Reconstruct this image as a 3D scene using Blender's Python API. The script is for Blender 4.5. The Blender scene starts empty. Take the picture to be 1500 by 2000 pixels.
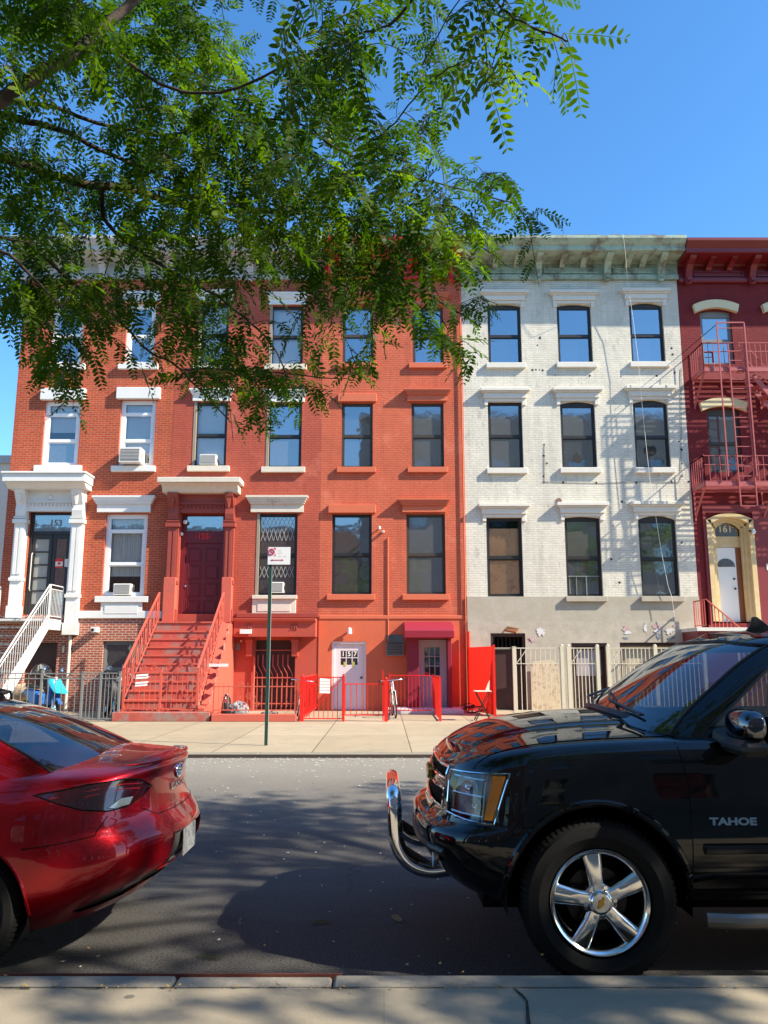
import bpy, bmesh, math, random
import numpy as np
from mathutils import Vector, Matrix
from mathutils.bvhtree import BVHTree
R = math.radians
random.seed(7)
rng = np.random.default_rng(11)
scene = bpy.context.scene
COL = scene.collection
# ------------------------------------------------------------------ camera
CAM_H = 1.63
PITCH = R(10.33)
FPX = 1580.0
cd = bpy.data.cameras.new('camera')
cam = bpy.data.objects.new('camera', cd)
COL.objects.link(cam)
cam.location = (0, 0, CAM_H)
cam.rotation_euler = (R(90) + PITCH, 0, 0)
cd.sensor_fit = 'VERTICAL'
cd.sensor_height = 24.0
cd.sensor_width = 18.0
cd.lens = 24.0 * FPX / 2000.0
cd.clip_start = 0.05
cd.clip_end = 3000
scene.camera = cam
# ------------------------------------------------------------------ sky, sun, exposure
SUNV = Vector((3.0, -1.0, 2.45)).normalized()      # from the place towards the sun
SUN_EL = math.asin(SUNV.z)
w = bpy.data.worlds.new('World'); scene.world = w
w.use_nodes = True
nt = w.node_tree
bg = nt.nodes['Background']
sky = nt.nodes.new('ShaderNodeTexSky')
sky.sky_type = 'NISHITA'
sky.sun_disc = False
sky.sun_elevation = SUN_EL
sky.sun_rotation = math.atan2(SUNV.x, SUNV.y)
sky.air_density = 1.0
sky.dust_density = 0.35
sky.ozone_density = 3.0
hs = nt.nodes.new('ShaderNodeHueSaturation'); hs.inputs['Saturation'].default_value = 1.2
nt.links.new(sky.outputs[0], hs.inputs['Color'])
tn = nt.nodes.new('ShaderNodeMix'); tn.data_type = 'RGBA'; tn.blend_type = 'MULTIPLY'; tn.inputs[0].default_value = 1
tn.inputs[7].default_value = (.80, .95, 1.0, 1)
nt.links.new(hs.outputs[0], tn.inputs[6]); nt.links.new(tn.outputs[2], bg.inputs[0])
bg.inputs[1].default_value = 0.142
sd = bpy.data.lights.new('sun', 'SUN')
sd.energy = 4.8
sd.angle = R(0.53)
sd.color = (1.0, 0.90, 0.72)
sun = bpy.data.objects.new('sun', sd)
COL.objects.link(sun)
sun.location = (20, -10, 30)
sun.rotation_euler = SUNV.to_track_quat('Z', 'Y').to_euler()
scene.view_settings.view_transform = 'Standard'
scene.view_settings.look = 'None'
scene.view_settings.gamma = 1.0
scene.view_settings.use_curve_mapping = False
scene.view_settings.exposure = 1.1
scene.cycles.max_bounces = 8
scene.cycles.transparent_max_bounces = 12
scene.cycles.caustics_reflective = False
scene.cycles.caustics_refractive = False

CP, SP = math.cos(PITCH), math.sin(PITCH)
def at(u, v, Y):
    """point of the photograph (1500x2000) on the upright plane at distance Y"""
    px = (u - 750.0) / FPX; py = (1000.0 - v) / FPX
    t = Y / (CP - py * SP)
    return Vector((px * t, Y, CAM_H + (SP + py * CP) * t))
def gnd(u, v, z=0.0):
    px = (u - 750.0) / FPX; py = (1000.0 - v) / FPX
    dz = SP + py * CP; t = (z - CAM_H) / dz
    return Vector((px * t, (CP - py * SP) * t, z))
# ------------------------------------------------------------------ object helpers
WM = {}
def tag(o, label=None, cat=None, group=None, kind=None):
    if label: o['label'] = label
    if cat: o['category'] = cat
    if group: o['group'] = group
    if kind: o['kind'] = kind
    return o
def thing(name, label, cat, loc=(0, 0, 0), group=None):
    o = bpy.data.objects.new(name, None)
    COL.objects.link(o)
    o.empty_display_size = 0.2
    o.location = loc
    WM[o.name] = Matrix.Translation(Vector(loc))
    return tag(o, label, cat, group)
def adopt(o, parent):
    o.parent = parent
    o.matrix_parent_inverse = WM[parent.name].inverted()
class MB:
    def __init__(s): s.v = []; s.f = []
    def add(s, vs, fs):
        n = len(s.v); s.v += [tuple(p) for p in vs]; s.f += [tuple(i + n for i in f) for f in fs]; return s
    def box(s, x0, x1, y0, y1, z0, z1):
        if x0 > x1: x0, x1 = x1, x0
        if y0 > y1: y0, y1 = y1, y0
        if z0 > z1: z0, z1 = z1, z0
        return s.add([(x0,y0,z0),(x1,y0,z0),(x1,y1,z0),(x0,y1,z0),(x0,y0,z1),(x1,y0,z1),(x1,y1,z1),(x0,y1,z1)],
                     [(0,3,2,1),(4,5,6,7),(0,1,5,4),(1,2,6,5),(2,3,7,6),(3,0,4,7)])
    def bar(s, a, b, w, h=None, up=(0, 0, 1)):
        """rectangular bar from a to b"""
        h = h or w
        a = Vector(a); b = Vector(b); d = (b - a).normalized()
        u = Vector(up)
        if abs(d.dot(u)) > 0.95: u = Vector((0, 1, 0)) if abs(d.y) < .9 else Vector((1, 0, 0))
        sx = d.cross(u).normalized() * (w / 2); sz = sx.cross(d).normalized() * (h / 2)
        vs = [a - sx - sz, a + sx - sz, a + sx + sz, a - sx + sz, b - sx - sz, b + sx - sz, b + sx + sz, b - sx + sz]
        return s.add(vs, [(0,1,2,3),(7,6,5,4),(0,4,5,1),(1,5,6,2),(2,6,7,3),(3,7,4,0)])
    def tube(s, pts, r, n=8, closed=False, cap=True):
        pts = [Vector(p) for p in pts]; m = len(pts)
        rr = r if isinstance(r, (list, tuple)) else [r] * m
        base = len(s.v); prev = None
        for i, p in enumerate(pts):
            if closed: d = pts[(i + 1) % m] - pts[i - 1]
            else: d = pts[min(i + 1, m - 1)] - pts[max(i - 1, 0)]
            d = d.normalized() if d.length > 1e-9 else Vector((0, 0, 1))
            if prev is None:
                u = Vector((0, 0, 1)) if abs(d.z) < .9 else Vector((1, 0, 0))
                a = d.cross(u).normalized()
            else:
                a = (prev - d * prev.dot(d))
                a = a.normalized() if a.length > 1e-6 else d.orthogonal().normalized()
            prev = a; b = d.cross(a)
            for k in range(n):
                t = 2 * math.pi * k / n
                s.v.append(tuple(p + (a * math.cos(t) + b * math.sin(t)) * rr[i]))
        rings = m if closed else m - 1
        for i in range(rings):
            for k in range(n):
                A = base + i * n; B = base + ((i + 1) % m) * n; k2 = (k + 1) % n
                s.f.append((A + k, A + k2, B + k2, B + k))
        if cap and not closed:
            s.f.append(tuple(base + k for k in range(n))[::-1]); s.f.append(tuple(base + (m - 1) * n + k for k in range(n)))
        return s
    def cyl(s, a, b, r, n=16, r2=None):
        return s.tube([a, b], [r, r if r2 is None else r2], n)
    def lathe(s, prof, origin, axis='Y', n=32, close=False):
        """prof: list of (radius, height along axis)"""
        base = len(s.v); o = Vector(origin); m = len(prof)
        for r, h in prof:
            for k in range(n):
                t = 2 * math.pi * k / n; c, q = r * math.cos(t), r * math.sin(t)
                if axis == 'Y': p = Vector((c, h, q))
                elif axis == 'Z': p = Vector((c, q, h))
                else: p = Vector((h, c, q))
                s.v.append(tuple(o + p))
        for i in range(m if close else m - 1):
            for k in range(n):
                A = base + i * n; B = base + ((i + 1) % m) * n; k2 = (k + 1) % n
                s.f.append((A + k, B + k, B + k2, A + k2))
        return s
    def prism(s, poly, dvec):
        """poly: planar list of points, extruded by dvec"""
        n = len(poly); d = Vector(dvec); p = [Vector(q) for q in poly]
        vs = p + [q + d for q in p]
        fs = [tuple(range(n))[::-1], tuple(range(n, 2 * n))] + [(i, (i + 1) % n, n + (i + 1) % n, n + i) for i in range(n)]
        return s.add(vs, fs)
    def molding(s, x0, x1, prof, Y):
        """prof: (out, z) points from wall out and back; swept from x0 to x1 with mitred ends that return to the wall"""
        n = len(prof)
        vs = [(x0 - 0 * o, Y - o, z) for o, z in prof] + [(x1, Y - o, z) for o, z in prof]
        fs = [tuple(range(n)), tuple(range(n, 2 * n))[::-1]] + [(i, n + i, n + (i + 1) % n, (i + 1) % n) for i in range(n)]
        return s.add(vs, fs)
    def build(s, name, mat, parent=None, smooth=False, sharp=35, label=None, recalc=True, mats=None, mi=None, bevel=0):
        me = bpy.data.meshes.new(name)
        vs = np.array(s.v, dtype=float).reshape(-1, 3)
        lo = vs.min(0); hi = vs.max(0)
        loc = np.array([(lo[0] + hi[0]) / 2, (lo[1] + hi[1]) / 2, lo[2]])
        me.from_pydata((vs - loc).tolist(), [], s.f)
        if mats:
            for q in mats: me.materials.append(q)
            me.polygons.foreach_set('material_index', mi)
        else: me.materials.append(mat)
        if recalc:
            bm = bmesh.new(); bm.from_mesh(me); bmesh.ops.recalc_face_normals(bm, faces=bm.faces)
            if bevel:
                es = [e for e in bm.edges if len(e.link_faces) == 2 and e.calc_face_angle(0) > 0.5]
                bmesh.ops.bevel(bm, geom=es, offset=bevel, segments=1, affect='EDGES', clamp_overlap=True)
            bm.to_mesh(me); bm.free()
        if smooth:
            me.polygons.foreach_set('use_smooth', [True] * len(me.polygons))
            me.set_sharp_from_angle(angle=R(sharp))
        me.update()
        o = bpy.data.objects.new(name, me)
        COL.objects.link(o)
        o.location = loc
        WM[o.name] = Matrix.Translation(Vector(loc))
        if parent: adopt(o, parent)
        if label: o['label'] = label
        return o
def children(o): return [c for c in bpy.data.objects if c.parent == o]
def copy_tree(o, dloc=(0, 0, 0), rotz=None, label=None, parent=None):
    c = o.copy(); COL.objects.link(c)
    if parent: c.parent = parent
    else:
        c.location = Vector(o.location) + Vector(dloc)
        if rotz is not None: c.rotation_euler = (0, 0, rotz)
        if label: c['label'] = label
    for ch in children(o): copy_tree(ch, parent=c)
    return c
_fontcache = {}
def text_geo(txt, size, depth=0.004, bold=0.0):
    """text as (verts, faces): x right, y up, z thickness, centred"""
    key = (txt, size, depth, bold)
    if key in _fontcache: return _fontcache[key]
    c = bpy.data.curves.new('t', 'FONT'); c.body = txt; c.size = size; c.extrude = depth / 2; c.offset = bold
    c.align_x = 'CENTER'; c.align_y = 'CENTER'; c.resolution_u = 3
    o = bpy.data.objects.new('t', c); COL.objects.link(o)
    dg = bpy.context.evaluated_depsgraph_get(); dg.update()
    me = bpy.data.meshes.new_from_object(o.evaluated_get(dg))
    vs = [tuple(v.co) for v in me.vertices]; fs = [tuple(p.vertices) for p in me.polygons]
    bpy.data.objects.remove(o); bpy.data.curves.remove(c); bpy.data.meshes.remove(me)
    _fontcache[key] = (vs, fs); return vs, fs
def text_on_wall(mb, txt, size, x, y, z, depth=0.01, bold=0.0, sx=1.0):
    """lettering on a plane facing -Y"""
    vs, fs = text_geo(txt, size, depth, bold)
    mb.add([(x + p[0] * sx, y - p[2] - depth / 2, z + p[1]) for p in vs], fs)
    return mb
# ------------------------------------------------------------------ materials
def newmat(name):
    m = bpy.data.materials.new(name); m.use_nodes = True
    return m, m.node_tree, m.node_tree.nodes, m.node_tree.links, m.node_tree.nodes['Principled BSDF']
def mixc(nt, fac, a, b, blend='MIX'):
    n = nt.nodes.new('ShaderNodeMix'); n.data_type = 'RGBA'; n.blend_type = blend
    for i, x in ((0, fac), (6, a), (7, b)):
        if hasattr(x, 'is_linked'): nt.links.new(x, n.inputs[i])
        elif i == 0: n.inputs[0].default_value = x
        else: n.inputs[i].default_value = (*x[:3], 1)
    return n.outputs[2]
def noise(nt, vec, scale, detail=4, rough=.6, dist=0):
    n = nt.nodes.new('ShaderNodeTexNoise'); n.inputs['Scale'].default_value = scale
    n.inputs['Detail'].default_value = detail; n.inputs['Roughness'].default_value = rough; n.inputs['Distortion'].default_value = dist
    if vec is not None: nt.links.new(vec, n.inputs['Vector'])
    return n.outputs[0]
def ramp(nt, fac, stops):
    n = nt.nodes.new('ShaderNodeValToRGB')
    el = n.color_ramp.elements
    while len(el) < len(stops): el.new(.5)
    for e, (p, c) in zip(el, stops):
        e.position = p; e.color = (c, c, c, 1) if not isinstance(c, tuple) else (*c, 1)
    nt.links.new(fac, n.inputs[0]); return n.outputs[0]
def mapping(nt, vec, scale=(1, 1, 1), loc=(0, 0, 0), rot=(0, 0, 0)):
    n = nt.nodes.new('ShaderNodeMapping'); n.inputs['Scale'].default_value = scale
    n.inputs['Location'].default_value = loc; n.inputs['Rotation'].default_value = rot
    nt.links.new(vec, n.inputs['Vector']); return n.outputs[0]
def math2(nt, op, a, b):
    n = nt.nodes.new('ShaderNodeMath'); n.operation = op
    for i, x in enumerate((a, b)):
        if hasattr(x, 'is_linked'): nt.links.new(x, n.inputs[i])
        else: n.inputs[i].default_value = x
    return n.outputs[0]
def bumpn(nt, h, strength, dist=0.01):
    n = nt.nodes.new('ShaderNodeBump'); n.inputs['Strength'].default_value = strength; n.inputs['Distance'].default_value = dist
    nt.links.new(h, n.inputs['Height']); return n.outputs[0]
def objc(nt):
    return nt.nodes.new('ShaderNodeTexCoord').outputs['Object']
def geopos(nt):
    return nt.nodes.new('ShaderNodeNewGeometry').outputs['Position']
def mat(name, col, rough=.6, metal=0., var=.12, vscale=4., bump=0., bscale=40., coat=0., spec=.5, second=None, sscale=3., sfac=(.5, .62)):
    m, nt, N, L, P = newmat(name)
    P.inputs['Roughness'].default_value = rough; P.inputs['Metallic'].default_value = metal
    P.inputs['Specular IOR Level'].default_value = spec
    if coat: P.inputs['Coat Weight'].default_value = coat; P.inputs['Coat Roughness'].default_value = .03
    g = geopos(nt)
    a = tuple(max(0, c * (1 - var)) for c in col); b = tuple(min(1, c * (1 + var)) for c in col)
    c = mixc(nt, noise(nt, g, vscale, 5), a, b)
    if second is not None:
        f = ramp(nt, noise(nt, g, sscale, 8, .7), [(sfac[0], 0.), (sfac[1], 1.)])
        c = mixc(nt, f, c, second)
    L.new(c, P.inputs['Base Color'])
    if bump: L.new(bumpn(nt, noise(nt, g, bscale, 5), bump), P.inputs['Normal'])
    return m
def brick(name, c1, c2, mortar, msize=.012, bump=.6, paint=0., stain=None, stfac=(.55, .75), sscale=1.2, rough=.8, spec=.3, soot=None, bw=.205, rh=.071):
    m, nt, N, L, P = newmat(name)
    g = geopos(nt)
    sp = N.new('ShaderNodeSeparateXYZ'); L.new(g, sp.inputs[0])
    cb = N.new('ShaderNodeCombineXYZ')
    L.new(math2(nt, 'ADD', sp.outputs[0], sp.outputs[1]), cb.inputs[0]); L.new(sp.outputs[2], cb.inputs[1])
    warp = N.new('ShaderNodeVectorMath'); warp.operation = 'ADD'
    nz = N.new('ShaderNodeTexNoise'); nz.inputs['Scale'].default_value = 1.3; L.new(g, nz.inputs['Vector'])
    sc = N.new('ShaderNodeVectorMath'); sc.operation = 'SCALE'; sc.inputs[3].default_value = .022
    L.new(nz.outputs[1], sc.inputs[0]); L.new(cb.outputs[0], warp.inputs[0]); L.new(sc.outputs[0], warp.inputs[1])
    t = N.new('ShaderNodeTexBrick'); L.new(warp.outputs[0], t.inputs['Vector'])
    t.inputs['Color1'].default_value = (*c1, 1); t.inputs['Color2'].default_value = (*c2, 1); t.inputs['Mortar'].default_value = (*mortar, 1)
    t.inputs['Scale'].default_value = 1.; t.inputs['Mortar Size'].default_value = msize; t.inputs['Mortar Smooth'].default_value = .3
    t.inputs['Brick Width'].default_value = bw; t.inputs['Row Height'].default_value = rh
    c = t.outputs[0]
    big = noise(nt, g, .7, 6, .65)
    c = mixc(nt, .7, c, mixc(nt, big, (.60, .60, .62), (1.35, 1.34, 1.32)), 'MULTIPLY')
    fine = noise(nt, g, 9, 6, .7)
    c = mixc(nt, .35, c, mixc(nt, fine, (.6, .6, .6), (1.35, 1.35, 1.35)), 'MULTIPLY')
    streak = noise(nt, mapping(nt, g, (3.2, 3.2, .35)), 1.4, 6, .7)
    c = mixc(nt, ramp(nt, streak, [(.48, 0.), (.78, .5)]), c, tuple(x * .55 for x in c1))
    if stain:
        c = mixc(nt, ramp(nt, noise(nt, g, sscale, 10, .75), [(stfac[0], 0.), (stfac[1], 1.)]), c, stain)
    if soot:
        c = mixc(nt, ramp(nt, noise(nt, mapping(nt, g, (1, 1, .4)), 3.1, 12, .8), [(.56, 0.), (.72, .8)]), c, soot)
    L.new(c, P.inputs['Base Color'])
    P.inputs['Roughness'].default_value = rough; P.inputs['Specular IOR Level'].default_value = spec
    h = math2(nt, 'SUBTRACT', math2(nt, 'MULTIPLY', fine, .5), math2(nt, 'MULTIPLY', t.outputs['Fac'], 1.0))
    h = math2(nt, 'ADD', h, math2(nt, 'MULTIPLY', noise(nt, g, 2.6, 4), .9))
    L.new(bumpn(nt, h, bump, .012), P.inputs['Normal'])
    return m
def glassmat(name, refl=.32, tint=(.02, .025, .03), see=.5, rough=.01, wav=.02, bl=.35):
    """old window glass: mirror share + view inside"""
    m, nt, N, L, P = newmat(name)
    N.remove(P)
    out = [n for n in N if n.type == 'OUTPUT_MATERIAL'][0]
    gl = N.new('ShaderNodeBsdfGlossy'); gl.inputs['Roughness'].default_value = rough
    gl.inputs['Color'].default_value = (.9, .93, .95, 1)
    df = N.new('ShaderNodeBsdfDiffuse'); df.inputs['Color'].default_value = (*tint, 1)
    tr = N.new('ShaderNodeBsdfTransparent'); tr.inputs['Color'].default_value = (.96, .98, .98, 1)
    m1 = N.new('ShaderNodeMixShader'); m1.inputs[0].default_value = see
    L.new(df.outputs[0], m1.inputs[1]); L.new(tr.outputs[0], m1.inputs[2])
    lw = N.new('ShaderNodeLayerWeight'); lw.inputs['Blend'].default_value = bl
    fac = math2(nt, 'ADD', math2(nt, 'MULTIPLY', lw.outputs['Fresnel'], .8), refl)
    m2 = N.new('ShaderNodeMixShader'); L.new(fac, m2.inputs[0])
    L.new(m1.outputs[0], m2.inputs[1]); L.new(gl.outputs[0], m2.inputs[2]); L.new(m2.outputs[0], out.inputs[0])
    if wav:
        b = bumpn(nt, noise(nt, geopos(nt), 2.2, 2), wav, .1); L.new(b, gl.inputs['Normal'])
    return m
M = {}
M['brick153'] = brick('orange_brick', (.49, .082, .034), (.38, .06, .026), (.45, .21, .125), .009, .5)
M['brick153b'] = brick('old_basement_brick', (.42, .105, .06), (.31, .075, .045), (.60, .42, .33), .013, .7)
M['brick155'] = brick('red_painted_brick', (.47, .098, .062), (.43, .09, .056), (.36, .07, .045), .009, .8, stain=(.54, .15, .10), stfac=(.54, .72), sscale=.8)
M['brick157'] = brick('orange_painted_brick', (.62, .145, .078), (.59, .135, .072), (.50, .108, .058), .009, .9, stain=(.68, .22, .13), stfac=(.55, .75), sscale=.7, soot=(.36, .08, .05))
M['brick159'] = brick('white_painted_brick', (.74, .70, .60), (.69, .65, .555), (.655, .615, .52), .009, .9, stain=(.52, .34, .26), stfac=(.66, .74), sscale=1.5, soot=(.25, .23, .2))
M['brick161'] = brick('maroon_painted_brick', (.215, .021, .026), (.19, .019, .023), (.15, .014, .018), .009, .7)
M['stucco155'] = mat('red_stucco', (.46, .075, .045), .7, var=.15, vscale=2, bump=.25, bscale=14, second=(.36, .06, .04), sscale=2, sfac=(.5, .7))
M['stucco157'] = mat('orange_stucco', (.60, .125, .055), .75, var=.12, vscale=2.2, bump=.3, bscale=12, second=(.55, .12, .045), sscale=2.5, sfac=(.5, .75))
M['stucco159'] = mat('grey_stucco', (.40, .355, .28), .85, var=.14, vscale=1.6, bump=.4, bscale=9, second=(.46, .43, .365), sscale=1.4, sfac=(.45, .72))
M['stucco159b'] = mat('patched_stucco', (.42, .375, .30), .85, var=.2, vscale=3, bump=.8, bscale=5, second=(.52, .465, .38), sscale=1.7, sfac=(.42, .7))
M['trim_white'] = mat('white_trim_paint', (.74, .73, .70), .5, var=.07, vscale=3, bump=.08, second=(.5, .45, .38), sscale=4, sfac=(.66, .8))
M['trim_aged'] = mat('aged_cream_stone', (.66, .60, .50), .7, var=.12, vscale=6, bump=.3, bscale=30, second=(.42, .24, .12), sscale=3.2, sfac=(.58, .75))
M['trim_159'] = mat('chipped_white_stone', (.68, .65, .585), .75, var=.1, vscale=5, bump=.35, bscale=24, second=(.42, .36, .3), sscale=5, sfac=(.64, .74))
M['trim_155'] = mat('red_painted_stone', (.30, .052, .035), .6, var=.15, vscale=5, bump=.2, bscale=30)
M['stone_155'] = mat('salmon_painted_stone', (.56, .11, .07), .65, var=.12, vscale=3, bump=.2, bscale=20, second=(.34, .12, .09), sscale=4, sfac=(.56, .7))
M['step_155'] = mat('worn_red_steps', (.46, .085, .06), .7, var=.25, vscale=5, bump=.3, bscale=20, second=(.30, .20, .17), sscale=3.5, sfac=(.46, .6))
M['trim_157'] = mat('orange_painted_stone', (.60, .14, .065), .65, var=.1, vscale=4, bump=.2)
M['trim_161'] = mat('cream_yellow_stone', (.68, .58, .36), .65, var=.1, vscale=5, bump=.2)
M['ochre'] = mat('ochre_paint', (.62, .46, .23), .5, var=.15, vscale=4, second=(.66, .52, .33), sscale=2)
M['mint'] = mat('mint_green_metal', (.34, .44, .35), .6, var=.18, vscale=5, bump=.35, second=(.17, .155, .115), sscale=2.2, sfac=(.47, .62))
M['greycornice'] = mat('grey_cornice_paint', (.44, .45, .46), .6, var=.1, vscale=4)
M['redcornice'] = mat('bright_red_cornice', (.52, .012, .018), .5, var=.12, vscale=4)
M['maroon'] = mat('maroon_gloss_paint', (.17, .012, .016), .38, var=.12, vscale=4, bump=.05)
M['fe_red'] = mat('fire_escape_red', (.40, .085, .085), .5, var=.2, vscale=7)
M['door_maroon'] = mat('maroon_door', (.15, .012, .018), .45, var=.12, vscale=3)
M['black_frame'] = mat('dark_bronze_frame', (.022, .02, .02), .45, var=.2)
M['brown_frame'] = mat('brown_metal_frame', (.055, .042, .032), .5, var=.2)
M['tan_frame'] = mat('tan_jamb', (.30, .24, .18), .6, var=.2)
M['door_pane_pale'] = mat('pale_grey_door_glass', (.30, .30, .27), .25, var=.15, vscale=2)
M['white_frame'] = mat('white_vinyl_frame', (.80, .80, .80), .4, var=.03)
M['glass_blind'] = glassmat('glass_over_blinds', .16, see=.97, bl=.2)
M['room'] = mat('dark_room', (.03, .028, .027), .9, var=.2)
M['blind'] = mat('pale_blind', (.86, .87, .88), .7, var=.04)
M['curtain'] = mat('grey_curtain', (.80, .80, .77), .8, var=.1)
M['board'] = mat('plywood_board', (.62, .33, .17), .8, var=.25, vscale=3, second=(.45, .22, .11), sscale=6)
M['glass_sky'] = glassmat('window_glass', .38, tint=(.05, .05, .055), see=.6)
M['glass_dark'] = glassmat('dusty_window_glass', .30, tint=(.10, .10, .10), see=.5, rough=.03)
M['glass_dust'] = glassmat('dirty_window_glass', .28, tint=(.15, .15, .145), see=.35, rough=.06)
M['ac'] = mat('air_conditioner_casing', (.68, .67, .63), .5, var=.05)
M['ac_dark'] = mat('air_conditioner_grille', (.13, .13, .13), .6, var=.3, vscale=40)
M['metal_white'] = mat('white_painted_steel', (.66, .65, .63), .45, var=.08)
M['metal_pink'] = mat('faded_red_steel', (.56, .105, .07), .5, var=.15)
M['metal_red'] = mat('bright_red_steel', (.72, .018, .012), .4, var=.15, vscale=8, second=(.38, .03, .02), sscale=9, sfac=(.6, .7))
M['metal_grey'] = mat('grey_painted_steel', (.20, .205, .20), .45, var=.1)
M['metal_cream'] = mat('cream_painted_steel', (.60, .555, .43), .55, var=.12, vscale=8, second=(.42, .32, .2), sscale=8, sfac=(.6, .7))
M['metal_dark'] = mat('dark_steel', (.03, .03, .03), .45, .5, var=.2)
M['sign_green'] = mat('dark_green_post', (.018, .055, .045), .5, var=.2)
M['chrome'] = mat('chrome', (.85, .85, .86), .05, 1., var=.01)
M['alu'] = mat('polished_aluminium', (.80, .79, .77), .13, 1., var=.06, vscale=20)
M['rubber'] = mat('tyre_rubber', (.011, .011, .011), .8, var=.2, vscale=30, spec=.2)
M['blackplastic'] = mat('black_plastic', (.012, .012, .013), .45, var=.1)
M['white_door'] = mat('white_door_paint', (.70, .64, .66), .5, var=.05)
M['white_door2'] = mat('pale_grey_door_paint', (.62, .61, .66), .5, var=.05)
M['brown_door'] = mat('dark_brown_door', (.05, .022, .02), .5, var=.3, second=(.12, .07, .05), sscale=12, sfac=(.66, .72))
M['awning'] = mat('maroon_awning', (.30, .012, .035), .6, var=.1, vscale=3)
M['enclosure'] = mat('maroon_enclosure', (.20, .01, .03), .55, var=.12)
M['lettering_white'] = mat('white_lettering', (.8, .8, .78), .5, var=.02)
M['paper'] = mat('printed_paper', (.68, .66, .6), .8, var=.1)
M['lamp'] = mat('white_lamp_shade', (.85, .85, .82), .4, var=.02)
M['concrete_steps'] = mat('pale_concrete', (.48, .45, .39), .85, var=.12, vscale=4, bump=.2)
# ground materials
def concrete(name, col, flag=(1.5, 1.5), off=(0, 0), joint=.012, dark=.5, stains=(.30, .27, .22)):
    m, nt, N, L, P = newmat(name)
    g = geopos(nt)
    c = mixc(nt, noise(nt, g, .8, 8, .7), tuple(x * .74 for x in col), tuple(x * 1.16 for x in col))
    c = mixc(nt, .5, c, mixc(nt, noise(nt, g, 90, 3), (.72, .72, .72), (1.25, 1.25, 1.25)), 'MULTIPLY')
    c = mixc(nt, ramp(nt, noise(nt, g, 2.3, 10, .75), [(.50, 0.), (.70, .75)]), c, stains)
    # dark spots (old gum)
    v = N.new('ShaderNodeTexVoronoi'); v.inputs['Scale'].default_value = 2.3; v.inputs['Randomness'].default_value = 1; L.new(g, v.inputs['Vector'])
    c = mixc(nt, ramp(nt, v.outputs['Distance'], [(.045, .75), (.06, 0.)]), c, (.09, .085, .08))
    t = N.new('ShaderNodeTexBrick'); t.offset = 0
    L.new(mapping(nt, g, (1, 1, 1), (off[0], off[1], 0)), t.inputs['Vector']); t.inputs['Scale'].default_value = 1
    t.inputs['Brick Width'].default_value = flag[0]; t.inputs['Row Height'].default_value = flag[1]; t.inputs['Mortar Size'].default_value = joint; t.inputs['Mortar Smooth'].default_value = .6
    t.inputs['Color1'].default_value = (1, 1, 1, 1); t.inputs['Color2'].default_value = (.84, .82, .78, 1); t.inputs['Mortar'].default_value = (.3, .28, .25, 1)
    c = mixc(nt, 1., c, t.outputs[0], 'MULTIPLY')
    L.new(c, P.inputs['Base Color']); P.inputs['Roughness'].default_value = .85; P.inputs['Specular IOR Level'].default_value = .3
    h = math2(nt, 'SUBTRACT', noise(nt, g, 60, 6, .7), math2(nt, 'MULTIPLY', t.outputs['Fac'], 3.))
    L.new(bumpn(nt, h, .5, .004), P.inputs['Normal'])
    return m
M['walk_far'] = concrete('far_sidewalk_concrete', (.45, .375, .265), (1.62, 2.9), (-.45, .9))
M['walk_near'] = concrete('near_sidewalk_concrete', (.34, .295, .225), (30, 30), (0, 12), .001)
M['curb'] = mat('kerb_concrete', (.25, .225, .185), .85, var=.22, vscale=7, bump=.5, bscale=30, second=(.16, .145, .12), sscale=5, sfac=(.55, .7))
M['rust'] = mat('rusty_steel_edge', (.15, .045, .03), .7, .2, var=.35, vscale=10, bump=.3)
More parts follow.
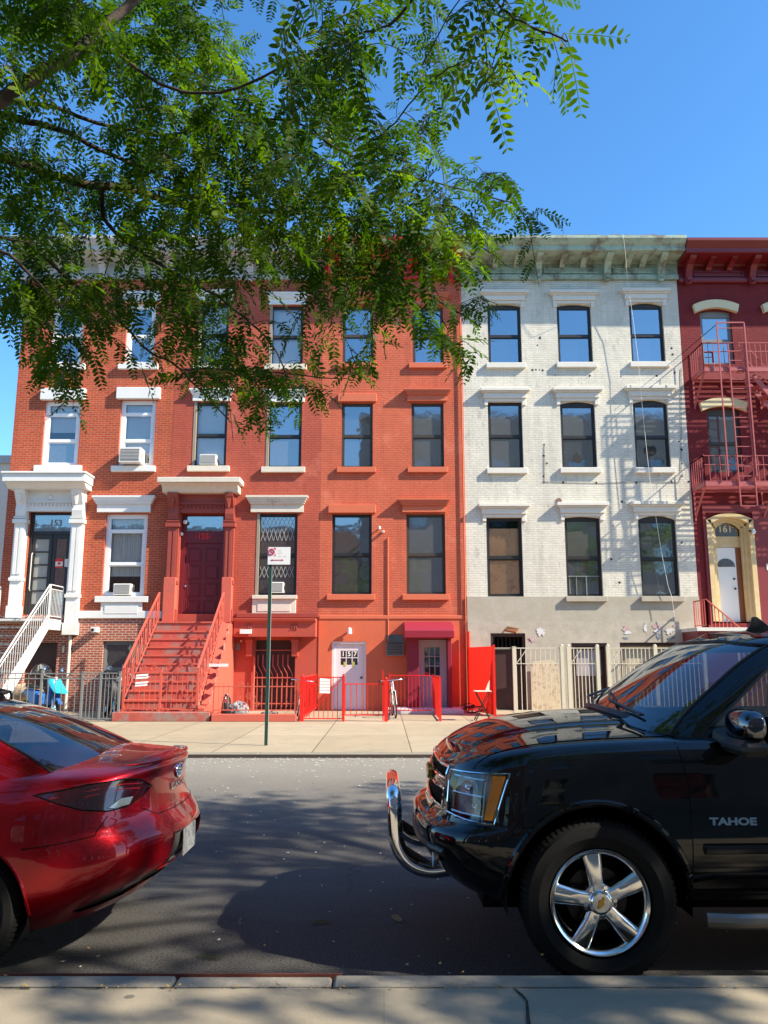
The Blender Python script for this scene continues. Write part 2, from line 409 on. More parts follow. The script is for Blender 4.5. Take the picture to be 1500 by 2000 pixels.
def asphalt():
    m, nt, N, L, P = newmat('asphalt')
    g = geopos(nt)
    c = mixc(nt, noise(nt, g, .5, 6, .7), (.040, .040, .042), (.062, .060, .058))
    gr = ramp(nt, noise(nt, g, 75, 5, .85), [(.42, 0.), (.58, 1.)])
    c = mixc(nt, .9, c, mixc(nt, gr, (.22, .22, .22), (2.0, 1.97, 1.9)), 'MULTIPLY')
    pt = ramp(nt, noise(nt, mapping(nt, g, (.35, 1.1, 1)), 1.0, 3, .5), [(.50, 0.), (.53, 1.)])
    c = mixc(nt, math2(nt, 'MULTIPLY', pt, .32), c, (.085, .082, .078))
    oil = ramp(nt, noise(nt, mapping(nt, g, (.7, 1.3, 1)), 1.7, 7, .7), [(.60, 0.), (.70, .65)])
    c = mixc(nt, oil, c, (.018, .018, .019))
    cv = N.new('ShaderNodeTexVoronoi'); cv.feature = 'DISTANCE_TO_EDGE'; cv.inputs['Scale'].default_value = .42
    wv = N.new('ShaderNodeVectorMath'); wv.operation = 'ADD'; wn = N.new('ShaderNodeTexNoise'); wn.inputs['Scale'].default_value = 2.4; wn.inputs['Detail'].default_value = 6
    L.new(g, wn.inputs['Vector']); ws = N.new('ShaderNodeVectorMath'); ws.operation = 'SCALE'; ws.inputs[3].default_value = .55; L.new(wn.outputs[1], ws.inputs[0]); L.new(g, wv.inputs[0]); L.new(ws.outputs[0], wv.inputs[1]); L.new(wv.outputs[0], cv.inputs['Vector'])
    ck = math2(nt, 'MULTIPLY', ramp(nt, cv.outputs['Distance'], [(.0, 1.), (.006, 0.)]), ramp(nt, noise(nt, g, .55, 3), [(.46, 0.), (.56, .8)]))
    c = mixc(nt, ck, c, (.010, .010, .010))
    sp = N.new('ShaderNodeSeparateXYZ'); L.new(g, sp.inputs[0])
    # worn gutter side, paler towards the far kerb: sunlit strip put into colour
    f = ramp(nt, math2(nt, 'ADD', sp.outputs[1], math2(nt, 'MULTIPLY', noise(nt, g, .8, 5), 1.6)), [(0, 0.), (1, 1.)])
    mr = N.new('ShaderNodeMapRange'); mr.inputs[1].default_value = 8.5; mr.inputs[2].default_value = 13.5
    L.new(math2(nt, 'ADD', sp.outputs[1], math2(nt, 'MULTIPLY', noise(nt, g, .8, 5), 1.6)), mr.inputs[0])
    c = mixc(nt, mr.outputs[0], c, mixc(nt, noise(nt, g, 60, 4, .7), (.15, .14, .118), (.38, .35, .295)))
    v = N.new('ShaderNodeTexVoronoi'); v.inputs['Scale'].default_value = 26; L.new(g, v.inputs['Vector'])
    c = mixc(nt, ramp(nt, v.outputs['Distance'], [(.05, .5), (.09, 0.)]), c, (.3, .29, .27))
    L.new(c, P.inputs['Base Color']); P.inputs['Roughness'].default_value = .8; P.inputs['Specular IOR Level'].default_value = .35
    L.new(bumpn(nt, noise(nt, g, 75, 5, .85), .9, .012), P.inputs['Normal'])
    return m
M['asphalt'] = asphalt()
M['earth'] = mat('distant_ground', (.12, .11, .09), .9, var=.2, vscale=.3)
# ------------------------------------------------------------------ ground
YF = 24.4            # plane of the house fronts
CURB_N = 4.19; CURB_F = 13.4; ZW = .15
def structure(mb, name, m, **k):
    o = mb.build(name, m, **k); o['kind'] = 'structure'; return o
structure(MB().box(-400, 400, -400, 400, -.4, -.03), 'ground', M['earth'])
def road_z(y): return 0 if y < 8.5 else .085 * ((y - 8.5) / (CURB_F - 8.5)) ** 1.3
rd = MB(); ys_ = [CURB_N] + [CURB_N + (CURB_F - CURB_N) * k / 24 for k in range(1, 24)] + [CURB_F]
for a, b in zip(ys_, ys_[1:]): rd.add([(-120, a, road_z(a)), (120, a, road_z(a)), (120, b, road_z(b)), (-120, b, road_z(b))], [(0, 1, 2, 3)])
structure(rd, 'road', M['asphalt'], recalc=False, smooth=True)
structure(MB().box(-60, 60, -6.0, CURB_N - .165, -.1, ZW), 'near_sidewalk', M['walk_near'])
structure(MB().box(-60, 60, CURB_F + .155, 33, -.1, ZW), 'far_sidewalk', M['walk_far'])
kb = MB()
for x0, x1 in ((-60, -6.01), (-6.0, -2.01), (-2.0, 3.0), (3.01, 8), (8.01, 60)):
    kb.box(x0, x1, CURB_F, CURB_F + .15, -.1, ZW)
structure(kb, 'far_kerb', M['curb'], bevel=.012)
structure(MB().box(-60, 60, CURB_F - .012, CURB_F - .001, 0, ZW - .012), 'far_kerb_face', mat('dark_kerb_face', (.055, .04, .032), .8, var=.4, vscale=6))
kb = MB()
rr = random.Random(3)
for x0, x1 in ((-60, -4.0), (-3.994, -.985), (-.979, -.245), (-.236, 2.4), (2.406, 5.2), (5.206, 60)):
    j = rr.uniform(-.006, .006)
    kb.box(x0, x1, CURB_N - .15 + j, CURB_N, -.1, ZW + rr.uniform(-.006, .003))
structure(kb, 'near_kerb', M['curb'], bevel=.012)
structure(MB().box(-9, -.2, CURB_N + .001, CURB_N + .012, 0, ZW + .004), 'kerb_steel_edge', M['rust'])
# cracked joint with a dark gap across the near sidewalk
cr = MB(); cx = gnd(1005, 1935, ZW); c2 = gnd(1032, 2000, ZW)
pts = [(cx.x + .0, cx.y + .02), (cx.x + .022, cx.y - .05), (cx.x + .035, cx.y - .12), (c2.x + .0, c2.y + .0), (c2.x + .10, c2.y - .9), (c2.x + .12, c2.y - 3)]
wd = [.004, .009, .005, .009, .008, .008]
for (a, b), (w0, w1) in zip(zip(pts, pts[1:]), zip(wd, wd[1:])):
    cr.add([(a[0] - w0, a[1], ZW + .004), (a[0] + w0, a[1], ZW + .004), (b[0] + w1, b[1], ZW + .004), (b[0] - w1, b[1], ZW + .004)], [(0, 1, 2, 3)])
structure(cr, 'sidewalk_crack', mat('dark_crack', (.02, .018, .015), .95, second=(.09, .07, .04), sscale=60))
jt = MB(); q0 = -6; yy = CURB_N - .158; x = -8.0
pr = random.Random(8)
while x < 9:
    w0 = pr.uniform(.004, .011) if x < -.2 else pr.uniform(.003, .005); s = pr.uniform(.05, .12)
    jt.add([(x, yy - w0 * 1.2 + pr.uniform(-.004, .004), ZW + .0045), (x + s, yy - w0 * pr.uniform(.6, 1.8), ZW + .0045), (x + s, yy + w0 * .5, ZW + .0045), (x, yy + w0 * .5, ZW + .0045)], [(0, 1, 2, 3)]); x += s
structure(jt, 'kerb_joint', bpy.data.materials['dark_crack'])
# litter: pale seed husks blown into the far gutter and scattered over the road
def flecks(n, fn, smin, smax, name, m, label, cat, seed):
    r = random.Random(seed); mb = MB()
    for _ in range(n):
        x, y, z = fn(r); s = r.uniform(smin, smax); a = r.uniform(0, 6.28); k = r.uniform(.4, .8)
        c, q = math.cos(a) * s, math.sin(a) * s
        t1, t2 = r.uniform(.002, .012), r.uniform(.002, .012)
        mb.add([(x - c, y - q, z + t1), (x + q * k, y - c * k, z + .003), (x + c, y + q, z + t2), (x - q * k, y + c * k, z + t1 * .6)], [(0, 1, 2, 3)])
    o = mb.build(name, m, recalc=False); tag(o, label, cat, kind='stuff'); return o
M['husk'] = mat('pale_husks', (.60, .57, .50), .8, var=.2, vscale=20)
def gut(r):
    y = CURB_F - abs(r.gauss(0, .55)) - .02 if r.random() < .72 else CURB_F - r.uniform(0, 3)
    return (r.uniform(-9, 9), y, road_z(y) + .004)
flecks(1500, gut, .008, .03, 'gutter_litter', M['husk'], 'pale husks and scraps blown along the far gutter', 'litter', 5)
flecks(230, lambda r: (lambda y: (r.uniform(-4, 4), y, road_z(y) + .004))(r.uniform(4.4, 11)), .006, .017, 'road_litter', M['husk'], 'small pale scraps scattered over the shaded roadway', 'litter', 6)
M['leaf_dry'] = mat('dry_leaves', (.42, .27, .06), .7, var=.4, vscale=30)
flecks(90, lambda r: (r.uniform(-3.2, 1.8), CURB_N - .155 + r.gauss(0, .012 if r.random() < .75 else .2), ZW + .005), .006, .013, 'fallen_leaflets', M['leaf_dry'], 'small yellow fallen leaflets caught along the near kerb joint', 'leaves', 9)
# ------------------------------------------------------------------ houses
def rect(u0, v0, u1, v1, Y=None):
    Y = Y or YF
    vm = (v0 + v1) / 2; um = (u0 + u1) / 2
    return (at(u0, vm, Y).x, at(u1, vm, Y).x, at(um, v1, Y).z, at(um, v0, Y).z)
def wall(mb, x0, x1, z0, z1, ops, Y, depth=.16):
    """front wall with rectangular openings (x0,x1,z0,z1[,rise]) and their reveals"""
    xs = sorted({x0, x1, *[min(max(o[0], x0), x1) for o in ops], *[min(max(o[1], x0), x1) for o in ops]})
    zs = sorted({z0, z1, *[o[2] for o in ops if z0 < o[2] < z1], *[o[3] for o in ops if z0 < o[3] < z1]})
    idx = {}
    def V(x, z):
        if (x, z) not in idx: idx[(x, z)] = len(mb.v); mb.v.append((x, Y, z))
        return idx[(x, z)]
    for a, b in zip(xs, xs[1:]):
        for c, d in zip(zs, zs[1:]):
            mx, mz = (a + b) / 2, (c + d) / 2
            if any(o[0] < mx < o[1] and o[2] < mz < o[3] for o in ops): continue
            mb.f.append((V(a, c), V(b, c), V(b, d), V(a, d)))
    for o in ops:
        a, b, c, d = max(o[0], x0), min(o[1], x1), max(o[2], z0), min(o[3], z1)
        if a >= b or c >= d: continue
        y = Y; e = Y + depth
        mb.add([(a, y, c), (b, y, c), (b, y, d), (a, y, d), (a, e, c), (b, e, c), (b, e, d), (a, e, d)],
               [(0, 1, 5, 4), (1, 2, 6, 5), (2, 3, 7, 6), (3, 0, 4, 7)])
        if len(o) > 4 and o[4] > 0:            # arched head: fill between the arc and the square top
            n = 10; arc = [(a + (b - a) * i / n, d - o[4] * ((2 * i / n - 1) ** 2)) for i in range(n + 1)]
            for (xa, za), (xb, zb) in zip(arc, arc[1:]):
                q = 1e-4
                mb.add([(xa, y, za), (xb, y, zb), (xb, y, d), (xa, y, d), (xa, e, za), (xb, e, zb)],
                       [(0, 1, 2, 3), (0, 4, 5, 1)])
    return mb
def window(house, r, frame, glass, inner=None, fw=.055, transom=0, meet=.5, arch=0, name_extra=None, lift=0, jamb=None, cur=1.0):
    x0, x1, z0, z1 = r[:4]
    y = YF + .09
    f = MB()
    f.box(x0, x0 + fw, y, y + .08, z0, z1); f.box(x1 - fw, x1, y, y + .08, z0, z1)
    f.box(x0 + fw, x1 - fw, y, y + .08, z1 - fw - arch, z1); f.box(x0 + fw, x1 - fw, y, y + .08, z0, z0 + fw * .8)
    zt = z1 - fw - arch
    if transom:
        zt2 = z1 - (z1 - z0) * transom
        f.box(x0 + fw, x1 - fw, y + .005, y + .07, zt2 - .04, zt2 + .04)
        top_panes = [(zt2 + .04, zt)]; zt = zt2 - .04
    else: top_panes = []
    zm = z0 + (zt - z0) * meet
    s = .035
    f.box(x0 + fw, x1 - fw, y + .01, y + .06, zm - .03, zm + .03)
    for a, b, yy in ((zm + .03, zt, y + .015), (z0 + fw * .8, zm - .03, y + .04)):
        f.box(x0 + fw, x0 + fw + s, yy, yy + .03, a, b); f.box(x1 - fw - s, x1 - fw, yy, yy + .03, a, b)
        f.box(x0 + fw + s, x1 - fw - s, yy, yy + .03, a, a + s); f.box(x0 + fw + s, x1 - fw - s, yy, yy + .03, b - s, b)
    o = f.build('window', frame, house)
    g = MB()
    Q = lambda a_, b_, yy, c_, d_: g.add([(a_, yy, c_), (b_, yy, c_), (b_, yy, d_), (a_, yy, d_)], [(0, 1, 2, 3)])
    for a, b in top_panes: Q(x0 + fw, x1 - fw, y + .05, a, b)
    Q(x0 + fw + s, x1 - fw - s, y + .03, zm + .03 + s, zt - s)
    pane = g.build('upper_pane', glass[0], o, recalc=False)
    g = MB(); Q(x0 + fw + s, x1 - fw - s, y + .053, z0 + fw * .8 + s, zm - .03 - s)
    g.build('lower_pane', glass[1], o, recalc=False)
    if inner == 'curtain':
        c = MB(); n = 60; W = x1 - x0 - 2 * fw; zb = z0 + (z1 - z0) * (1 - cur); vs = []; 
        for i in range(n + 1):
            xx = x0 + fw + W * i / n; yy = y + .17 + .02 * math.sin(i * 1.3) + .008 * math.sin(i * 3.1)
            vs += [(xx, yy, zb), (xx, yy, z1)]
        c.add(vs, [(2 * i, 2 * i + 2, 2 * i + 3, 2 * i + 1) for i in range(n)])
        c.build('curtain', M['curtain'], o, smooth=True)
    elif inner == 'blind':
        c = MB(); zb = z0 + (z1 - z0) * (1 - cur); z = z1 - .03
        while z > zb:
            c.add([(x0 + fw, y + .12, z), (x1 - fw, y + .12, z), (x1 - fw, y + .14, z - .045), (x0 + fw, y + .14, z - .045)], [(0, 1, 2, 3)]); z -= .05
        c.build('blind', M['blind'], o, recalc=False)
    elif inner == 'board':
        MB().box(x0 + fw, x1 - fw, y + .075, y + .08, z0, z1 - (z1 - z0) * .13).build('board', M['board'], o)
    return o
def hood(house, x0, x1, z0, z1, m, out=.19, name='lintel'):
    """stepped cap moulding: flat block below, flaring cap above, ends return to the wall"""
    mb = MB(); h = z1 - z0; zc = z0 + h * .5
    ov = (x1 - x0) * .075
    mb.box(x0 + ov, x1 - ov, YF - out * .42, YF + .02, z0, zc)
    steps = 4
    for i in range(steps):
        f0 = i / steps; o = out * (.5 + .5 * (f0 + .25) ** .8 if i < steps - 1 else 1.0)
        a = ov * (1 - (i + 1) / steps); zz0 = zc + (z1 - zc) * f0; zz1 = zc + (z1 - zc) * (i + 1) / steps
        mb.box(x0 + a, x1 - a, YF - min(o, out), YF + .02, zz0, zz1)
    return mb.build(name, m, house)
def sill(house, x0, x1, z0, z1, m, out=.1):
    return MB().box(x0, x1, YF - out, YF + .12, z0, z1).build('sill', m, house, bevel=.008)
def cornice(house, x0, x1, m, big, small, name='cornice', z0=13.69, z1=14.74, out=1.0, panels=True, ends=.08):
    h = z1 - z0
    P = [(0, 0), (.10, 0), (.12, .04), (.12, .13), (.07, .16), (.05, .17), (.05, .52), (.10, .55), (.12, .58), (.80 * out, .60), (.82 * out, .64), (.82 * out, .74), (.88 * out, .78), (.97 * out, .87), (1.0 * out, .90), (1.0 * out, .985), (.96 * out, 1.0), (0, 1.0)]
    mb = MB().molding(x0, x1, [(o, z0 + h * q) for o, q in P], YF)
    c = mb.build(name, m, house)
    for u in big:
        w0 = .20; b = MB()
        pr = [(.05, .0), (.16, -.06), (.20, .0), (.19, .08), (.26, .16), (.30, .30), (.42, .42), (.66, .50), (.74, .56), (.74, .59), (.05, .59)]
        b.molding(u - w0 / 2, u + w0 / 2, [(o, z0 + h * q) for o, q in pr], YF)
        b.box(u - w0 / 2 - .03, u + w0 / 2 + .03, YF - .77, YF - .06, z0 + h * .595, z0 + h * .635)
        b.box(u - w0 * .28, u + w0 * .28, YF - .24, YF - .15, z0 + h * .02, z0 + h * .12)
        b.lathe([(0, -.07), (.07, -.05), (.09, 0), (.06, .04)], (u, YF - .15, z0 - h * .05), 'Z', 10)
        b.build('bracket', m, c)
    for u in small:
        w0 = .17
        b = MB().molding(u - w0 / 2, u + w0 / 2, [(o, z0 + h * q) for o, q in [(.05, .38), (.14, .36), (.22, .42), (.42, .50), (.60, .54), (.62, .59), (.05, .59)]], YF)
        b.box(u - w0 / 2 - .02, u + w0 / 2 + .02, YF - .65, YF - .06, z0 + h * .595, z0 + h * .63)
        b.build('small_bracket', m, c)
    if panels:
        bs = sorted(big)
        for a, b in zip(bs, bs[1:]):
            q = MB(); xa, xb, za, zb = a + .22, b - .22, z0 + h * .20, z0 + h * .36; t = .04
            for bx in ((xa, xb, za, za + t), (xa, xb, zb - t, zb), (xa, xa + t, za + t, zb - t), (xb - t, xb, za + t, zb - t)):
                q.box(bx[0], bx[1], YF - .09, YF - .04, bx[2], bx[3])
            q.build('frieze_panel', m, c)
    return c
def body(house, x0, x1, mwall, ztop=14.5):
    """roof, rear mass and the dark rooms behind the windows"""
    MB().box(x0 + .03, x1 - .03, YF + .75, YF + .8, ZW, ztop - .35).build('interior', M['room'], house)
    b = MB(); b.box(x0 + .02, x1 - .02, YF + .81, YF + 11, ZW, ztop - .3)
    b.box(x0 + .01, x0 + .2, YF + .01, YF + .805, ZW, ztop - .3); b.box(x1 - .2, x1 - .01, YF + .01, YF + .805, ZW, ztop - .3)
    b.build('side_wall', mwall, house)
    MB().box(x0 + .005, x1 - .005, YF + .17, YF + 11.05, ztop - .295, ztop - .02).build('roof', M['greycornice'], house)
def ac_unit(r, label, out=.3, tilt=0, grp=None):
    x0, x1, z0, z1 = r
    t = thing('air_conditioner', label, 'air conditioner', ((x0 + x1) / 2, YF + .05, z0), grp)
    MB().box(x0, x1, YF - out, YF + .14, z0, z1).build('casing', M['ac'], t, bevel=.012)
    g = MB(); W = x1 - x0; H = z1 - z0
    g.box(x0 + W * .08, x1 - W * .08, YF - out - .006, YF - out + .002, z0 + H * .12, z1 - H * .12)
    gr = g.build('grille', M['ac_dark'], t)
    l = MB(); n = 8
    for i in range(1, n):
        zz = z0 + H * .12 + H * .76 * i / n; l.box(x0 + W * .08, x1 - W * .08, YF - out - .012, YF - out - .005, zz - .006, zz + .006)
    l.build('louvre', M['ac'], gr)
    s = MB(); n = 6
    for i in range(n):
        yy = YF - out + .05 + i * .03; s.box(x1 + .0005, x1 + .003, yy, yy + .012, z0 + H * .3, z1 - H * .3)
    s.build('side_vent', M['ac_dark'], t)
    return t
EDGE = [-11.58, -6.60, -1.95, 2.49, 9.46, 16.6]
# ---- 153: orange brick, white trim
h1 = thing('row_house', 'orange brick row house with white trim and white porch, leftmost of the row', 'house', (-9.1, YF, ZW), 'row houses across the street')
X0, X1 = EDGE[0], EDGE[1] - .005
W153 = [rect(101, 590, 162, 712), rect(246, 592, 303, 712), rect(84, 783, 155, 910), rect(233, 781, 302, 911), rect(203, 1004, 285, 1165)]
door153 = rect(50, 1000, 136, 1212)
bas153 = rect(198, 1252, 296, 1360)
basdoor153 = rect(42, 1255, 108, 1384)
wb = MB(); wall(wb, X0, X1, 2.95, 13.75, W153 + [door153[:2] + (2.95, door153[3])], YF)
wb.build('wall', M['brick153'], h1)
wb = MB(); wall(wb, X0, X1, ZW, 2.95, [bas153, basdoor153[:2] + (ZW + .02, basdoor153[3])], YF, .3)
wb.build('basement_wall', M['brick153b'], h1)
body(h1, X0, X1, M['brick153'])
for i, r in enumerate(W153):
    hd = W153[i]
    window(h1, r, M['white_frame'], (M['glass_sky'],) * 2 if i < 2 else ((M['glass_blind'],) * 2 if i > 2 else (M['glass_blind'], M['glass_dust'])), {3: 'blind', 4: 'curtain', 2: 'blind'}.get(i), fw=.13, transom=.2 if i >= 2 else 0, cur={2: .45, 3: .8, 4: .75}.get(i, 1))
    x0, x1, z0, z1 = r
    sill(h1, x0 - .16, x1 + .16 * (1 if i != 3 else .6), z0 - .18, z0 + .0, M['trim_white'], .12)
    if i < 4:
        MB().box(x0 - .13, x1 + .13, YF - .13, YF + .1, z1 + .01, z1 + .38).build('lintel', M['trim_white'], h1, bevel=.01)
x0, x1, z0, z1 = W153[4]
hood(h1, *rect(183, 970, 305, 1001), M['trim_white'], .22)
MB().box(x0 + .02, x1 - .02, YF - .06, YF + .02, z0 - .62, z0 - .18).box(x0 + .14, x1 - .14, YF - .08, YF - .055, z0 - .52, z0 - .28).build('window_panel', M['trim_white'], h1, bevel=.006)
c = cornice(h1, X0 - .15, X1, M['greycornice'], [-11.3, -9.05, -6.85], [], panels=False)
MB().box(-9.45, X1 - .003, YF - .07, YF + .02, 2.84, 3.06).build('belt_course', M['trim_white'], h1, bevel=.01)
window(h1, bas153, M['metal_grey'], (M['glass_dark'], M['glass_dark']), None, fw=.07)
# porch round the front door
pr = MB()
dx0, dx1, dz0, dz1 = door153
px0, px1 = dx0 - .36, dx1 + .38
pp = h1
def pilaster(xa, xb, m, za, zb, out=.3, name='pilaster'):
    q = MB(); xm = (xa + xb) / 2
    q.box(xa, xb, YF - out * .6, YF + .02, za, zb)
    q.box(xa + .05, xm - .02, YF - out * .6 - .025, YF - out * .6, za + 1.3, zb - 1.15); q.box(xm + .02, xb - .05, YF - out * .6 - .025, YF - out * .6, za + 1.3, zb - 1.15)
    q.box(xa - .03, xb + .03, YF - out * .75, YF + .01, za, za + .35)
    q.box(xa - .03, xb + .03, YF - out * .75, YF + .01, za + 1.1, za + 1.2)
    q.box(xa - .04, xb + .04, YF - out * .85, YF + .01, zb - 1.02, zb - .90)
    q.box(xa - .02, xb + .02, YF - out * .78, YF + .01, zb - .86, zb - .82)
    q.molding(xa + .02, xb - .02, [(0, zb - .8), (out * .7, zb - .8), (out * .8, zb - .62), (out * .72, zb - .45), (out * 1.0, zb - .28), (out * 1.35, zb - .1), (out * 1.4, zb), (0, zb)], YF)
    q.prism([(xm - .07, YF - out * .9, zb - .16), (xm + .07, YF - out * .9, zb - .16), (xm, YF - out * .9, zb - .46)], (0, -.12, 0))
    return q.build(name, m, h_cur)
h_cur = h1
ztopP = at(95, 960, YF).z
pilaster(px0, dx0 - .02, M['trim_white'], 2.85, ztopP)
pilaster(dx1 + .02, px1, M['trim_white'], 2.35, ztopP)
q = MB(); q.box(dx0 - .02, dx1 + .02, YF - .14, YF + .02, dz1, ztopP)
n = 12
for i in range(n):
    xx = dx0 + .04 + (dx1 - dx0 - .08) * i / (n - 1); q.box(xx - .022, xx + .022, YF - .19, YF - .13, dz1 + .16, dz1 + .24)
q.box(dx0 - .02, dx1 + .02, YF - .2, YF - .13, dz1 + .26, dz1 + .31)
q.lathe([(0, -.06), (.06, -.04), (.09, 0)], ((dx0 + dx1) / 2, YF - .14, dz1 + .42), 'Y', 12)
q.build('door_frieze', M['trim_white'], h1)
q = MB(); zc = ztopP
q.box(px0 - .22, px1 + .18, YF - .75, YF + .02, zc + .16, zc + .40)
q.molding(px0 - .18, px1 + .14, [(0, zc), (.42, zc), (.50, zc + .05), (.56, zc + .1), (.68, zc + .158), (0, zc + .158)], YF)
q.box(px0 - .26, px1 + .22, YF - .80, YF + .02, zc + .4, zc + .46)
q.build('door_canopy', M['trim_white'], h1, bevel=.01)
# dark door with panes and transom reading 153
q = MB(); y = YF + .1
q.box(dx0, dx0 + .09, y, y + .1, dz0, dz1); q.box(dx1 - .09, dx1, y, y + .1, dz0, dz1); q.box(dx0 + .09, dx1 - .09, y, y + .1, dz1 - .07, dz1); zt = dz1 - .62
q.box(dx0 + .09, dx1 - .09, y, y + .1, zt - .06, zt + .04)
dr = q.build('door_frame', M['black_frame'], h1)
g = MB().box(dx0 + .09, dx1 - .09, y + .05, y + .054, zt + .04, dz1 - .07); g.build('transom_pane', M['glass_dark'], dr)
text_on_wall(MB(), '153', .26, (dx0 + dx1) / 2 + .1, y + .045, (zt + dz1) / 2 - .01, .004, .008).build('house_number', M['metal_grey'], dr)
q = MB(); xm = (dx0 + dx1) / 2 + .05
for a, b in ((dx0 + .09, xm - .01), (xm + .01, dx1 - .09)):
    q.box(a, a + .1, y + .03, y + .08, dz0, zt - .06); q.box(b - .1, b, y + .03, y + .08, dz0, zt - .06)
    q.box(a + .1, b - .1, y + .03, y + .08, zt - .2, zt - .06); q.box(a + .1, b - .1, y + .03, y + .08, dz0, dz0 + .5)
for i in range(1, 5):
    zz = dz0 + .5 + (zt - .2 - dz0 - .5) * i / 5; q.box(dx0 + .19, xm - .11, y + .03, y + .07, zz - .02, zz + .02)
d = q.build('front_door', M['black_frame'], h1)
MB().box(dx0 + .19, xm - .11, y + .055, y + .06, dz0 + .5, zt - .2).build('door_glass', M['door_pane_pale'], d)
MB().box(xm + .11, dx1 - .19, y + .055, y + .06, dz0 + .5, zt - .2).build('door_glass', M['glass_dark'], d)
q = MB(); q.tube([(dx0 + .13, y + .02, dz0 + .9), (dx0 + .13, y - .03, dz0 + .95), (dx0 + .13, y - .03, dz0 + 2.0), (dx0 + .13, y + .02, dz0 + 2.05)], .015, 6); q.build('door_handle', M['metal_white'], d)
r = rect(97, 1091, 111, 1109, YF + .1); z0, z1 = r[2:]
q = MB().box(xm + .13, xm + .36, y + .015, y + .02, z0, z1); nb = q.build('door_notice', M['paper'], d)
q = MB().box(xm + .13, xm + .36, y + .011, y + .0155, z1 - .09, z1 - .002).box(xm + .13, xm + .36, y + .011, y + .0155, z0 + .002, z0 + .05).box(xm + .2, xm + .29, y + .011, y + .0155, z0 + .1, z0 + .17); q.build('notice_marking', M['metal_red'], nb)
q = MB().box(dx1 - .2, dx1 - .1, y + .0, y + .028, z0 + .03, z1 - .01); q.build('intercom', M['metal_white'], h1)
# basement door with fan light, pipe, camera
bx0, bx1, bz0, bz1 = basdoor153; y = YF + .22
q = MB().box(bx0, bx1, y, y + .05, ZW, bz1 - .02); bd = q.build('basement_door', M['brown_door'], h1)
q = MB(); cxx = (bx0 + bx1) / 2; zz = bz1 - .95
ang = [math.pi * i / 10 for i in range(11)]
q.prism([(cxx + .33 * math.cos(a), y - .004, zz + .33 * math.sin(a)) for a in ang], (0, -.008, 0)); fl = q.build('fan_light', M['glass_dark'], bd)
q = MB()
for a in ang[2:-1:2]: q.bar((cxx, y - .016, zz), (cxx + .33 * math.cos(a), y - .016, zz + .33 * math.sin(a)), .015)
q.tube([(cxx + .33 * math.cos(a), y - .016, zz + .33 * math.sin(a)) for a in ang], .015, 6); q.build('fan_light_bars', M['metal_grey'], bd)
p = at(135, 1300, YF)
q = MB().tube([(p.x, YF - .06, ZW), (p.x, YF - .06, 2.4), (p.x, YF - .02, 2.5)], .045, 10); q.build('drain_pipe', M['trim_aged'], h1, smooth=True)
p = at(189, 1231, YF)
q = MB().box(p.x - .09, p.x + .09, YF - .28, YF + .01, p.z - .07, p.z + .08); sc_ = q.build('security_camera', M['trim_white'], h1, bevel=.01)
MB().lathe([(0, -.012), (.045, -.012), (.05, 0)], (p.x - .03, YF - .28, p.z), 'Y', 14).build('camera_lens', M['blackplastic'], sc_)
p = at(125, 1267, YF); MB().box(p.x - .03, p.x + .03, YF - .06, YF + .01, p.z - .12, p.z + .12).build('doorbell_box', M['metal_grey'], h1)
# white steel stoop
def baluster_rail(mb, a, b, h0, h1_, n, r=.009, rail=.022, posts=True, mid=None):
    """rail between floor points a,b: top rail, lower rail, balusters"""
    a = Vector(a); b = Vector(b)
    mb.bar(a + Vector((0, 0, h1_)), b + Vector((0, 0, h1_)), rail * 2, rail * 1.4)
    mb.bar(a + Vector((0, 0, h0)), b + Vector((0, 0, h0)), rail * 1.4, rail)
    if mid: mb.bar(a + Vector((0, 0, mid)), b + Vector((0, 0, mid)), rail * 1.4, rail)
    for i in range(n + 1):
        p = a.lerp(b, i / n); w0 = rail * 1.6 if posts and i in (0, n) else r * 2
        mb.bar(p + Vector((0, 0, h0 if not (posts and i in (0, n)) else 0)), p + Vector((0, 0, (mid or h1_))), w0)
        if mid and posts and i in (0, n): mb.bar(p + Vector((0, 0, mid)), p + Vector((0, 0, h1_)), w0)
xl, xr = -11.5, -9.62; zl = 2.78; yl = YF - 1.05; yb = 20.35
q = MB().box(xl, xr, yl, YF - .01, zl - .06, zl)
ns = 11; rz = (zl - ZW) / ns; td = (yl - yb) / (ns - 1)
st = q.build('stoop', M['metal_white'], h1)
q = MB()
for i in range(1, ns):
    zz = zl - rz * i; yy = yl - td * (i - 1)
    q.box(xl + .06, xr - .06, yy - td, yy, zz - .04, zz)
q.build('steps', M['metal_grey'], st)
for xs_ in (xl, xr):
    q = MB()
    q.prism([(xs_ - .03, yl, zl - .3), (xs_ - .03, yl, zl), (xs_ - .03, yb, zl - rz * (ns - 1) + .05), (xs_ - .03, yb, ZW), (xs_ - .03, yb + .25, ZW)], (.06, 0, 0))
    q.box(xs_ - .03, xs_ + .03, yl, YF - .01, zl - .3, zl - .061) if xs_ == xr else None
    q.build('stringer', M['metal_white'], st)
    q = MB(); baluster_rail(q, (xs_, YF - .1, zl), (xs_, yl + .03, zl), .08, .98, 9, .006, rail=.017, mid=.86)
    baluster_rail(q, (xs_, yl - .03, zl), (xs_, yb, zl - rz * (ns - 1)), .10, .98, 22, .006, rail=.017, mid=.84)
    q.build('railing', M['metal_white'], st)
ac_unit(rect(222, 1140, 256, 1162), 'small beige air conditioner in the white framed window above the basement brick', .04)
ac_unit(rect(239, 879, 281, 908), 'air conditioner jutting out of a white framed window above the white hooded one', .34)

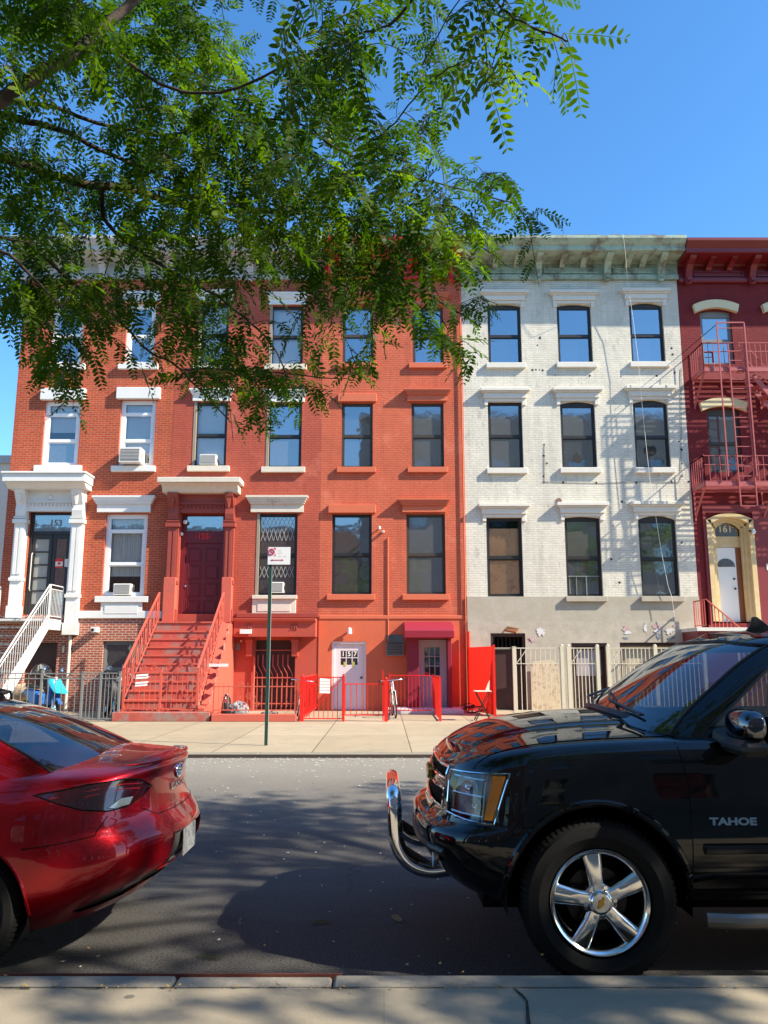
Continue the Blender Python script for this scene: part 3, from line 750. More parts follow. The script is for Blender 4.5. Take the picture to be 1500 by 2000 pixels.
# ---- 155: red painted brick
h2 = thing('row_house', 'red painted row house with brown-red porch and broad red stoop steps', 'house', (-4.3, YF, ZW), 'row houses across the street')
h_cur = h2
X0, X1 = EDGE[1], EDGE[2]
W155 = [rect(388, 592, 446, 712), rect(527, 597, 592, 713), rect(378, 785, 443, 911), rect(521, 787, 589, 913), rect(501, 1003, 580, 1163)]
door155 = rect(349, 1003, 437, 1213)
bas155 = rect(497, 1250, 576, 1370)
wb = MB(); wall(wb, X0, X1, 2.97, 13.75, W155 + [door155[:2] + (2.97, door155[3])], YF)
wb.build('wall', M['brick155'], h2)
wb = MB(); wall(wb, X0, X1, ZW, 2.97, [bas155[:2] + (ZW + .02, bas155[3])], YF, .3); wb.build('basement_wall', M['stucco155'], h2)
body(h2, X0, X1, M['brick155'])
for i, r in enumerate(W155):
    x0, x1, z0, z1 = r
    window(h2, r, M['black_frame'], [(M['glass_blind'],) * 2, (M['glass_blind'],) * 2, (M['glass_blind'],) * 2, (M['glass_sky'], M['glass_dust']), (M['glass_dark'],) * 2][i], {0: 'blind', 1: 'blind', 2: 'blind'}.get(i), fw=.06, cur=.95)
    MB().box(x0 - .012, x0 + .07, YF - .012, YF + .088, z0 + .001, z1 - .001).build('jamb', M['tan_frame'], h2)
    if i < 4:
        sill(h2, x0 - .13, x1 + .13, z0 - .17, z0, M['trim_aged'], .12)
        hood(h2, x0 - .16, x1 + .19, z1 + .02, z1 + .40, M['trim_white'], .17)
x0, x1, z0, z1 = W155[4]
hood(h2, *rect(482, 970, 602, 1001), M['trim_aged'], .24)
sill(h2, x0 - .08, x1 + .03, z0 - .11, z0, M['trim_aged'], .14)
MB().box(x0 - .08, x1 + .0, YF - .06, YF + .02, z0 - .58, z0 - .112).box(x0 + .08, x1 - .16, YF - .075, YF - .055, z0 - .48, z0 - .22).build('window_panel', M['trim_aged'], h2, bevel=.006)
# folding security lattice behind the ground floor window
q = MB(); y = YF + .108
for rowz, rh in (((z0 + z1) / 2 + .42, .42), ((z0 + z1) / 2 + .84, .3), (z0 + .55, .34)):
    n = 4; W = (x1 - x0 - .2)
    for i in range(n):
        xa = x0 + .1 + W * i / n; xb = xa + W / n; xm = (xa + xb) / 2
        q.bar((xa, y, rowz), (xm, y, rowz + rh), .014); q.bar((xm, y, rowz + rh), (xb, y, rowz), .014)
        q.bar((xa, y + .01, rowz + rh), (xm, y + .01, rowz), .014); q.bar((xm, y + .01, rowz), (xb, y + .01, rowz + rh), .014)
q.build('security_lattice', mat('lattice_steel', (.34, .34, .33), .5), h2)
cornice(h2, X0 + .005, X1 - .005, M['greycornice'], [-6.3, -4.3, -2.25], [], panels=False)
MB().box(-4.42, X1 - .01, YF - .06, YF + .02, 2.86, 3.0).build('belt_course', M['trim_155'], h2, bevel=.01)
# porch
dx0, dx1, dz0, dz1 = door155
ztopP = at(393, 967, YF).z
pilaster(dx0 - .36, dx0 - .01, M['trim_155'], 2.75, ztopP, .3); pilaster(dx1 + .01, dx1 + .30, M['trim_155'], 2.75, ztopP, .3)
for a, b in ((dx0 - .365, dx0 - .005), (dx1 + .005, dx1 + .305)):
    MB().box(a, b, YF - .26, YF + .01, 2.7, 4.05).build('pilaster_base', M['stone_155'], h2, bevel=.01)
q = MB().box(dx0 - .01, dx1 + .01, YF - .13, YF + .02, dz1, ztopP); n = 11
for i in range(n):
    xx = dx0 + .05 + (dx1 - dx0 - .1) * i / (n - 1); q.box(xx - .022, xx + .022, YF - .18, YF - .12, dz1 + .14, dz1 + .22)
q.box(dx0 - .01, dx1 + .01, YF - .19, YF - .12, dz1 + .25, dz1 + .3)
q.build('door_frieze', M['trim_155'], h2)
zc = ztopP; q = MB()
q.molding(dx0 - .50, dx1 + .44, [(0, zc), (.38, zc), (.44, zc + .1), (.50, zc + .18), (.62, zc + .26), (0, zc + .26)], YF)
q.box(dx0 - .60, dx1 + .53, YF - .68, YF + .02, zc + .262, zc + .42); q.build('door_canopy', M['trim_aged'], h2, bevel=.012)
y = YF + .14; zt = at(393, 1036, YF).z
q = MB(); q.box(dx0, dx0 + .14, y, y + .1, dz0, dz1); q.box(dx1 - .1, dx1, y, y + .1, dz0, dz1); q.box(dx0 + .14, dx1 - .1, y, y + .1, dz1 - .05, dz1)
q.box(dx0 + .14, dx1 - .1, y, y + .1, zt - .36, zt)
df = q.build('door_frame', M['door_maroon'], h2)
MB().box(dx0 + .14, dx1 - .1, y + .06, y + .065, zt, dz1 - .05).build('transom_pane', M['glass_dark'], df)
text_on_wall(MB(), '\u00b7155\u00b7', .24, (dx0 + dx1) / 2, y - .004, zt - .17, .012, .005).build('house_number', M['metal_red'], df)
q = MB(); a, b = dx0 + .145, dx1 - .105; yy = y + .045
q.box(a, b, yy, yy + .05, dz0, zt - .365); dd = q.build('front_door', M['door_maroon'], h2)
q = MB(); cw = (b - a) / 2; H = zt - .365 - dz0
for i in range(2):
    for j in range(4):
        xa = a + .09 + i * (cw - .03); xb = xa + cw - .15; za = dz0 + .2 + j * (H - .25) / 4; zb = za + (H - .25) / 4 - .1
        for bx in ((xa, xb, za, za + .02), (xa, xb, zb - .02, zb), (xa, xa + .02, za + .02, zb - .02), (xb - .02, xb, za + .02, zb - .02)): q.box(bx[0], bx[1], yy - .012, yy + .001, bx[2], bx[3])
        q.box(xa + .05, xb - .05, yy - .018, yy + .001, za + .05, zb - .05)
q.build('door_panels', M['door_maroon'], dd, bevel=.004)
MB().lathe([(0, -.06), (.035, -.055), (.04, -.03), (.02, 0)], (a + .06, yy, dz0 + 1.05), 'Y', 12).build('door_knob', M['chrome'], dd, smooth=True)
p = at(361, 1019, YF); MB().lathe([(0, -.09), (.06, -.07), (.07, -.03), (.03, 0)], (p.x, YF + .1, p.z), 'Y', 12).build('porch_lamp', M['lamp'], h2, smooth=True)
p = at(353, 1042, YF); MB().lathe([(0, -.07), (.05, -.05), (.06, 0)], (p.x, YF + .1, p.z), 'Y', 12).build('porch_lamp', M['lamp'], h2, smooth=True)
# red stoop
xl, xr = -6.58, -4.70; zl = 2.66; yl = 23.5; ns = 10; zb = .40; td = .285; rz = (zl - zb) / ns
q = MB(); q.box(xl, xr, yl, YF - .3, zl - 1.2, zl)
for i in range(1, ns + 1):
    zz = zl - rz * i; yy = yl - td * (i - 1)
    q.box(xl + .02, xr, yy - td + .002, yy + .3, zz - .35 if i < ns else ZW, zz - .045)
st = q.build('stoop', M['step_155'], h2)
q = MB(); q.box(xl, xr + .02, yl - .03, YF - .29, zl + .001, zl + .045)
for i in range(1, ns + 1):
    zz = zl - rz * i; yy = yl - td * (i - 1); q.box(xl, xr + .01, yy - td - .02, yy - .003, zz - .044, zz + .001)
q.build('treads', M['stone_155'], st)
q = MB(); ybot = yl - td * ns
q.prism([(xr + .012, yl + .0, zl + .0), (xr + .012, YF - .02, zl + .0), (xr + .012, YF - .02, ZW), (xr + .012, ybot - .05, ZW), (xr + .012, ybot - .05, zb + .05), (xr + .012, ybot + .6, zb + .1)], (.24, 0, 0))
q.build('cheek_wall', M['stone_155'], st, bevel=.01)
q = MB(); 
for i in range(1, ns + 1):                    # weathered steps showing through the open string on the right side
    zz = zl - rz * i; yy = yl - td * (i - .5); q.box(xr + .253, xr + .262, yy - .1, yy + .1, zz - .1, zz + .07)
q.build('cheek_patches', M['step_155'], st)
q = MB().box(-6.60, -4.22, ybot - .48, ybot - .06, ZW, zb - .03); q.build('plinth', M['step_155'], st, bevel=.015)
for xs_ in (xl + .04, xr + .03):
    q = MB(); a = Vector((xs_, yl + .1, zl)); b = Vector((xs_, ybot + .02, zb))
    q.bar(a + Vector((0, 0, .88)), b + Vector((0, 0, 1.0)), .05, .035)
    q.bar(a + Vector((0, 0, .1)), b + Vector((0, 0, .12)), .03, .02)
    n = 17
    for i in range(n + 1):
        p = a.lerp(b, i / n); q.bar(p + Vector((0, 0, .1)), p + Vector((0, 0, .9 + .1 * i / n)), .018 if 0 < i < n else .04)
    for i in range(0, n, 2):
        p = a.lerp(b, (i + .5) / n) + Vector((0, 0, .45 + .0 * i))
        q.tube([p + Vector((0, .05 * math.cos(t), .22 * math.sin(t))) for t in [k * 2 * math.pi / 12 for k in range(12)]], .008, 5, closed=True)
    q.build('railing', M['metal_pink'], st)
MB().box(xr - .1, xr + .55, 21.9, 21.93, 1.44, 1.52).build('handrail_sign', M['lettering_white'], st)
# basement hood with brackets and barred door
a = at(441, 1216, YF - .45).x + .1; b = -2.0; zt, zb_ = 2.82, 2.28
q = MB(); q.molding(-4.42, b, [(0, zb_), (.42, zb_), (.44, zb_ + .42), (.52, zb_ + .46), (.54, zb_ + .54), (0, zb_ + .54)], YF); bh = q.build('basement_hood', M['stucco155'], h2, bevel=.01)
for u in (487, 576):
    p = at(u, 1250, YF - .2)
    q = MB().molding(p.x - .09, p.x + .09, [(0, 1.72), (.2, 1.72), (.23, 1.95), (.23, 2.27), (0, 2.27)], YF); q.box(p.x - .11, p.x + .11, YF - .27, YF, 2.13, 2.2)
    q.build('bracket', M['stucco155'], bh)
    q = MB(); 
    for sx in (-1, 1):
        q.tube([(p.x + sx * .10, YF - .447, 2.66), (p.x + sx * .04, YF - .447, 2.60), (p.x + sx * .09, YF - .447, 2.50)], .012, 6)
    q.tube([(p.x, YF - .447, 2.68), (p.x, YF - .447, 2.50)], .012, 6); q.build('carved_motif', M['trim_155'], bh)
x0, x1, z0, z1 = bas155
MB().box(x0, x1, YF + .25, YF + .28, ZW, z1).build('basement_door', M['brown_door'], h2)
q = MB(); yb2 = YF + .06; n = 8
q.bar((x0, yb2, z1 - .3), (x1, yb2, z1 - .3), .02); q.bar((x0, yb2, ZW + .2), (x1, yb2, ZW + .2), .03); q.bar((x0, yb2, ZW + .95), (x1, yb2, ZW + .95), .03)
for i in range(n):
    xx = x0 + .08 + (x1 - x0 - .16) * i / (n - 1)
    q.bar((xx, yb2, ZW + .1), (xx, yb2, ZW + 1.05), .02); q.bar((xx, yb2, ZW + 1.05), (xx - .14, yb2, ZW + 1.3), .02); q.bar((xx - .14, yb2, ZW + 1.3), (xx - .14, yb2, ZW + 1.62), .02)
q.build('security_gate', M['metal_pink'], h2)
p = at(480, 1233, YF - .5); MB().box(p.x - .17, p.x + .17, YF - .52, YF - .455, p.z - .07, p.z + .06).build('notice_plate', M['lettering_white'], h2)
p = at(465, 1263, YF); MB().box(p.x - .07, p.x + .07, YF - .02, YF + .01, p.z - .1, p.z + .1).build('meter_box', M['metal_grey'], h2)
p = at(471, 1252, YF); MB().lathe([(0, -.05), (.03, -.04), (.035, 0)], (p.x, YF, p.z), 'Y', 10).build('doorbell', M['lettering_white'], h2)
q = MB().tube([(-4.0, YF - .05, ZW), (-4.0, YF - .05, 2.2)], .035, 8); q.tube([(-4.14, YF - .05, 2.22), (-4.0, YF - .05, 2.2)], .03, 8)
p = at(496, 1330, YF); 
q = MB().tube([(p.x, YF - .06, ZW), (p.x, YF - .06, 1.7)], .03, 8); q.build('drain_pipe', M['metal_pink'], h2, smooth=True)
ac_unit(rect(391, 889, 424, 909), 'small air conditioner in the black framed window over the cream door canopy', .12)
r = rect(527, 1137, 554, 1158); ac_unit(r, 'air conditioner behind the white parking sign post in the latticed window', .04)

# ---- 157: orange painted brick
h3 = thing('row_house', 'bright orange painted row house with maroon awning over its white basement door', 'house', (.27, YF, ZW), 'row houses across the street')
h_cur = h3
X0, X1 = EDGE[2], EDGE[3]
W157 = [rect(669, 598, 729, 709), rect(806, 600, 866, 710), rect(667, 787, 728, 913), rect(804, 787, 867, 913), rect(648, 1004, 726, 1161), rect(794, 1004, 870, 1161)]
d157a = rect(648, 1253, 715, 1385); d157b = rect(817, 1250, 872, 1385)
wb = MB(); wall(wb, X0, X1, 2.9, 13.75, W157, YF); wb.build('wall', M['brick157'], h3)
wb = MB(); wall(wb, X0, X1, ZW, 2.9, [d157a[:2] + (ZW + .02, d157a[3]), d157b[:2] + (ZW + .02, d157b[3] + .02)], YF - .02, .2); wb.build('basement_wall', M['stucco157'], h3)
body(h3, X0, X1, M['brick157'])
for i, r in enumerate(W157):
    x0, x1, z0, z1 = r
    window(h3, r, M['brown_frame'] if i != 4 else M['black_frame'], [(M['glass_sky'],) * 2, (M['glass_sky'],) * 2, (M['glass_dark'],) * 2, (M['glass_dust'],) * 2, (M['glass_dark'],) * 2, (M['glass_dust'],) * 2][i], None, fw=.055)
    sill(h3, x0 - .13, x1 + .1, z0 - .17, z0, M['trim_157'], .1)
    if i in (1, 3): hood(h3, x0 - .24, x1 + .22, z1 + .05, z1 + .42, M['trim_157'], .22)
    elif i == 5: hood(h3, x0 - .24, x1 + .15, z1 + .05, z1 + .46, M['trim_157'], .22)
    elif i == 0: hood(h3, x0 - .2, x1 + .2, z1 + .05, z1 + .4, M['trim_157'], .2)
    else: MB().box(x0 - .12, x1 + .12, YF - .1, YF + .1, z1 + .02, z1 + .28).build('lintel', M['trim_157'], h3, bevel=.012)
cornice(h3, X0 + .005, X1 - .005, M['redcornice'], [-1.7, .2, 2.2], [-1.1, -.4, .8, 1.5])
MB().box(X0 + .01, X1 - .01, YF - .045, YF + .01, 2.82, 2.93).build('belt_course', M['trim_157'], h3, bevel=.01)
# white door with 157 in its panes
def paned_door(parent, r, m, cols, rows, zlo, zhi, fill=None, glass=None, name='basement_door'):
    x0, x1, z0, z1 = r; y = YF + .06
    f = MB(); f.box(x0, x0 + .06, y - .06, y + .05, ZW, z1); f.box(x1 - .06, x1, y - .06, y + .05, ZW, z1); f.box(x0 + .06, x1 - .06, y - .06, y + .05, z1 - .06, z1)
    fr = f.build('door_frame', m, parent)
    a, b, c, d = x0 + .065, x1 - .065, ZW + .03, z1 - .065
    q = MB(); H = d - c; za, zb = c + H * zlo, c + H * zhi; xa, xb = a + (b - a) * .22, b - (b - a) * .22
    if fill: xa, xb = a + (b - a) * fill, b - (b - a) * fill
    wall(q, a, b, c, d, [(xa + (xb - xa) * i / cols + .012, xa + (xb - xa) * (i + 1) / cols - .012, za + (zb - za) * j / rows + .012, za + (zb - za) * (j + 1) / rows - .012) for i in range(cols) for j in range(rows)], y, .03)
    dr = q.build(name, m, parent, recalc=False)
    MB().box(xa, xb, y + .02, y + .024, za, zb).build('door_glass', glass or M['glass_dark'], dr)
    return dr, (xa, xb, za, zb), y
dr, g, y = paned_door(h3, d157a, M['white_door'], 3, 2, .67, .90, .2)
q = MB()
for i, ch in enumerate('157'):
    text_on_wall(q, ch, .2, g[0] + (g[1] - g[0]) * (i + .5) / 3, y + .012, g[2] + (g[3] - g[2]) * .75, .004, .004)
q.build('house_number', M['lettering_white'], dr)
x0, x1, z0, z1 = d157a; q = MB()
for a in (.34, .60): q.box(x0 + (x1 - x0) * a, x0 + (x1 - x0) * (a + .06), y - .006, y + .001, 1.42, 1.56)
q.build('door_letters', mat('yellow_sticker', (.45, .42, .05), .6), dr)
MB().lathe([(0, -.06), (.03, -.055), (.035, -.03), (.015, 0)], (x1 - .14, y, 1.1), 'Y', 10).build('door_knob', M['metal_dark'], dr)
dr, g, y = paned_door(h3, d157b, M['white_door2'], 3, 3, .50, .93, .16)
# projecting door surround and awning
x0, x1, z0, z1 = rect(795, 1243, 880, 1385, YF - .3)
q = MB(); q.box(x0, d157b[0] - .0, YF - .55, YF - .021, ZW, 2.25); q.box(d157b[1], d157b[1] + .12, YF - .55, YF - .021, ZW, 2.25); q.build('door_surround', M['enclosure'], h3, bevel=.01)
a, b, zz0, zz1 = rect(788, 1212, 888, 1246, YF - .9)
q = MB(); ax0, ax1 = at(789, 1230, YF - .8).x, at(887, 1230, YF - .8).x
q.prism([(ax0, YF - .02, 2.24), (ax0, YF - .95, 2.24), (ax0, YF - .97, 2.46), (ax0, YF - .80, 2.60), (ax0, YF - .02, 2.74)], (ax1 - ax0, 0, 0)); q.build('awning', M['awning'], h3, bevel=.02)
# wall lamps, conduit, grille, louvre
p = at(683, 1234, YF); q = MB().lathe([(.02, .12), (.05, .1), (.07, .0), (.075, -.06), (0, -.08)], (p.x, YF - .16, p.z), 'Z', 14); q.tube([(p.x, YF - .02, p.z + .02), (p.x, YF - .16, p.z + .08)], .03, 8); q.build('wall_lamp', M['lamp'], h3, smooth=True)
p = at(741, 1035, YF); q = MB().lathe([(.01, .1), (.04, .08), (.05, .0), (0, -.03)], (p.x, YF - .15, p.z), 'Z', 12); q.tube([(p.x, YF, p.z + .05), (p.x, YF - .15, p.z + .05)], .022, 8); q.tube([(p.x + .12, YF, p.z - .05), (p.x + .1, YF - .2, p.z - .08)], .04, 8); q.build('flood_lamp', M['trim_aged'], h3, smooth=True)
a = at(758, 1050, YF); q = MB().tube([(a.x, YF - .03, a.z), (a.x, YF - .03, 2.0)], .018, 8); q.build('conduit', M['trim_157'], h3, smooth=True)
x0, x1, z0, z1 = rect(754, 1240, 788, 1281); q = MB()
q.box(x0, x1, YF - .12, YF - .021, z0, z0 + (z1 - z0) * .62); v_ = q.build('vent_unit', M['metal_grey'], h3)
q = MB()
for i in range(8): q.box(x0 + .03, x1 - .03, YF - .128, YF - .119, z0 + .04 + i * .045, z0 + .06 + i * .045)
q.build('vent_louvre', M['metal_dark'], v_)
q = MB().box(x0, x1, YF - .035, YF - .021, z0 + (z1 - z0) * .64, z1); q.build('vent_window', M['glass_dark'], h3)
q = MB().tube([(2.44, YF - .06, ZW), (2.44, YF - .06, 13.5)], .022, 8); q.build('corner_cable', M['trim_157'], h3)
ts = MB()
for k in range(3): ts.box(d157b[0] - .32 + 0 * k, d157b[1] + .3, YF - 1.5 - k * .45 + .0, YF - .03, ZW + .001, ZW + .16 - k * .05)
MB().box(d157b[0] - .9, d157b[1] + .35, YF - 1.5, YF - .03, ZW + .003, ZW + .12).build('door_step', M['white_door2'], h3, bevel=.01)

# ---- 159: white painted brick, neglected
h4 = thing('row_house', 'wide neglected white painted row house with mint green cornice and grey stucco base', 'house', (6, YF, ZW), 'row houses across the street')
h_cur = h4
X0, X1 = EDGE[3], EDGE[4]
W159 = [rect(953, 594, 1018, 710), rect(1089, 594, 1156, 709), rect(1231, 591, 1297, 708),
        rect(954, 785, 1021, 915), rect(1096, 784, 1164, 914), rect(1239, 781, 1307, 914),
        rect(951, 1011, 1021, 1165), rect(1105, 1009, 1175, 1165), rect(1250, 1007, 1324, 1165)]
ar = [.07, .07, .1, 0, .09, .12, 0, .05, .13]
wb = MB(); wall(wb, X0, X1, 3.49, 13.75, [r + (a,) for r, a in zip(W159, ar)], YF); wb.build('wall', M['brick159'], h4)
bd = [rect(959, 1237, 1027, 1386), rect(1117, 1256, 1187, 1386), rect(1212, 1255, 1350, 1386)]
wb = MB(); wall(wb, X0, X1, 2.74, 3.49, [], YF - .05); wb.box(X0, X1, YF - .049, YF, 3.485, 3.49); wb.build('stucco_band', M['stucco159'], h4)
wb = MB(); wall(wb, X0, X1, ZW, 2.74, [r[:2] + (ZW + .02, r[3]) for r in bd], YF - .09, .3); wb.box(X0, X1, YF - .089, YF - .051, 2.70, 2.74); wb.build('basement_wall', M['stucco159b'], h4)
body(h4, X0, X1, M['brick159'])
M['glass_clear'] = glassmat('clear_window_glass', .04, see=.97, bl=.15)
gl = [(M['glass_sky'],) * 2] * 3 + [(M['glass_dust'],) * 2, (M['glass_dust'], M['glass_dark']), (M['glass_dust'], M['glass_dark'])] + [(M['glass_clear'],) * 2, (M['glass_dust'], M['glass_dark']), (M['glass_dark'],) * 2]
winobj = []
for i, r in enumerate(W159):
    x0, x1, z0, z1 = r
    winobj.append(window(h4, r, M['black_frame'], gl[i], 'board' if i == 6 else None, fw=.06, meet=.5, arch=ar[i]))
    if i < 6: sill(h4, x0 - .08, x1 + .1, z0 - .17, z0, M['trim_159'], .11)
    elif i > 6: sill(h4, x0 - .07, x1 + .08, z0 - .16, z0 - .001, M['stucco159'], .16)
    hz = .08 if i in (1, 2, 4, 5, 7, 8) else .06
    q = MB(); top = z1 + .42; a, b = x0 - .23, x1 + .25
    q.box(a, b, YF - .2, YF + .02, top - .1, top); q.box(a + .05, b - .05, YF - .15, YF + .02, top - .15, top - .101); q.box(a + .1, b - .1, YF - .1, YF + .02, z1 + .1, top - .151)
    n = 10; rise = ar[i]; xa, xb = a + .12, b - .12
    q.box(xa, x0 - .001, YF - .05, YF + .01, z1 - .12, z1 + .1); q.box(x1 + .001, xb, YF - .05, YF + .01, z1 - .12, z1 + .1)
    q.box(x0 - .001, x1 + .001, YF - .05, YF + .01, z1 + .002, z1 + .1)
    q.build('lintel', M['trim_159'], h4, bevel=.008)
# broken lower panes: jagged dark holes
for i, (cx_, cz_, s) in ((4, (.45, .33, .2)), (5, (.45, .5, .24)), (7, (.5, .3, .0))):
    if s == 0: continue
    x0, x1, z0, z1 = W159[i]; rr_ = random.Random(i); n = 13; W = x1 - x0; H = (z1 - z0) / 2
    cxp, czp = x0 + W * cx_, z0 + H * cz_
    q = MB(); q.prism([(cxp + s * rr_.uniform(.45, 1.15) * math.cos(k * 6.283 / n), YF + .138, czp + s * rr_.uniform(.45, 1.1) * math.sin(k * 6.283 / n)) for k in range(n)], (0, .003, 0))
    q.build('broken_hole', M['room'], winobj[i])
x0, x1, z0, z1 = W159[7]; q = MB(); y = YF + .12
q.bar((x0 + .06, y, z0 + .62), (x1 - .06, y, z0 + .62), .03); q.bar((x0 + .32, y, z0), (x0 + .32, y, z0 + .62), .02); q.bar((x0 + .12, y + .03, z0), (x0 + .12, y + .03, z0 + .6), .03); q.bar((x0 + .62, y, z0), (x0 + .62, y, z0 + .6), .03)
q.build('window_guard', M['metal_grey'], winobj[7])
x0, x1, z0, z1 = W159[1]; q = MB()
for dx in (.38, .5): q.bar((x0 + .1 + dx, YF + .16, z0), (x0 + .1 + dx, YF + .16, z0 + .75), .02)
for k in range(6): q.bar((x0 + .1, YF + .16, z0 + .12 + .12 * k), (x1 - .1, YF + .16, z0 + .12 + .12 * k), .012)
q.build('window_guard', M['metal_dark'], winobj[1])
bu = lambda *us: [at(u, 520, YF - .3).x for u in us]
cornice(h4, X0 - .02, X1 + .03, M['mint'], bu(925, 1052, 1187, 1293), bu(968, 1010, 1100, 1141, 1228, 1257))
q = MB(); rr_ = random.Random(2)
x = X0
while x < X1:                                    # ragged tar edge along the roofline
    s = rr_.uniform(.1, .3); q.box(x, min(x + s, X1), YF - .95 + rr_.uniform(0, .03), YF + .3, 14.741, 14.75 + rr_.uniform(.005, .035)); x += s + .001
q.build('roof_edge', mat('tarred_roof_edge', (.2, .17, .13), .9, var=.4, vscale=10), h4)
for i, r in enumerate(bd):
    x0, x1, z0, z1 = r; q = MB(); y = YF + .05
    q.box(x0, x0 + .08, y - .1, y + .1, ZW, z1); q.box(x1 - .08, x1, y - .1, y + .1, ZW, z1); q.box(x0 + .08, x1 - .08, y - .1, y + .1, z1 - .1, z1)
    fr = q.build('door_frame', M['brown_door'], h4)
    if i == 0:
        MB().box(x0 + .08, x1 - .08, y + .05, y + .09, ZW, z1 - .5).build('basement_door', M['brown_door'], h4)
        q = MB()
        for k in range(7): q.bar((x0 + .12 + k * .12, y + .02, z1 - .5), (x0 + .12 + k * .12, y + .02, z1 - .1), .02)
        q.bar((x0 + .08, y + .02, z1 - .48), (x1 - .08, y + .02, z1 - .48), .04); q.build('transom_bars', M['metal_dark'], fr)
    elif i == 1:
        d1_ = MB().box(x0 + .08, x1 - .08, y + .05, y + .09, ZW, z1 - .1).build('basement_door', M['brown_door'], h4)
        MB().box(x0 + .16, x1 - .16, y + .04, y + .049, 1.15, z1 - .2).build('door_panel_pale', mat('faded_lilac_panel', (.36, .32, .34), .7, var=.3, vscale=3), d1_)
    else:
        MB().box(x0 + .08, x1 - .08, y + .05, y + .09, ZW, z1 - .1).build('boarded_opening', mat('cream_board', (.50, .44, .33), .8, var=.2, second=(.35, .28, .2), sscale=3), h4)
        MB().box((x0 + x1) / 2 - .03, (x0 + x1) / 2 + .03, y + .02, y + .05, ZW, z1 - .1).build('board_batten', M['brown_door'], h4)
p = at(1000, 1230, YF - .3); q = MB(); q.prism([(p.x - .2, YF - .1, p.z - .04), (p.x + .1, YF - .45, p.z - .12), (p.x + .2, YF - .4, p.z - .02), (p.x - .1, YF - .1, p.z + .06)], (0, 0, .05)); q.build('hanging_fixture', mat('orange_rust_fixture', (.38, .16, .06), .7), h4)
# remains of torn posters high on the base, and holes and chips in the paint
rr_ = random.Random(12)
cols = {'pink': mat('torn_poster_pink', (.50, .30, .32), .8, second=(.6, .56, .52), sscale=14), 'white': mat('torn_poster_white', (.66, .64, .62), .8), 'blue': mat('torn_poster_blue', (.16, .22, .28), .8, second=(.45, .45, .45), sscale=18)}
def scrap(u, v, wd_, hg, m, name='torn_poster', yo=.094):
    p = at(u, v, YF - yo); n = 19
    MB().prism([(p.x + wd_ * rr_.uniform(.35, 1.25) * math.cos(k * 6.283 / n), YF - yo, p.z + hg * rr_.uniform(.35, 1.25) * math.sin(k * 6.283 / n)) for k in range(n)], (0, -.004 - rr_.uniform(0, .004), 0)).build(name, m, h4)
for u, v, w_, h_, k in ((1222, 1228, .14, .1, 'pink'), (1226, 1236, .12, .08, 'white'), (1260, 1226, .07, .13, 'white'), (1282, 1224, .12, .08, 'pink'), (1284, 1233, .1, .1, 'white'), (1286, 1243, .08, .08, 'blue'), (1308, 1232, .14, .11, 'white'), (1311, 1246, .12, .06, 'blue'), (1222, 1246, .08, .04, 'blue'), (1052, 1322, .12, .13, 'pink'), (1056, 1234, .13, .16, 'white'), (1040, 1248, .12, .1, 'pink'), (1320, 1222, .1, .05, 'pink'), (1352, 1250, .1, .06, 'blue')):
    scrap(u, v, w_, h_, cols[k])
q = MB(); 
spots = [(1055, 660), (1050, 674), (1047, 722), (1054, 722), (1060, 723), (1040, 722), (1085, 733), (1152, 734), (1213, 735), (1283, 734), (1063, 868), (1068, 905), (1062, 930), (1063, 943), (1100, 942), (1165, 943), (1243, 943), (1312, 941), (1333, 930), (1326, 862), (1331, 878), (1312, 680), (1314, 692), (1198, 1027), (1194, 1092), (1332, 1060), (1211, 1138), (1215, 980), (1227, 976), (1112, 1002), (1345, 940), (1062, 890), (1210, 1137), (1332, 905), (1318, 728)]
for u, v in spots:
    p = at(u, v, YF - .004); s = rr_.uniform(.018, .045); n = 8
    q.prism([(p.x + s * rr_.uniform(.5, 1.2) * math.cos(k * 6.283 / n), YF - .003, p.z + s * rr_.uniform(.5, 1.3) * math.sin(k * 6.283 / n)) for k in range(n)], (0, -.003, 0))
q.build('paint_chips', M['room'], h4)
q = MB(); p = at(1092, 978, YF); q.prism([(p.x + .1 * rr_.uniform(.7, 1.1) * math.cos(k * .7), YF - .002, p.z + .075 * rr_.uniform(.8, 1.2) * math.sin(k * .7)) for k in range(9)], (0, -.02, 0)); q.build('bare_patch', mat('bare_brick_patch', (.2, .12, .09), .9), h4)
q = MB(); a = [at(1060, 941, YF), at(1110, 943, YF), at(1180, 944, YF), at(1250, 941, YF), at(1325, 943, YF), at(1333, 925, YF)]
q.tube([(p.x, YF - .012, p.z) for p in a], .006, 5); q.tube([(at(1063, v, YF).x, YF - .012, at(1063, v, YF).z) for v in (870, 900, 942)], .006, 5)
q.tube([(at(1330, v, YF).x, YF - .014, at(1330, v, YF).z) for v in (720, 800, 860, 920)], .007, 5); q.build('dead_cables', M['metal_dark'], h4)
# loose white wire hanging from the roof
pts = [(1217, 458, 1.03), (1222, 500, .95), (1225, 545, .4), (1236, 620, .3), (1246, 700, .28), (1253, 780, .3), (1263, 880, .3), (1272, 960, .3), (1281, 1010, .28), (1292, 1080, .28), (1305, 1145, .25), (1312, 1165, .25), (1318, 1210, .25)]
tag(MB().tube([at(u, v, YF - o) for u, v, o in pts], .007, 6).build('hanging_wire', M['trim_159'], smooth=True), 'loose pale wire hanging from the mint cornice down the white front', 'wire')

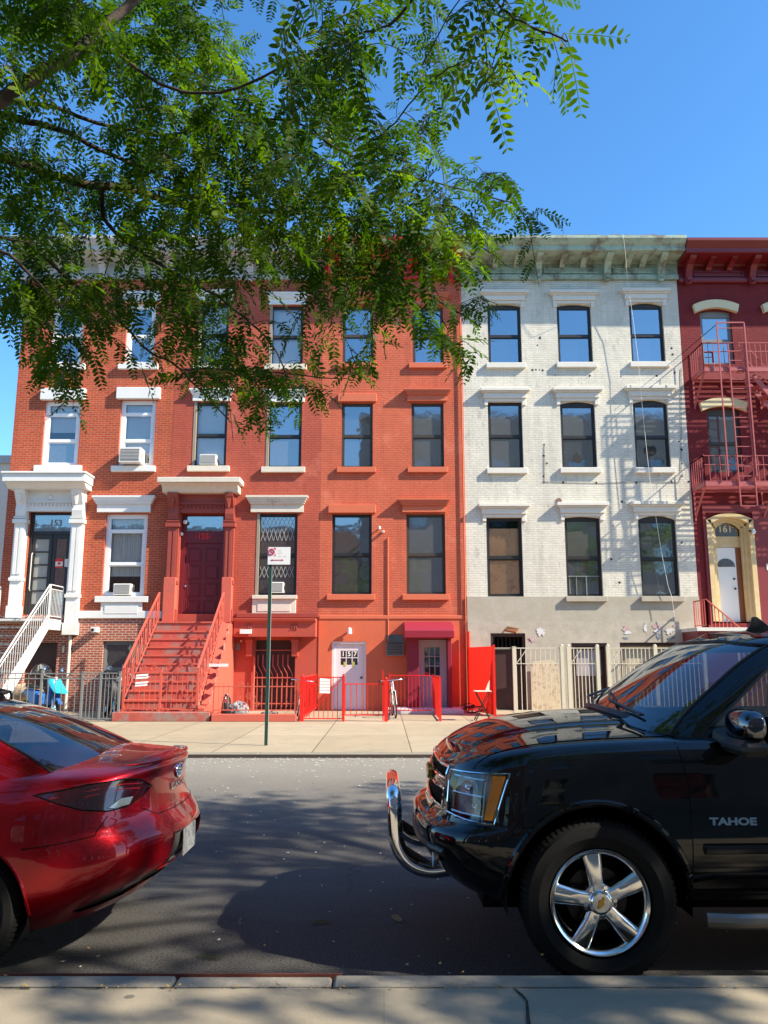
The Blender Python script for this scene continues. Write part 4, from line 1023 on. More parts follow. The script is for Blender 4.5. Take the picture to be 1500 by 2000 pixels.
# ---- 161: maroon
h5 = thing('row_house', 'dark maroon row house with arched cream lintels and a fire escape, rightmost', 'house', (13, YF, ZW), 'row houses across the street')
h_cur = h5
X0, X1 = EDGE[4], EDGE[5]
r0 = rect(1370, 606, 1431, 711); r1 = rect(1384, 797, 1448, 922); dr161 = rect(1384, 1003, 1476, 1214)
dxo = at(1505, 660, YF).x - r0[0]
W161 = [r0, r1] + [(r0[0] + 2.2, r0[1] + 2.2, r0[2], r0[3]), (r1[0] + 2.2, r1[1] + 2.2, r1[2], r1[3])] + [(r0[0] + 4.4, r0[1] + 4.4, r0[2], r0[3]), (r1[0] + 4.4, r1[1] + 4.4, r1[2], r1[3])]
W161 += [(13.6, 14.7, 3.6, 6.0)]
wb = MB(); wall(wb, X0, X1, ZW, 13.75, [r + (.07,) for r in W161] + [dr161[:2] + (2.7, dr161[3], .16)], YF, .2); wb.build('wall', M['brick161'], h5)
body(h5, X0, X1, M['brick161'])
MB().box(X0 + .28, dr161[0] - .001, YF - .06, YF + .01, 2.35, 6.3).box(dr161[1] + .001, X1, YF - .06, YF + .01, 2.35, 6.3).box(dr161[0] - .0005, dr161[1] + .0005, YF - .06, YF + .01, dr161[3] + .02, 6.3).build('ground_floor_panel', mat('maroon_smooth', (.20, .02, .025), .5, var=.08), h5)
for i, r in enumerate(W161):
    x0, x1, z0, z1 = r
    window(h5, r, M['metal_grey'] if i == 0 else M['brown_frame'], (M['glass_sky'], M['glass_sky']) if i in (0, 2, 4) else (M['glass_dark'],) * 2, 'blind' if i in (1, 3) else None, fw=.07, arch=.14, cur=.6)
    if i < 6:
        q = MB(); n = 10; a, b = x0 - .17, x1 + .17; vs = []
        lo = [(a + (b - a) * k / n, z1 - .12 + .16 * (1 - (2 * k / n - 1) ** 2)) for k in range(n + 1)]
        hi = [(a - .06 + (b - a + .12) * k / n, z1 + .14 + .17 * (1 - (2 * k / n - 1) ** 2)) for k in range(n + 1)]
        q.prism([(x, YF - .14, z) for x, z in lo] + [(x, YF - .14, z) for x, z in hi[::-1]], (0, .16, 0)); q.build('lintel', M['trim_161'], h5)
bu = lambda *us: [at(u, 520, YF - .3).x for u in us]
b0 = bu(1346, 1471); gp = b0[1] - b0[0]
cornice(h5, X0 + .05, X1, M['maroon'], [b0[0] + gp * k for k in range(4)], [b0[0] + gp * (k + f) for k in range(3) for f in (.33, .66)], z0=13.58, z1=14.66)
x0, x1, z0, z1 = dr161
q = MB(); n = 12
for k, (o, w_, yy) in enumerate(((0, .14, -.09), (.14, .1, .02), (.24, .08, .10))):
    xa, xb = x0 + o, x1 - o; zt = z1 - o * .8
    q.box(xa, xa + w_, YF + yy, YF + yy + .12, 2.75, zt - .2); q.box(xb - w_, xb, YF + yy, YF + yy + .12, 2.75, zt - .2)
    arcO = [(xa + (xb - xa) * j / n, zt - .2 + .2 * (1 - (2 * j / n - 1) ** 2)) for j in range(n + 1)]
    arcI = [(xa + w_ + (xb - xa - 2 * w_) * j / n, zt - .2 - w_ * .9 + .2 * (1 - (2 * j / n - 1) ** 2)) for j in range(n + 1)]
    q.prism([(x, YF + yy, z) for x, z in arcO] + [(x, YF + yy, z) for x, z in arcI[::-1]], (0, .12, 0))
q.build('door_arch', M['ochre'], h5)
zt = at(1420, 1045, YF).z; xa, xb = x0 + .32, x1 - .32; y = YF + .24
q = MB().box(xa - .02, xb + .02, y - .01, y + .06, zt - .35, zt - .01); q.build('transom_rail', M['ochre'], h5)
MB().box(xa - .02, xb + .02, y + .03, y + .034, zt - .005, z1 - .25).build('transom_pane', M['glass_dark'], h5)
text_on_wall(MB(), '161', .3, (xa + xb) / 2 - .02, y + .02, zt + .22, .006, .006).build('house_number', M['trim_161'], h5)
MB().box(xb - .16, xb, y, y + .05, z0, zt - .36).build('door_side_panel', mat('brown_wood', (.22, .07, .025), .5, var=.2), h5)
dr = MB().box(xa, xb - .165, y, y + .05, z0, zt - .36).build('front_door', M['lettering_white'], h5)
q = MB(); cxx = (xa + xb - .16) / 2; zz = zt - .95; ang = [math.pi * i / 12 for i in range(13)]
q.prism([(cxx + .28 * math.cos(a), y - .003, zz + .26 * math.sin(a)) for a in ang], (0, -.006, 0)); q.build('fan_light', M['glass_dark'], dr)
q = MB(); q.lathe([(0, -.06), (.035, -.05), (.02, 0)], (xb - .26, y, z0 + 1.0), 'Y', 10); q.lathe([(0, -.03), (.03, -.03), (.03, 0)], (xb - .26, y, z0 + 1.3), 'Y', 10); q.build('door_knob', M['metal_dark'], dr)
p = at(1472, 1040, YF - .15); q = MB().lathe([(0, -.06), (.06, -.03), (.06, .05), (.03, .1)], (p.x, YF - .15, p.z), 'Z', 12); q.build('wall_lamp', M['lamp'], h5, smooth=True)
p = at(1462, 1037, YF - .1); MB().tube([(p.x + .14, YF - .06, p.z), (p.x, YF - .16, p.z)], .035, 8).build('lamp_arm', M['metal_dark'], h5)
p = at(1506, 1108, YF - .07); text_on_wall(MB(), '161', .26, p.x + .02, YF - .061, p.z, .012, .008).build('wall_number', M['lettering_white'], h5)
# stoop of 161 runs off to the right
q = MB(); xa = at(1352, 1225, YF - .9).x; q.box(xa, 15.2, YF - 1.3, YF - .061, ZW, 2.42); q.build('landing', M['maroon'], h5)
MB().box(xa - .04, 15.24, YF - 1.36, YF - .06, 2.421, 2.52).build('landing_slab', M['trim_159'], h5)
a = Vector((at(1398, 1200, 22.6).x, YF - 1.3, 2.52)); q = MB(); b = Vector((a.x + .65, YF - 3.4, 1.0)); b = Vector((a.x + .1, YF - 3.9, .95))
a0 = Vector((a.x, YF - .25, 2.52)); a = Vector((a.x, YF - 1.2, 2.52)); b = Vector((a.x + 1.3, YF - 1.25, 1.35))
baluster_rail(q, a0, a, .08, .8, 6); baluster_rail(q, a, b, .08, .8, 12); q.build('stoop_railing', M['metal_pink'], h5)

# fire escape
fe = thing('fire_escape', 'red iron fire escape on the maroon house at the right edge', 'fire escape', (11, YF - .5, 6))
def platform(zf, xa, xb, zr):
    q = MB(); ya, yb_ = YF - .98, YF - .02
    for y in (ya, yb_): q.bar((xa, y, zf), (xb, y, zf), .05, .12)
    for x in (xa, xb): q.bar((x, ya, zf), (x, yb_, zf), .05, .12)
    n = int((xb - xa) / .3)
    for k in range(14):
        y = ya + .06 + (yb_ - ya - .1) * k / 13; q.bar((xa + (1.0 if False else 0), y, zf + .03), (xb, y, zf + .03), .03, .012)
    q.build('platform', M['fe_red'], fe)
    q = MB()
    for (a, b) in (((xa, ya), (xb, ya)), ((xa, yb_), (xa, ya))):
        for hz in (.86, .58 if a[1] == b[1] else .86, .08): q.bar((a[0], a[1], zf + hz), (b[0], b[1], zf + hz), .03, .02)
        L_ = math.hypot(b[0] - a[0], b[1] - a[1]); m_ = max(3, int(L_ / .16))
        for k in range(m_ + 1):
            t = k / m_; x, y = a[0] + (b[0] - a[0]) * t, a[1] + (b[1] - a[1]) * t
            q.bar((x, y, zf), (x, y, zf + (.86 if k % 99 else .9)), .016)
    q.build('guard_rail', M['fe_red'], fe)
    for x in (xa + .02, xa + 2.1, xb - .02):
        q = MB(); q.bar((x, ya + .08, zf - .06), (x, yb_, zf - .85), .045); q.bar((x, yb_, zf), (x, yb_, zf - .95), .045)
        q.build('support_bracket', M['fe_red'], fe)
p1 = at(1378, 716, YF - .5); p2 = at(1380, 930, YF - .5); xE = 16.3
platform(at(1378, 722, YF - .98).z, p1.x - .25, xE, 0); platform(at(1376, 945, YF - .98).z, p2.x - .25, xE, 0)
zA = at(1378, 722, YF - .98).z; zB = at(1376, 945, YF - .98).z
q = MB(); y = YF - 1.04; la, lb = at(1424, 700, y).x, at(1455, 700, y).x
zlo = at(1440, 988, y).z; zhi = at(1440, 672, y).z
for x in (la, lb): q.bar((x, y, zlo), (x, y, zhi), .03, .05)
z = zlo
while z < zhi: q.bar((la, y, z), (lb, y, z), .022); z += .30
q.build('drop_ladder', M['fe_red'], fe)
q = MB(); ga, gb = at(1401, 650, y - .04).x, at(1449, 650, y - .04).x; zt = at(1420, 631, y).z; zl_ = at(1420, 905, y).z - .1
for x in (ga, gb + .09): q.bar((x, y - .04, zl_ - .3), (x, y - .04, zt), .035)
q.bar((ga, y - .04, zt), (gb + .09, y - .04, zt), .035); q.bar((ga, y - .04, zt - .18), (gb + .09, y - .04, zt - .18), .02); q.build('ladder_guide', M['fe_red'], fe)
q = MB(); xs0, xs1 = at(1462, 740, YF - .5).x, at(1462, 740, YF - .5).x + 2.6
for y in (YF - .78, YF - .28): q.bar((xs0, y, zA - .1), (xs1, y, zB + .05), .05, .14)
n = 11
for k in range(1, n):
    t = k / n; x = xs0 + (xs1 - xs0) * t; z = zA - .1 + (zB + .15 - zA) * t; q.box(x - .1, x + .1, YF - .78, YF - .28, z - .015, z + .015)
for y in (YF - .78, YF - .28): q.bar((xs0, y, zA + .7), (xs1, y, zB + .85), .025)
q.build('stair_flight', M['fe_red'], fe)
q = MB(); a = at(1401, 632, YF - 1.0); b = Vector((X0 - .02, YF - .01, at(1325, 692, YF).z))
q.tube([a, b], .012, 6); q.build('stay_cable', M['metal_dark'], fe)

# far building at the left edge, only a strip of its pale flank shows
fl = thing('neighbour_house', 'pale cream low building just beyond the left end of the row', 'house', (-14, YF + 3, ZW))
q = MB().box(-19, -11.62, YF + 1.2, YF + 9, ZW, 7.9); q.build('wall', M['trim_159'], fl)
MB().box(-19.1, -11.61, YF + 1.1, YF + 9.1, 7.9, 8.15).build('coping', M['greycornice'], fl)
q = MB()
for z in (1.0, 3.6, 6.0): q.box(-13.6, -12.6, YF + 1.18, YF + 1.21, z + .1, z + 1.5)
q.build('window', M['glass_dark'], fl)
# house to the right of the maroon one, beyond the frame, so that a step aside shows no void
fr_ = thing('row_house', 'brown brick row house beyond the right edge of the view', 'house', (20, YF, ZW), 'row houses across the street')
wr = [(x, x + 1.05, z, z + 1.9) for x in (17.6, 20.0, 22.3) for z in (4.0, 7.6, 11.0)]
q = MB(); wall(q, 16.62, 24.5, ZW, 13.9, wr, YF); q.build('wall', M['brick153b'], fr_)
MB().box(16.64, 24.48, YF + .3, YF + 11, ZW, 13.8).build('side_wall', M['room'], fr_)
q = MB()
for r in wr: q.box(r[0], r[1], YF + .12, YF + .13, r[2], r[3])
q.build('window', M['glass_dark'], fr_)
cornice(fr_, 16.64, 24.5, M['greycornice'], [17, 20.5, 24.2], [])
# ------------------------------------------------------------------ cars
def interp(keys, x):
    """smooth (monotone cubic) interpolation through (x, value) keys"""
    if x <= keys[0][0]: return keys[0][1]
    if x >= keys[-1][0]: return keys[-1][1]
    n = len(keys)
    d = [(keys[i + 1][1] - keys[i][1]) / (keys[i + 1][0] - keys[i][0]) for i in range(n - 1)]
    def tan(i):
        if i == 0: return d[0]
        if i == n - 1: return d[-1]
        if d[i - 1] * d[i] <= 0: return 0
        return 2 * d[i - 1] * d[i] / (d[i - 1] + d[i])
    for i in range(n - 1):
        if keys[i][0] <= x <= keys[i + 1][0]:
            h = keys[i + 1][0] - keys[i][0]; t = (x - keys[i][0]) / h
            return ((2*t**3 - 3*t*t + 1) * keys[i][1] + (t**3 - 2*t*t + t) * h * tan(i) + (-2*t**3 + 3*t*t) * keys[i + 1][1] + (t**3 - t*t) * h * tan(i + 1))
def half_outline(s0, s1, w_, rx0, rx1, n0, n1, nth=20, nside=44):
    pts = []
    for i in range(nth + 1):
        a = (i / nth) * math.pi / 2
        pts.append((s0 + rx0 * (1 - math.cos(a) ** (2 / n0)), w_ * math.sin(a) ** (2 / n0) if i else 0.))
    for i in range(1, nside): pts.append((s0 + rx0 + (s1 - rx1 - s0 - rx0) * i / nside, w_))
    for i in range(nth, -1, -1):
        a = (i / nth) * math.pi / 2
        pts.append((s1 - rx1 * (1 - math.cos(a) ** (2 / n1)), w_ * math.sin(a) ** (2 / n1) if i else 0.))
    return pts
class Shell:
    """stack of plan outlines; s = distance from one end, y sideways, z up; then mapped to the world"""
    def __init__(s): s.bm = bmesh.new()
    def stack(s, levels, fn, zfn, cap=None, crown=None, capm=14, bottom=False, warp=None):
        bm = s.bm; rings = []
        for v in levels:
            h = half_outline(*fn(v)); N = len(h)
            loop = [(p[0], p[1]) for p in h] + [(p[0], -p[1]) for p in h[-2:0:-1]]
            ring = []
            for (a, b) in loop:
                z = zfn(v, a)
                if warp: a, b, z = warp(a, b, z, v)
                ring.append(bm.verts.new((a, b, z)))
            rings.append(ring)
        for A, B in zip(rings, rings[1:]):
            n = len(A)
            for i in range(n): bm.faces.new((A[i], A[(i + 1) % n], B[(i + 1) % n], B[i]))
        for ring, do, cf, cr in ((rings[-1], cap, True, crown), (rings[0], bottom, False, None)):
            if not do: continue
            n = len(ring); rows = []
            for i in range(1, N - 1):
                a = ring[i]; b = ring[(n - i) % n]; row = [a]
                for k in range(1, capm):
                    r = 1 - 2 * k / capm; co = Vector((a.co.x, a.co.y * r, a.co.z + (crown(a.co.x, a.co.y * r) * (1 - r * r) if cr else 0)))
                    row.append(bm.verts.new(co))
                row.append(b); rows.append(row)
            tip0 = ring[0]; tip1 = ring[N - 1]
            for ra, rb in zip(rows, rows[1:]):
                sm = (ra[0].co.x + rb[0].co.x) / 2
                if callable(do) and not do(sm): continue
                for k in range(capm): bm.faces.new((ra[k], ra[k + 1], rb[k + 1], rb[k]))
            for tip, row in ((tip0, rows[0]), (tip1, rows[-1])):
                for k in range(capm): bm.faces.new((tip, row[k + 1], row[k]))
        return s
    def done(s, mapf, flip):
        bm = s.bm
        bmesh.ops.delete(bm, geom=[v for v in bm.verts if not v.link_faces], context='VERTS')
        for v in bm.verts: v.co = mapf(*v.co)
        bm.normal_update()
        bmesh.ops.recalc_face_normals(bm, faces=bm.faces)
        bm.normal_update()
        return bm
def in_poly(x, y, poly):
    c = False; n = len(poly)
    for i in range(n):
        x1, y1 = poly[i]; x2, y2 = poly[(i + 1) % n]
        if (y1 > y) != (y2 > y) and x < (x2 - x1) * (y - y1) / (y2 - y1) + x1: c = not c
    return c
def cut_patch(bm, poly, A, B, D, nmin=.15, side=None):
    A = Vector(A); B = Vector(B); D = Vector(D)
    xs = [p[0] for p in poly]; ys = [p[1] for p in poly]; m = .12
    def near(f):
        if f.normal.dot(D) < nmin: return False
        c = f.calc_center_median(); a, b = c.dot(A), c.dot(B)
        return min(xs) - m < a < max(xs) + m and min(ys) - m < b < max(ys) + m and (side is None or side(c))
    F = [f for f in bm.faces if near(f)]
    n = len(poly)
    for i in range(n):
        p = Vector(poly[i]); q = Vector(poly[(i + 1) % n]); e = (q - p).normalized()
        no = A * (-e.y) + B * e.x
        geom = list({v for f in F for v in f.verts}) + list({e_ for f in F for e_ in f.edges}) + F
        r = bmesh.ops.bisect_plane(bm, geom=geom, dist=1e-6, plane_co=A * p.x + B * p.y, plane_no=no)
        F = [g for g in r['geom'] if isinstance(g, bmesh.types.BMFace) and g.is_valid]
    bm.normal_update()
    return [f for f in F if in_poly(f.calc_center_median().dot(A), f.calc_center_median().dot(B), poly)]
def take(bm, faces, inset=0.):
    mb = MB(); idx = {}
    for f in faces:
        for v in f.verts:
            if v not in idx: idx[v] = len(mb.v); mb.v.append(tuple(v.co - v.normal * inset))
        mb.f.append(tuple(idx[v] for v in f.verts))
    if faces: bmesh.ops.delete(bm, geom=faces, context='FACES')
    return mb
def bm_to_mb(bm):
    mb = MB(); bm.verts.index_update()
    mb.v = [tuple(v.co) for v in bm.verts]; mb.f = [tuple(v.index for v in f.verts) for f in bm.faces]; return mb
def carpaint(name, col, metal, rough, flake=None):
    m, nt, N, L, P = newmat(name)
    g = geopos(nt)
    dirt = ramp(nt, noise(nt, g, 3.0, 8, .7), [(.5, 0.), (.95, .04)])
    c = mixc(nt, dirt, col, (.2, .18, .15))
    L.new(c, P.inputs['Base Color'])
    P.inputs['Metallic'].default_value = metal; P.inputs['Roughness'].default_value = rough
    P.inputs['Coat Weight'].default_value = 1.; P.inputs['Coat Roughness'].default_value = .025; P.inputs['Coat IOR'].default_value = 1.5
    L.new(bumpn(nt, noise(nt, g, 1.6, 3), .05, .05), P.inputs['Coat Normal'])
    return m
M['paint_black'] = carpaint('black_car_paint', (.0035, .0038, .005), 0, .25)
M['paint_black'].node_tree.nodes['Principled BSDF'].inputs['Specular IOR Level'].default_value = 0
M['paint_red'] = carpaint('deep_red_metallic_paint', (.29, .002, .007), .65, .30)
M['paint_red'].node_tree.nodes['Principled BSDF'].inputs['Specular IOR Level'].default_value = .1
M['paint_red'].node_tree.nodes['Principled BSDF'].inputs['Coat IOR'].default_value = 1.42
M['car_glass'] = glassmat('car_glass', .17, tint=(.012, .016, .018), see=.5, rough=.0, wav=.012)
M['car_glass_dark'] = glassmat('tinted_car_glass', .12, tint=(.008, .01, .01), see=.25, rough=.0, wav=.01)
M['dark_chrome'] = mat('dark_chrome', (.13, .13, .14), .06, 1., var=.02)
M['well'] = mat('wheel_well_black', (.006, .006, .006), .9, var=.1, spec=.1)
M['interior_car'] = mat('grey_car_interior', (.11, .105, .10), .8, var=.15)
M['lamp_clear'] = glassmat('clear_lamp_lens', .05, tint=(.1, .1, .11), see=.96, rough=.01, wav=.0, bl=.08)
M['lamp_silver'] = mat('lamp_reflector', (.75, .75, .76), .42, 1., var=.1, vscale=20)
M['amber'] = mat('amber_lens', (.85, .27, .015), .3, var=.08, vscale=20, spec=.3)
M['tail_red'] = mat('dark_red_tail_lens', (.035, .001, .002), .12, var=.3, vscale=7, coat=1.)
M['tail_clear'] = mat('clear_tail_lens', (.33, .37, .36), .18, .3, var=.35, vscale=60, coat=1.)
M['plate'] = mat('worn_number_plate', (.24, .25, .25), .45, .1, var=.2, vscale=25, second=(.10, .11, .14), sscale=34, sfac=(.5, .58))
M['gold'] = mat('gold_emblem', (.55, .33, .06), .3, .8, var=.1)
def wheel(parent, cx, cy, cz, Rt, wd, rr, side, style, rimmat, seed=0):
    """side -1: outer face towards -Y"""
    S = side
    y0 = cy
    t = MB(); w2 = wd
    prof = [(rr, .02), (rr + .012, -.004), (rr + .03, -.012), (rr + (Rt - rr) * .45, -.028), (rr + (Rt - rr) * .8, -.018), (Rt - .02, .004), (Rt - .004, .03), (Rt, .06), (Rt, w2 - .06), (Rt - .02, w2 - .004), (rr + .03, w2 + .01), (rr, w2 - .02)]
    t.lathe([(r, -S * h) for r, h in prof], (cx, y0, cz), 'Y', 72)
    wl = t.build('wheel', M['rubber'], parent, smooth=True, sharp=30)
    g = MB(); n = 78
    for k in range(n):                       # tread blocks on the shoulder
        a = 2 * math.pi * k / n; da = .026
        ring = []
        for r, h in ((Rt - .028, -.002), (Rt - .012, .012), (Rt + .004, .035), (Rt + .006, .07)):
            ring.append([(cx + r * math.cos(a + s_), y0 - S * h, cz + r * math.sin(a + s_)) for s_ in (-da, da)])
        vs = [p for q in ring for p in q] + [(cx + (Rt - .03) * math.cos(a + s_), y0 - S * .07, cz + (Rt - .03) * math.sin(a + s_)) for s_ in (-da, da)]
        g.add(vs, [(0, 1, 3, 2), (2, 3, 5, 4), (4, 5, 7, 6), (0, 2, 4, 6, 8), (1, 9, 7, 5, 3)])
    g.build('tread', M['rubber'], wl, recalc=True)
    r_ = MB()
    r_.lathe([(rr + .004, -S * -.006), (rr + .006, -S * .0), (rr - .004, -S * -.010), (rr - .016, -S * -.002), (rr - .03, -S * .02), (rr - .036, -S * .06), (rr - .045, -S * .16), (rr - .04, -S * .2)], (cx, y0, cz), 'Y', 72)
    rim = r_.build('rim', rimmat, wl, smooth=True, sharp=60)
    MB().lathe([(0, -S * .13), (rr - .045, -S * .13)], (cx, y0, cz), 'Y', 40).build('hub_back', M['well'], rim)
    MB().lathe([(.06, -S * .085), (rr * .62, -S * .085), (rr * .62, -S * .11)], (cx, y0, cz), 'Y', 40).build('brake_disc', M['metal_dark'], rim)
    off = math.radians(98 if style == 'five' else 90)
    ns = 5
    for k in range(ns):
        a = off + 2 * math.pi * k / ns
        ca, sa = math.cos(a), math.sin(a); tv = Vector((-sa, 0, ca)); rv = Vector((ca, 0, sa)); o = Vector((cx, y0, cz))
        q = MB(); sec = []
        for r, hw, h, dpt in ((.055, .036, .004, .05), (.10, .036, .0, .05), (rr * .62, .040, -.002, .05), (rr - .035, .046, .003, .06), (rr - .006, .050, .006, .06)):
            prof2 = [(-hw - .010, h + dpt), (-hw - .002, h + .016), (-hw * .80, h + .004), (-hw * .6, h), (0, h - .001), (hw * .6, h), (hw * .80, h + .004), (hw + .002, h + .016), (hw + .010, h + dpt)]
            sec.append([o + rv * r + tv * x + Vector((0, -S * y_, 0)) for x, y_ in prof2])
        n = len(sec[0]); vs = [p for s_ in sec for p in s_]; fs = []
        for i in range(len(sec) - 1):
            for j in range(n - 1): fs.append((i * n + j, i * n + j + 1, (i + 1) * n + j + 1, (i + 1) * n + j))
        q.add(vs, fs); q.build('spoke', rimmat, rim, smooth=True, sharp=25)
    q = MB(); q.lathe([(.0, -S * -.012), (.045, -S * -.012), (.050, -S * -.006), (.056, -S * -.004), (.062, -S * .004), (.075, -S * .010), (.088, -S * .018), (.094, -S * .05)], (cx, y0, cz), 'Y', 40)
    hub = q.build('hub', rimmat, rim, smooth=True, sharp=30)
    for k in range(5 if style != 'five' else 6):
        a = off + .52 + 2 * math.pi * k / (5 if style != 'five' else 6); MB().cyl((cx + .076 * math.cos(a), y0 - S * .02, cz + .076 * math.sin(a)), (cx + .076 * math.cos(a), y0 + S * .002, cz + .076 * math.sin(a)), .011, 6).build('lug_nut', M['chrome'], hub)
    return wl, hub
def tube_on(bvh, pts2, ax, D, r, mat_, name, parent, off=0., closed=False, n=6):
    """line following the body: pts2 are (a,b) in axes ax=(A,B); cast along -D"""
    A, B = Vector(ax[0]), Vector(ax[1]); D = Vector(D); out = []
    for (a, b) in pts2:
        o = A * a + B * b + D * 12
        o -= 0 * D
        hit = bvh.ray_cast(o, -D)
        if hit[0] is not None: out.append(hit[0] + D * off)
    if len(out) < 2: return None
    return MB().tube(out, r, n, closed=closed).build(name, mat_, parent, smooth=True)
def dense(poly, step=.03, closed=True):
    out = []; n = len(poly)
    for i in range(n if closed else n - 1):
        a, b = poly[i], poly[(i + 1) % n]; L_ = math.hypot(b[0] - a[0], b[1] - a[1]); k = max(1, int(L_ / step))
        for j in range(k): out.append((a[0] + (b[0] - a[0]) * j / k, a[1] + (b[1] - a[1]) * j / k))
    if not closed: out.append(poly[-1])
    return out
EX, EY, EZ = Vector((1, 0, 0)), Vector((0, 1, 0)), Vector((0, 0, 1))
# ============ black SUV, nose to the left, s = distance from the nose
X0c, YC = .19, 5.43
suv = thing('parked_suv', 'black SUV with chrome bull bar and polished five spoke wheels, parked at right', 'car', (2.5, YC, 0))
sh = Shell()
ztop = [(0, 1.035), (.12, 1.045), (.3, 1.10), (.6, 1.155), (1.0, 1.185), (1.5, 1.205), (2.2, 1.22), (4.2, 1.24), (5.13, 1.25)]
zbot = [(0, .44), (.3, .38), (.6, .34), (1.4, .38), (4.4, .40), (5.13, .45)]
Ws = [(0, .86), (.1, .93), (.25, .985), (.4, 1.0), (.6, .995), (.8, .975), (.9, .958), (.96, .93), (.99, .90), (1, .875)]
S0 = [(0, .16), (.12, .07), (.25, .02), (.38, .0), (.44, .005), (.49, .03), (.53, .085), (.6, .10), (.8, .115), (.93, .135), (.98, .17), (1, .22)]
S1 = [(0, 5.05), (.2, 5.13), (.45, 5.13), (.5, 5.09), (1, 5.06)]
lv = sorted(set([i / 36 for i in range(37)] + [.965, .985, .47, .51]))
def zf(v, a): return interp(zbot, a) + (interp(ztop, a) - interp(zbot, a)) * v
def fn(v): return (interp(S0, v), interp(S1, v), interp(Ws, v), .62, .35, 2.9, 3.4)
def crown(s_, y):
    c = interp([(0, .02), (.25, .05), (.6, .085), (1.0, .10), (1.5, .10), (4.9, .02)], s_)
    if s_ < 1.7: c += .022 / (1 + math.exp((abs(y) - .52) / .02)) * interp([(.2, 0), (.45, 1), (1.5, 1)], s_)   # raised power dome
    return c
sh.stack(lv, fn, zf, cap=lambda s_: s_ < 1.62 or s_ > 4.95, crown=crown, capm=48, bottom=True)
mp = lambda a, b, c: Vector((X0c + a, YC + b, c))
bm = sh.done(mp, False)
gh = Shell()
G0 = [(0, 1.06), (.2, 1.17), (.5, 1.40), (.8, 1.66), (.93, 1.81), (1, 1.96)]
G1 = [(0, 5.06), (.5, 4.98), (.85, 4.88), (1, 4.78)]
GW = [(0, .885), (.05, .88), (.5, .815), (.8, .765), (.93, .725), (1, .655)]
zr = [(1, 1.76), (2.0, 1.775), (3, 1.80), (4.4, 1.80), (5.1, 1.77)]
gh.stack([i / 26 for i in range(27)] + [], lambda v: (interp(G0, v), interp(G1, v), interp(GW, v), .62, .3, 2.5, 3.5), lambda v, a: (interp(ztop, a) - .03) * (1 - v) + interp(zr, a) * v, cap=lambda s_: True, crown=lambda s_, y: interp([(1.8, .02), (2.6, .05), (5, .03)], s_), capm=20)
g2 = gh.done(mp, False)
bvh_low = BVHTree.FromBMesh(bm); bvh_up = BVHTree.FromBMesh(g2)
def SX(s_): return X0c + s_
# side windows (both sides), windscreen, rear glass
panes = [[(1.60, 1.265), (2.72, 1.275), (2.72, 1.69), (2.20, 1.69), (2.06, 1.645)], [(2.82, 1.275), (3.72, 1.28), (3.72, 1.70), (2.82, 1.69)], [(3.82, 1.29), (4.75, 1.30), (4.62, 1.69), (3.82, 1.70)]]
for sd in (-1, 1):
    for poly in panes:
        pl = [(SX(a), b) for a, b in poly]
        fs = cut_patch(g2, pl, EX, EZ, EY * sd, .3)
        take(g2, fs, .004).build('side_window', M['car_glass'] if poly is panes[0] else M['car_glass_dark'], suv, smooth=True, recalc=False)
        tube_on(bvh_up, dense(pl), (EX, EZ), EY * sd, .010, M['blackplastic'], 'window_seal', suv, closed=True)
wsp = [(YC - .80, 1.22), (YC + .80, 1.22), (YC + .67, 1.71), (YC + .4, 1.74), (YC - .4, 1.74), (YC - .67, 1.71)]
fs = cut_patch(g2, wsp, EY, EZ, -EX, .25); take(g2, fs, .004).build('windscreen', M['car_glass'], suv, smooth=True, recalc=False)
tube_on(bvh_up, dense(wsp), (EY, EZ), -EX, .010, M['blackplastic'], 'windscreen_seal', suv, closed=True)
rgp = [(YC - .66, 1.35), (YC + .66, 1.35), (YC + .6, 1.68), (YC - .6, 1.68)]
fs = cut_patch(g2, rgp, EY, EZ, EX, .25); take(g2, fs, .004).build('rear_window', M['car_glass_dark'], suv, smooth=True, recalc=False)
rf = bm_to_mb(g2).build('cabin_shell', M['paint_black'], suv, smooth=True, sharp=40, recalc=False)
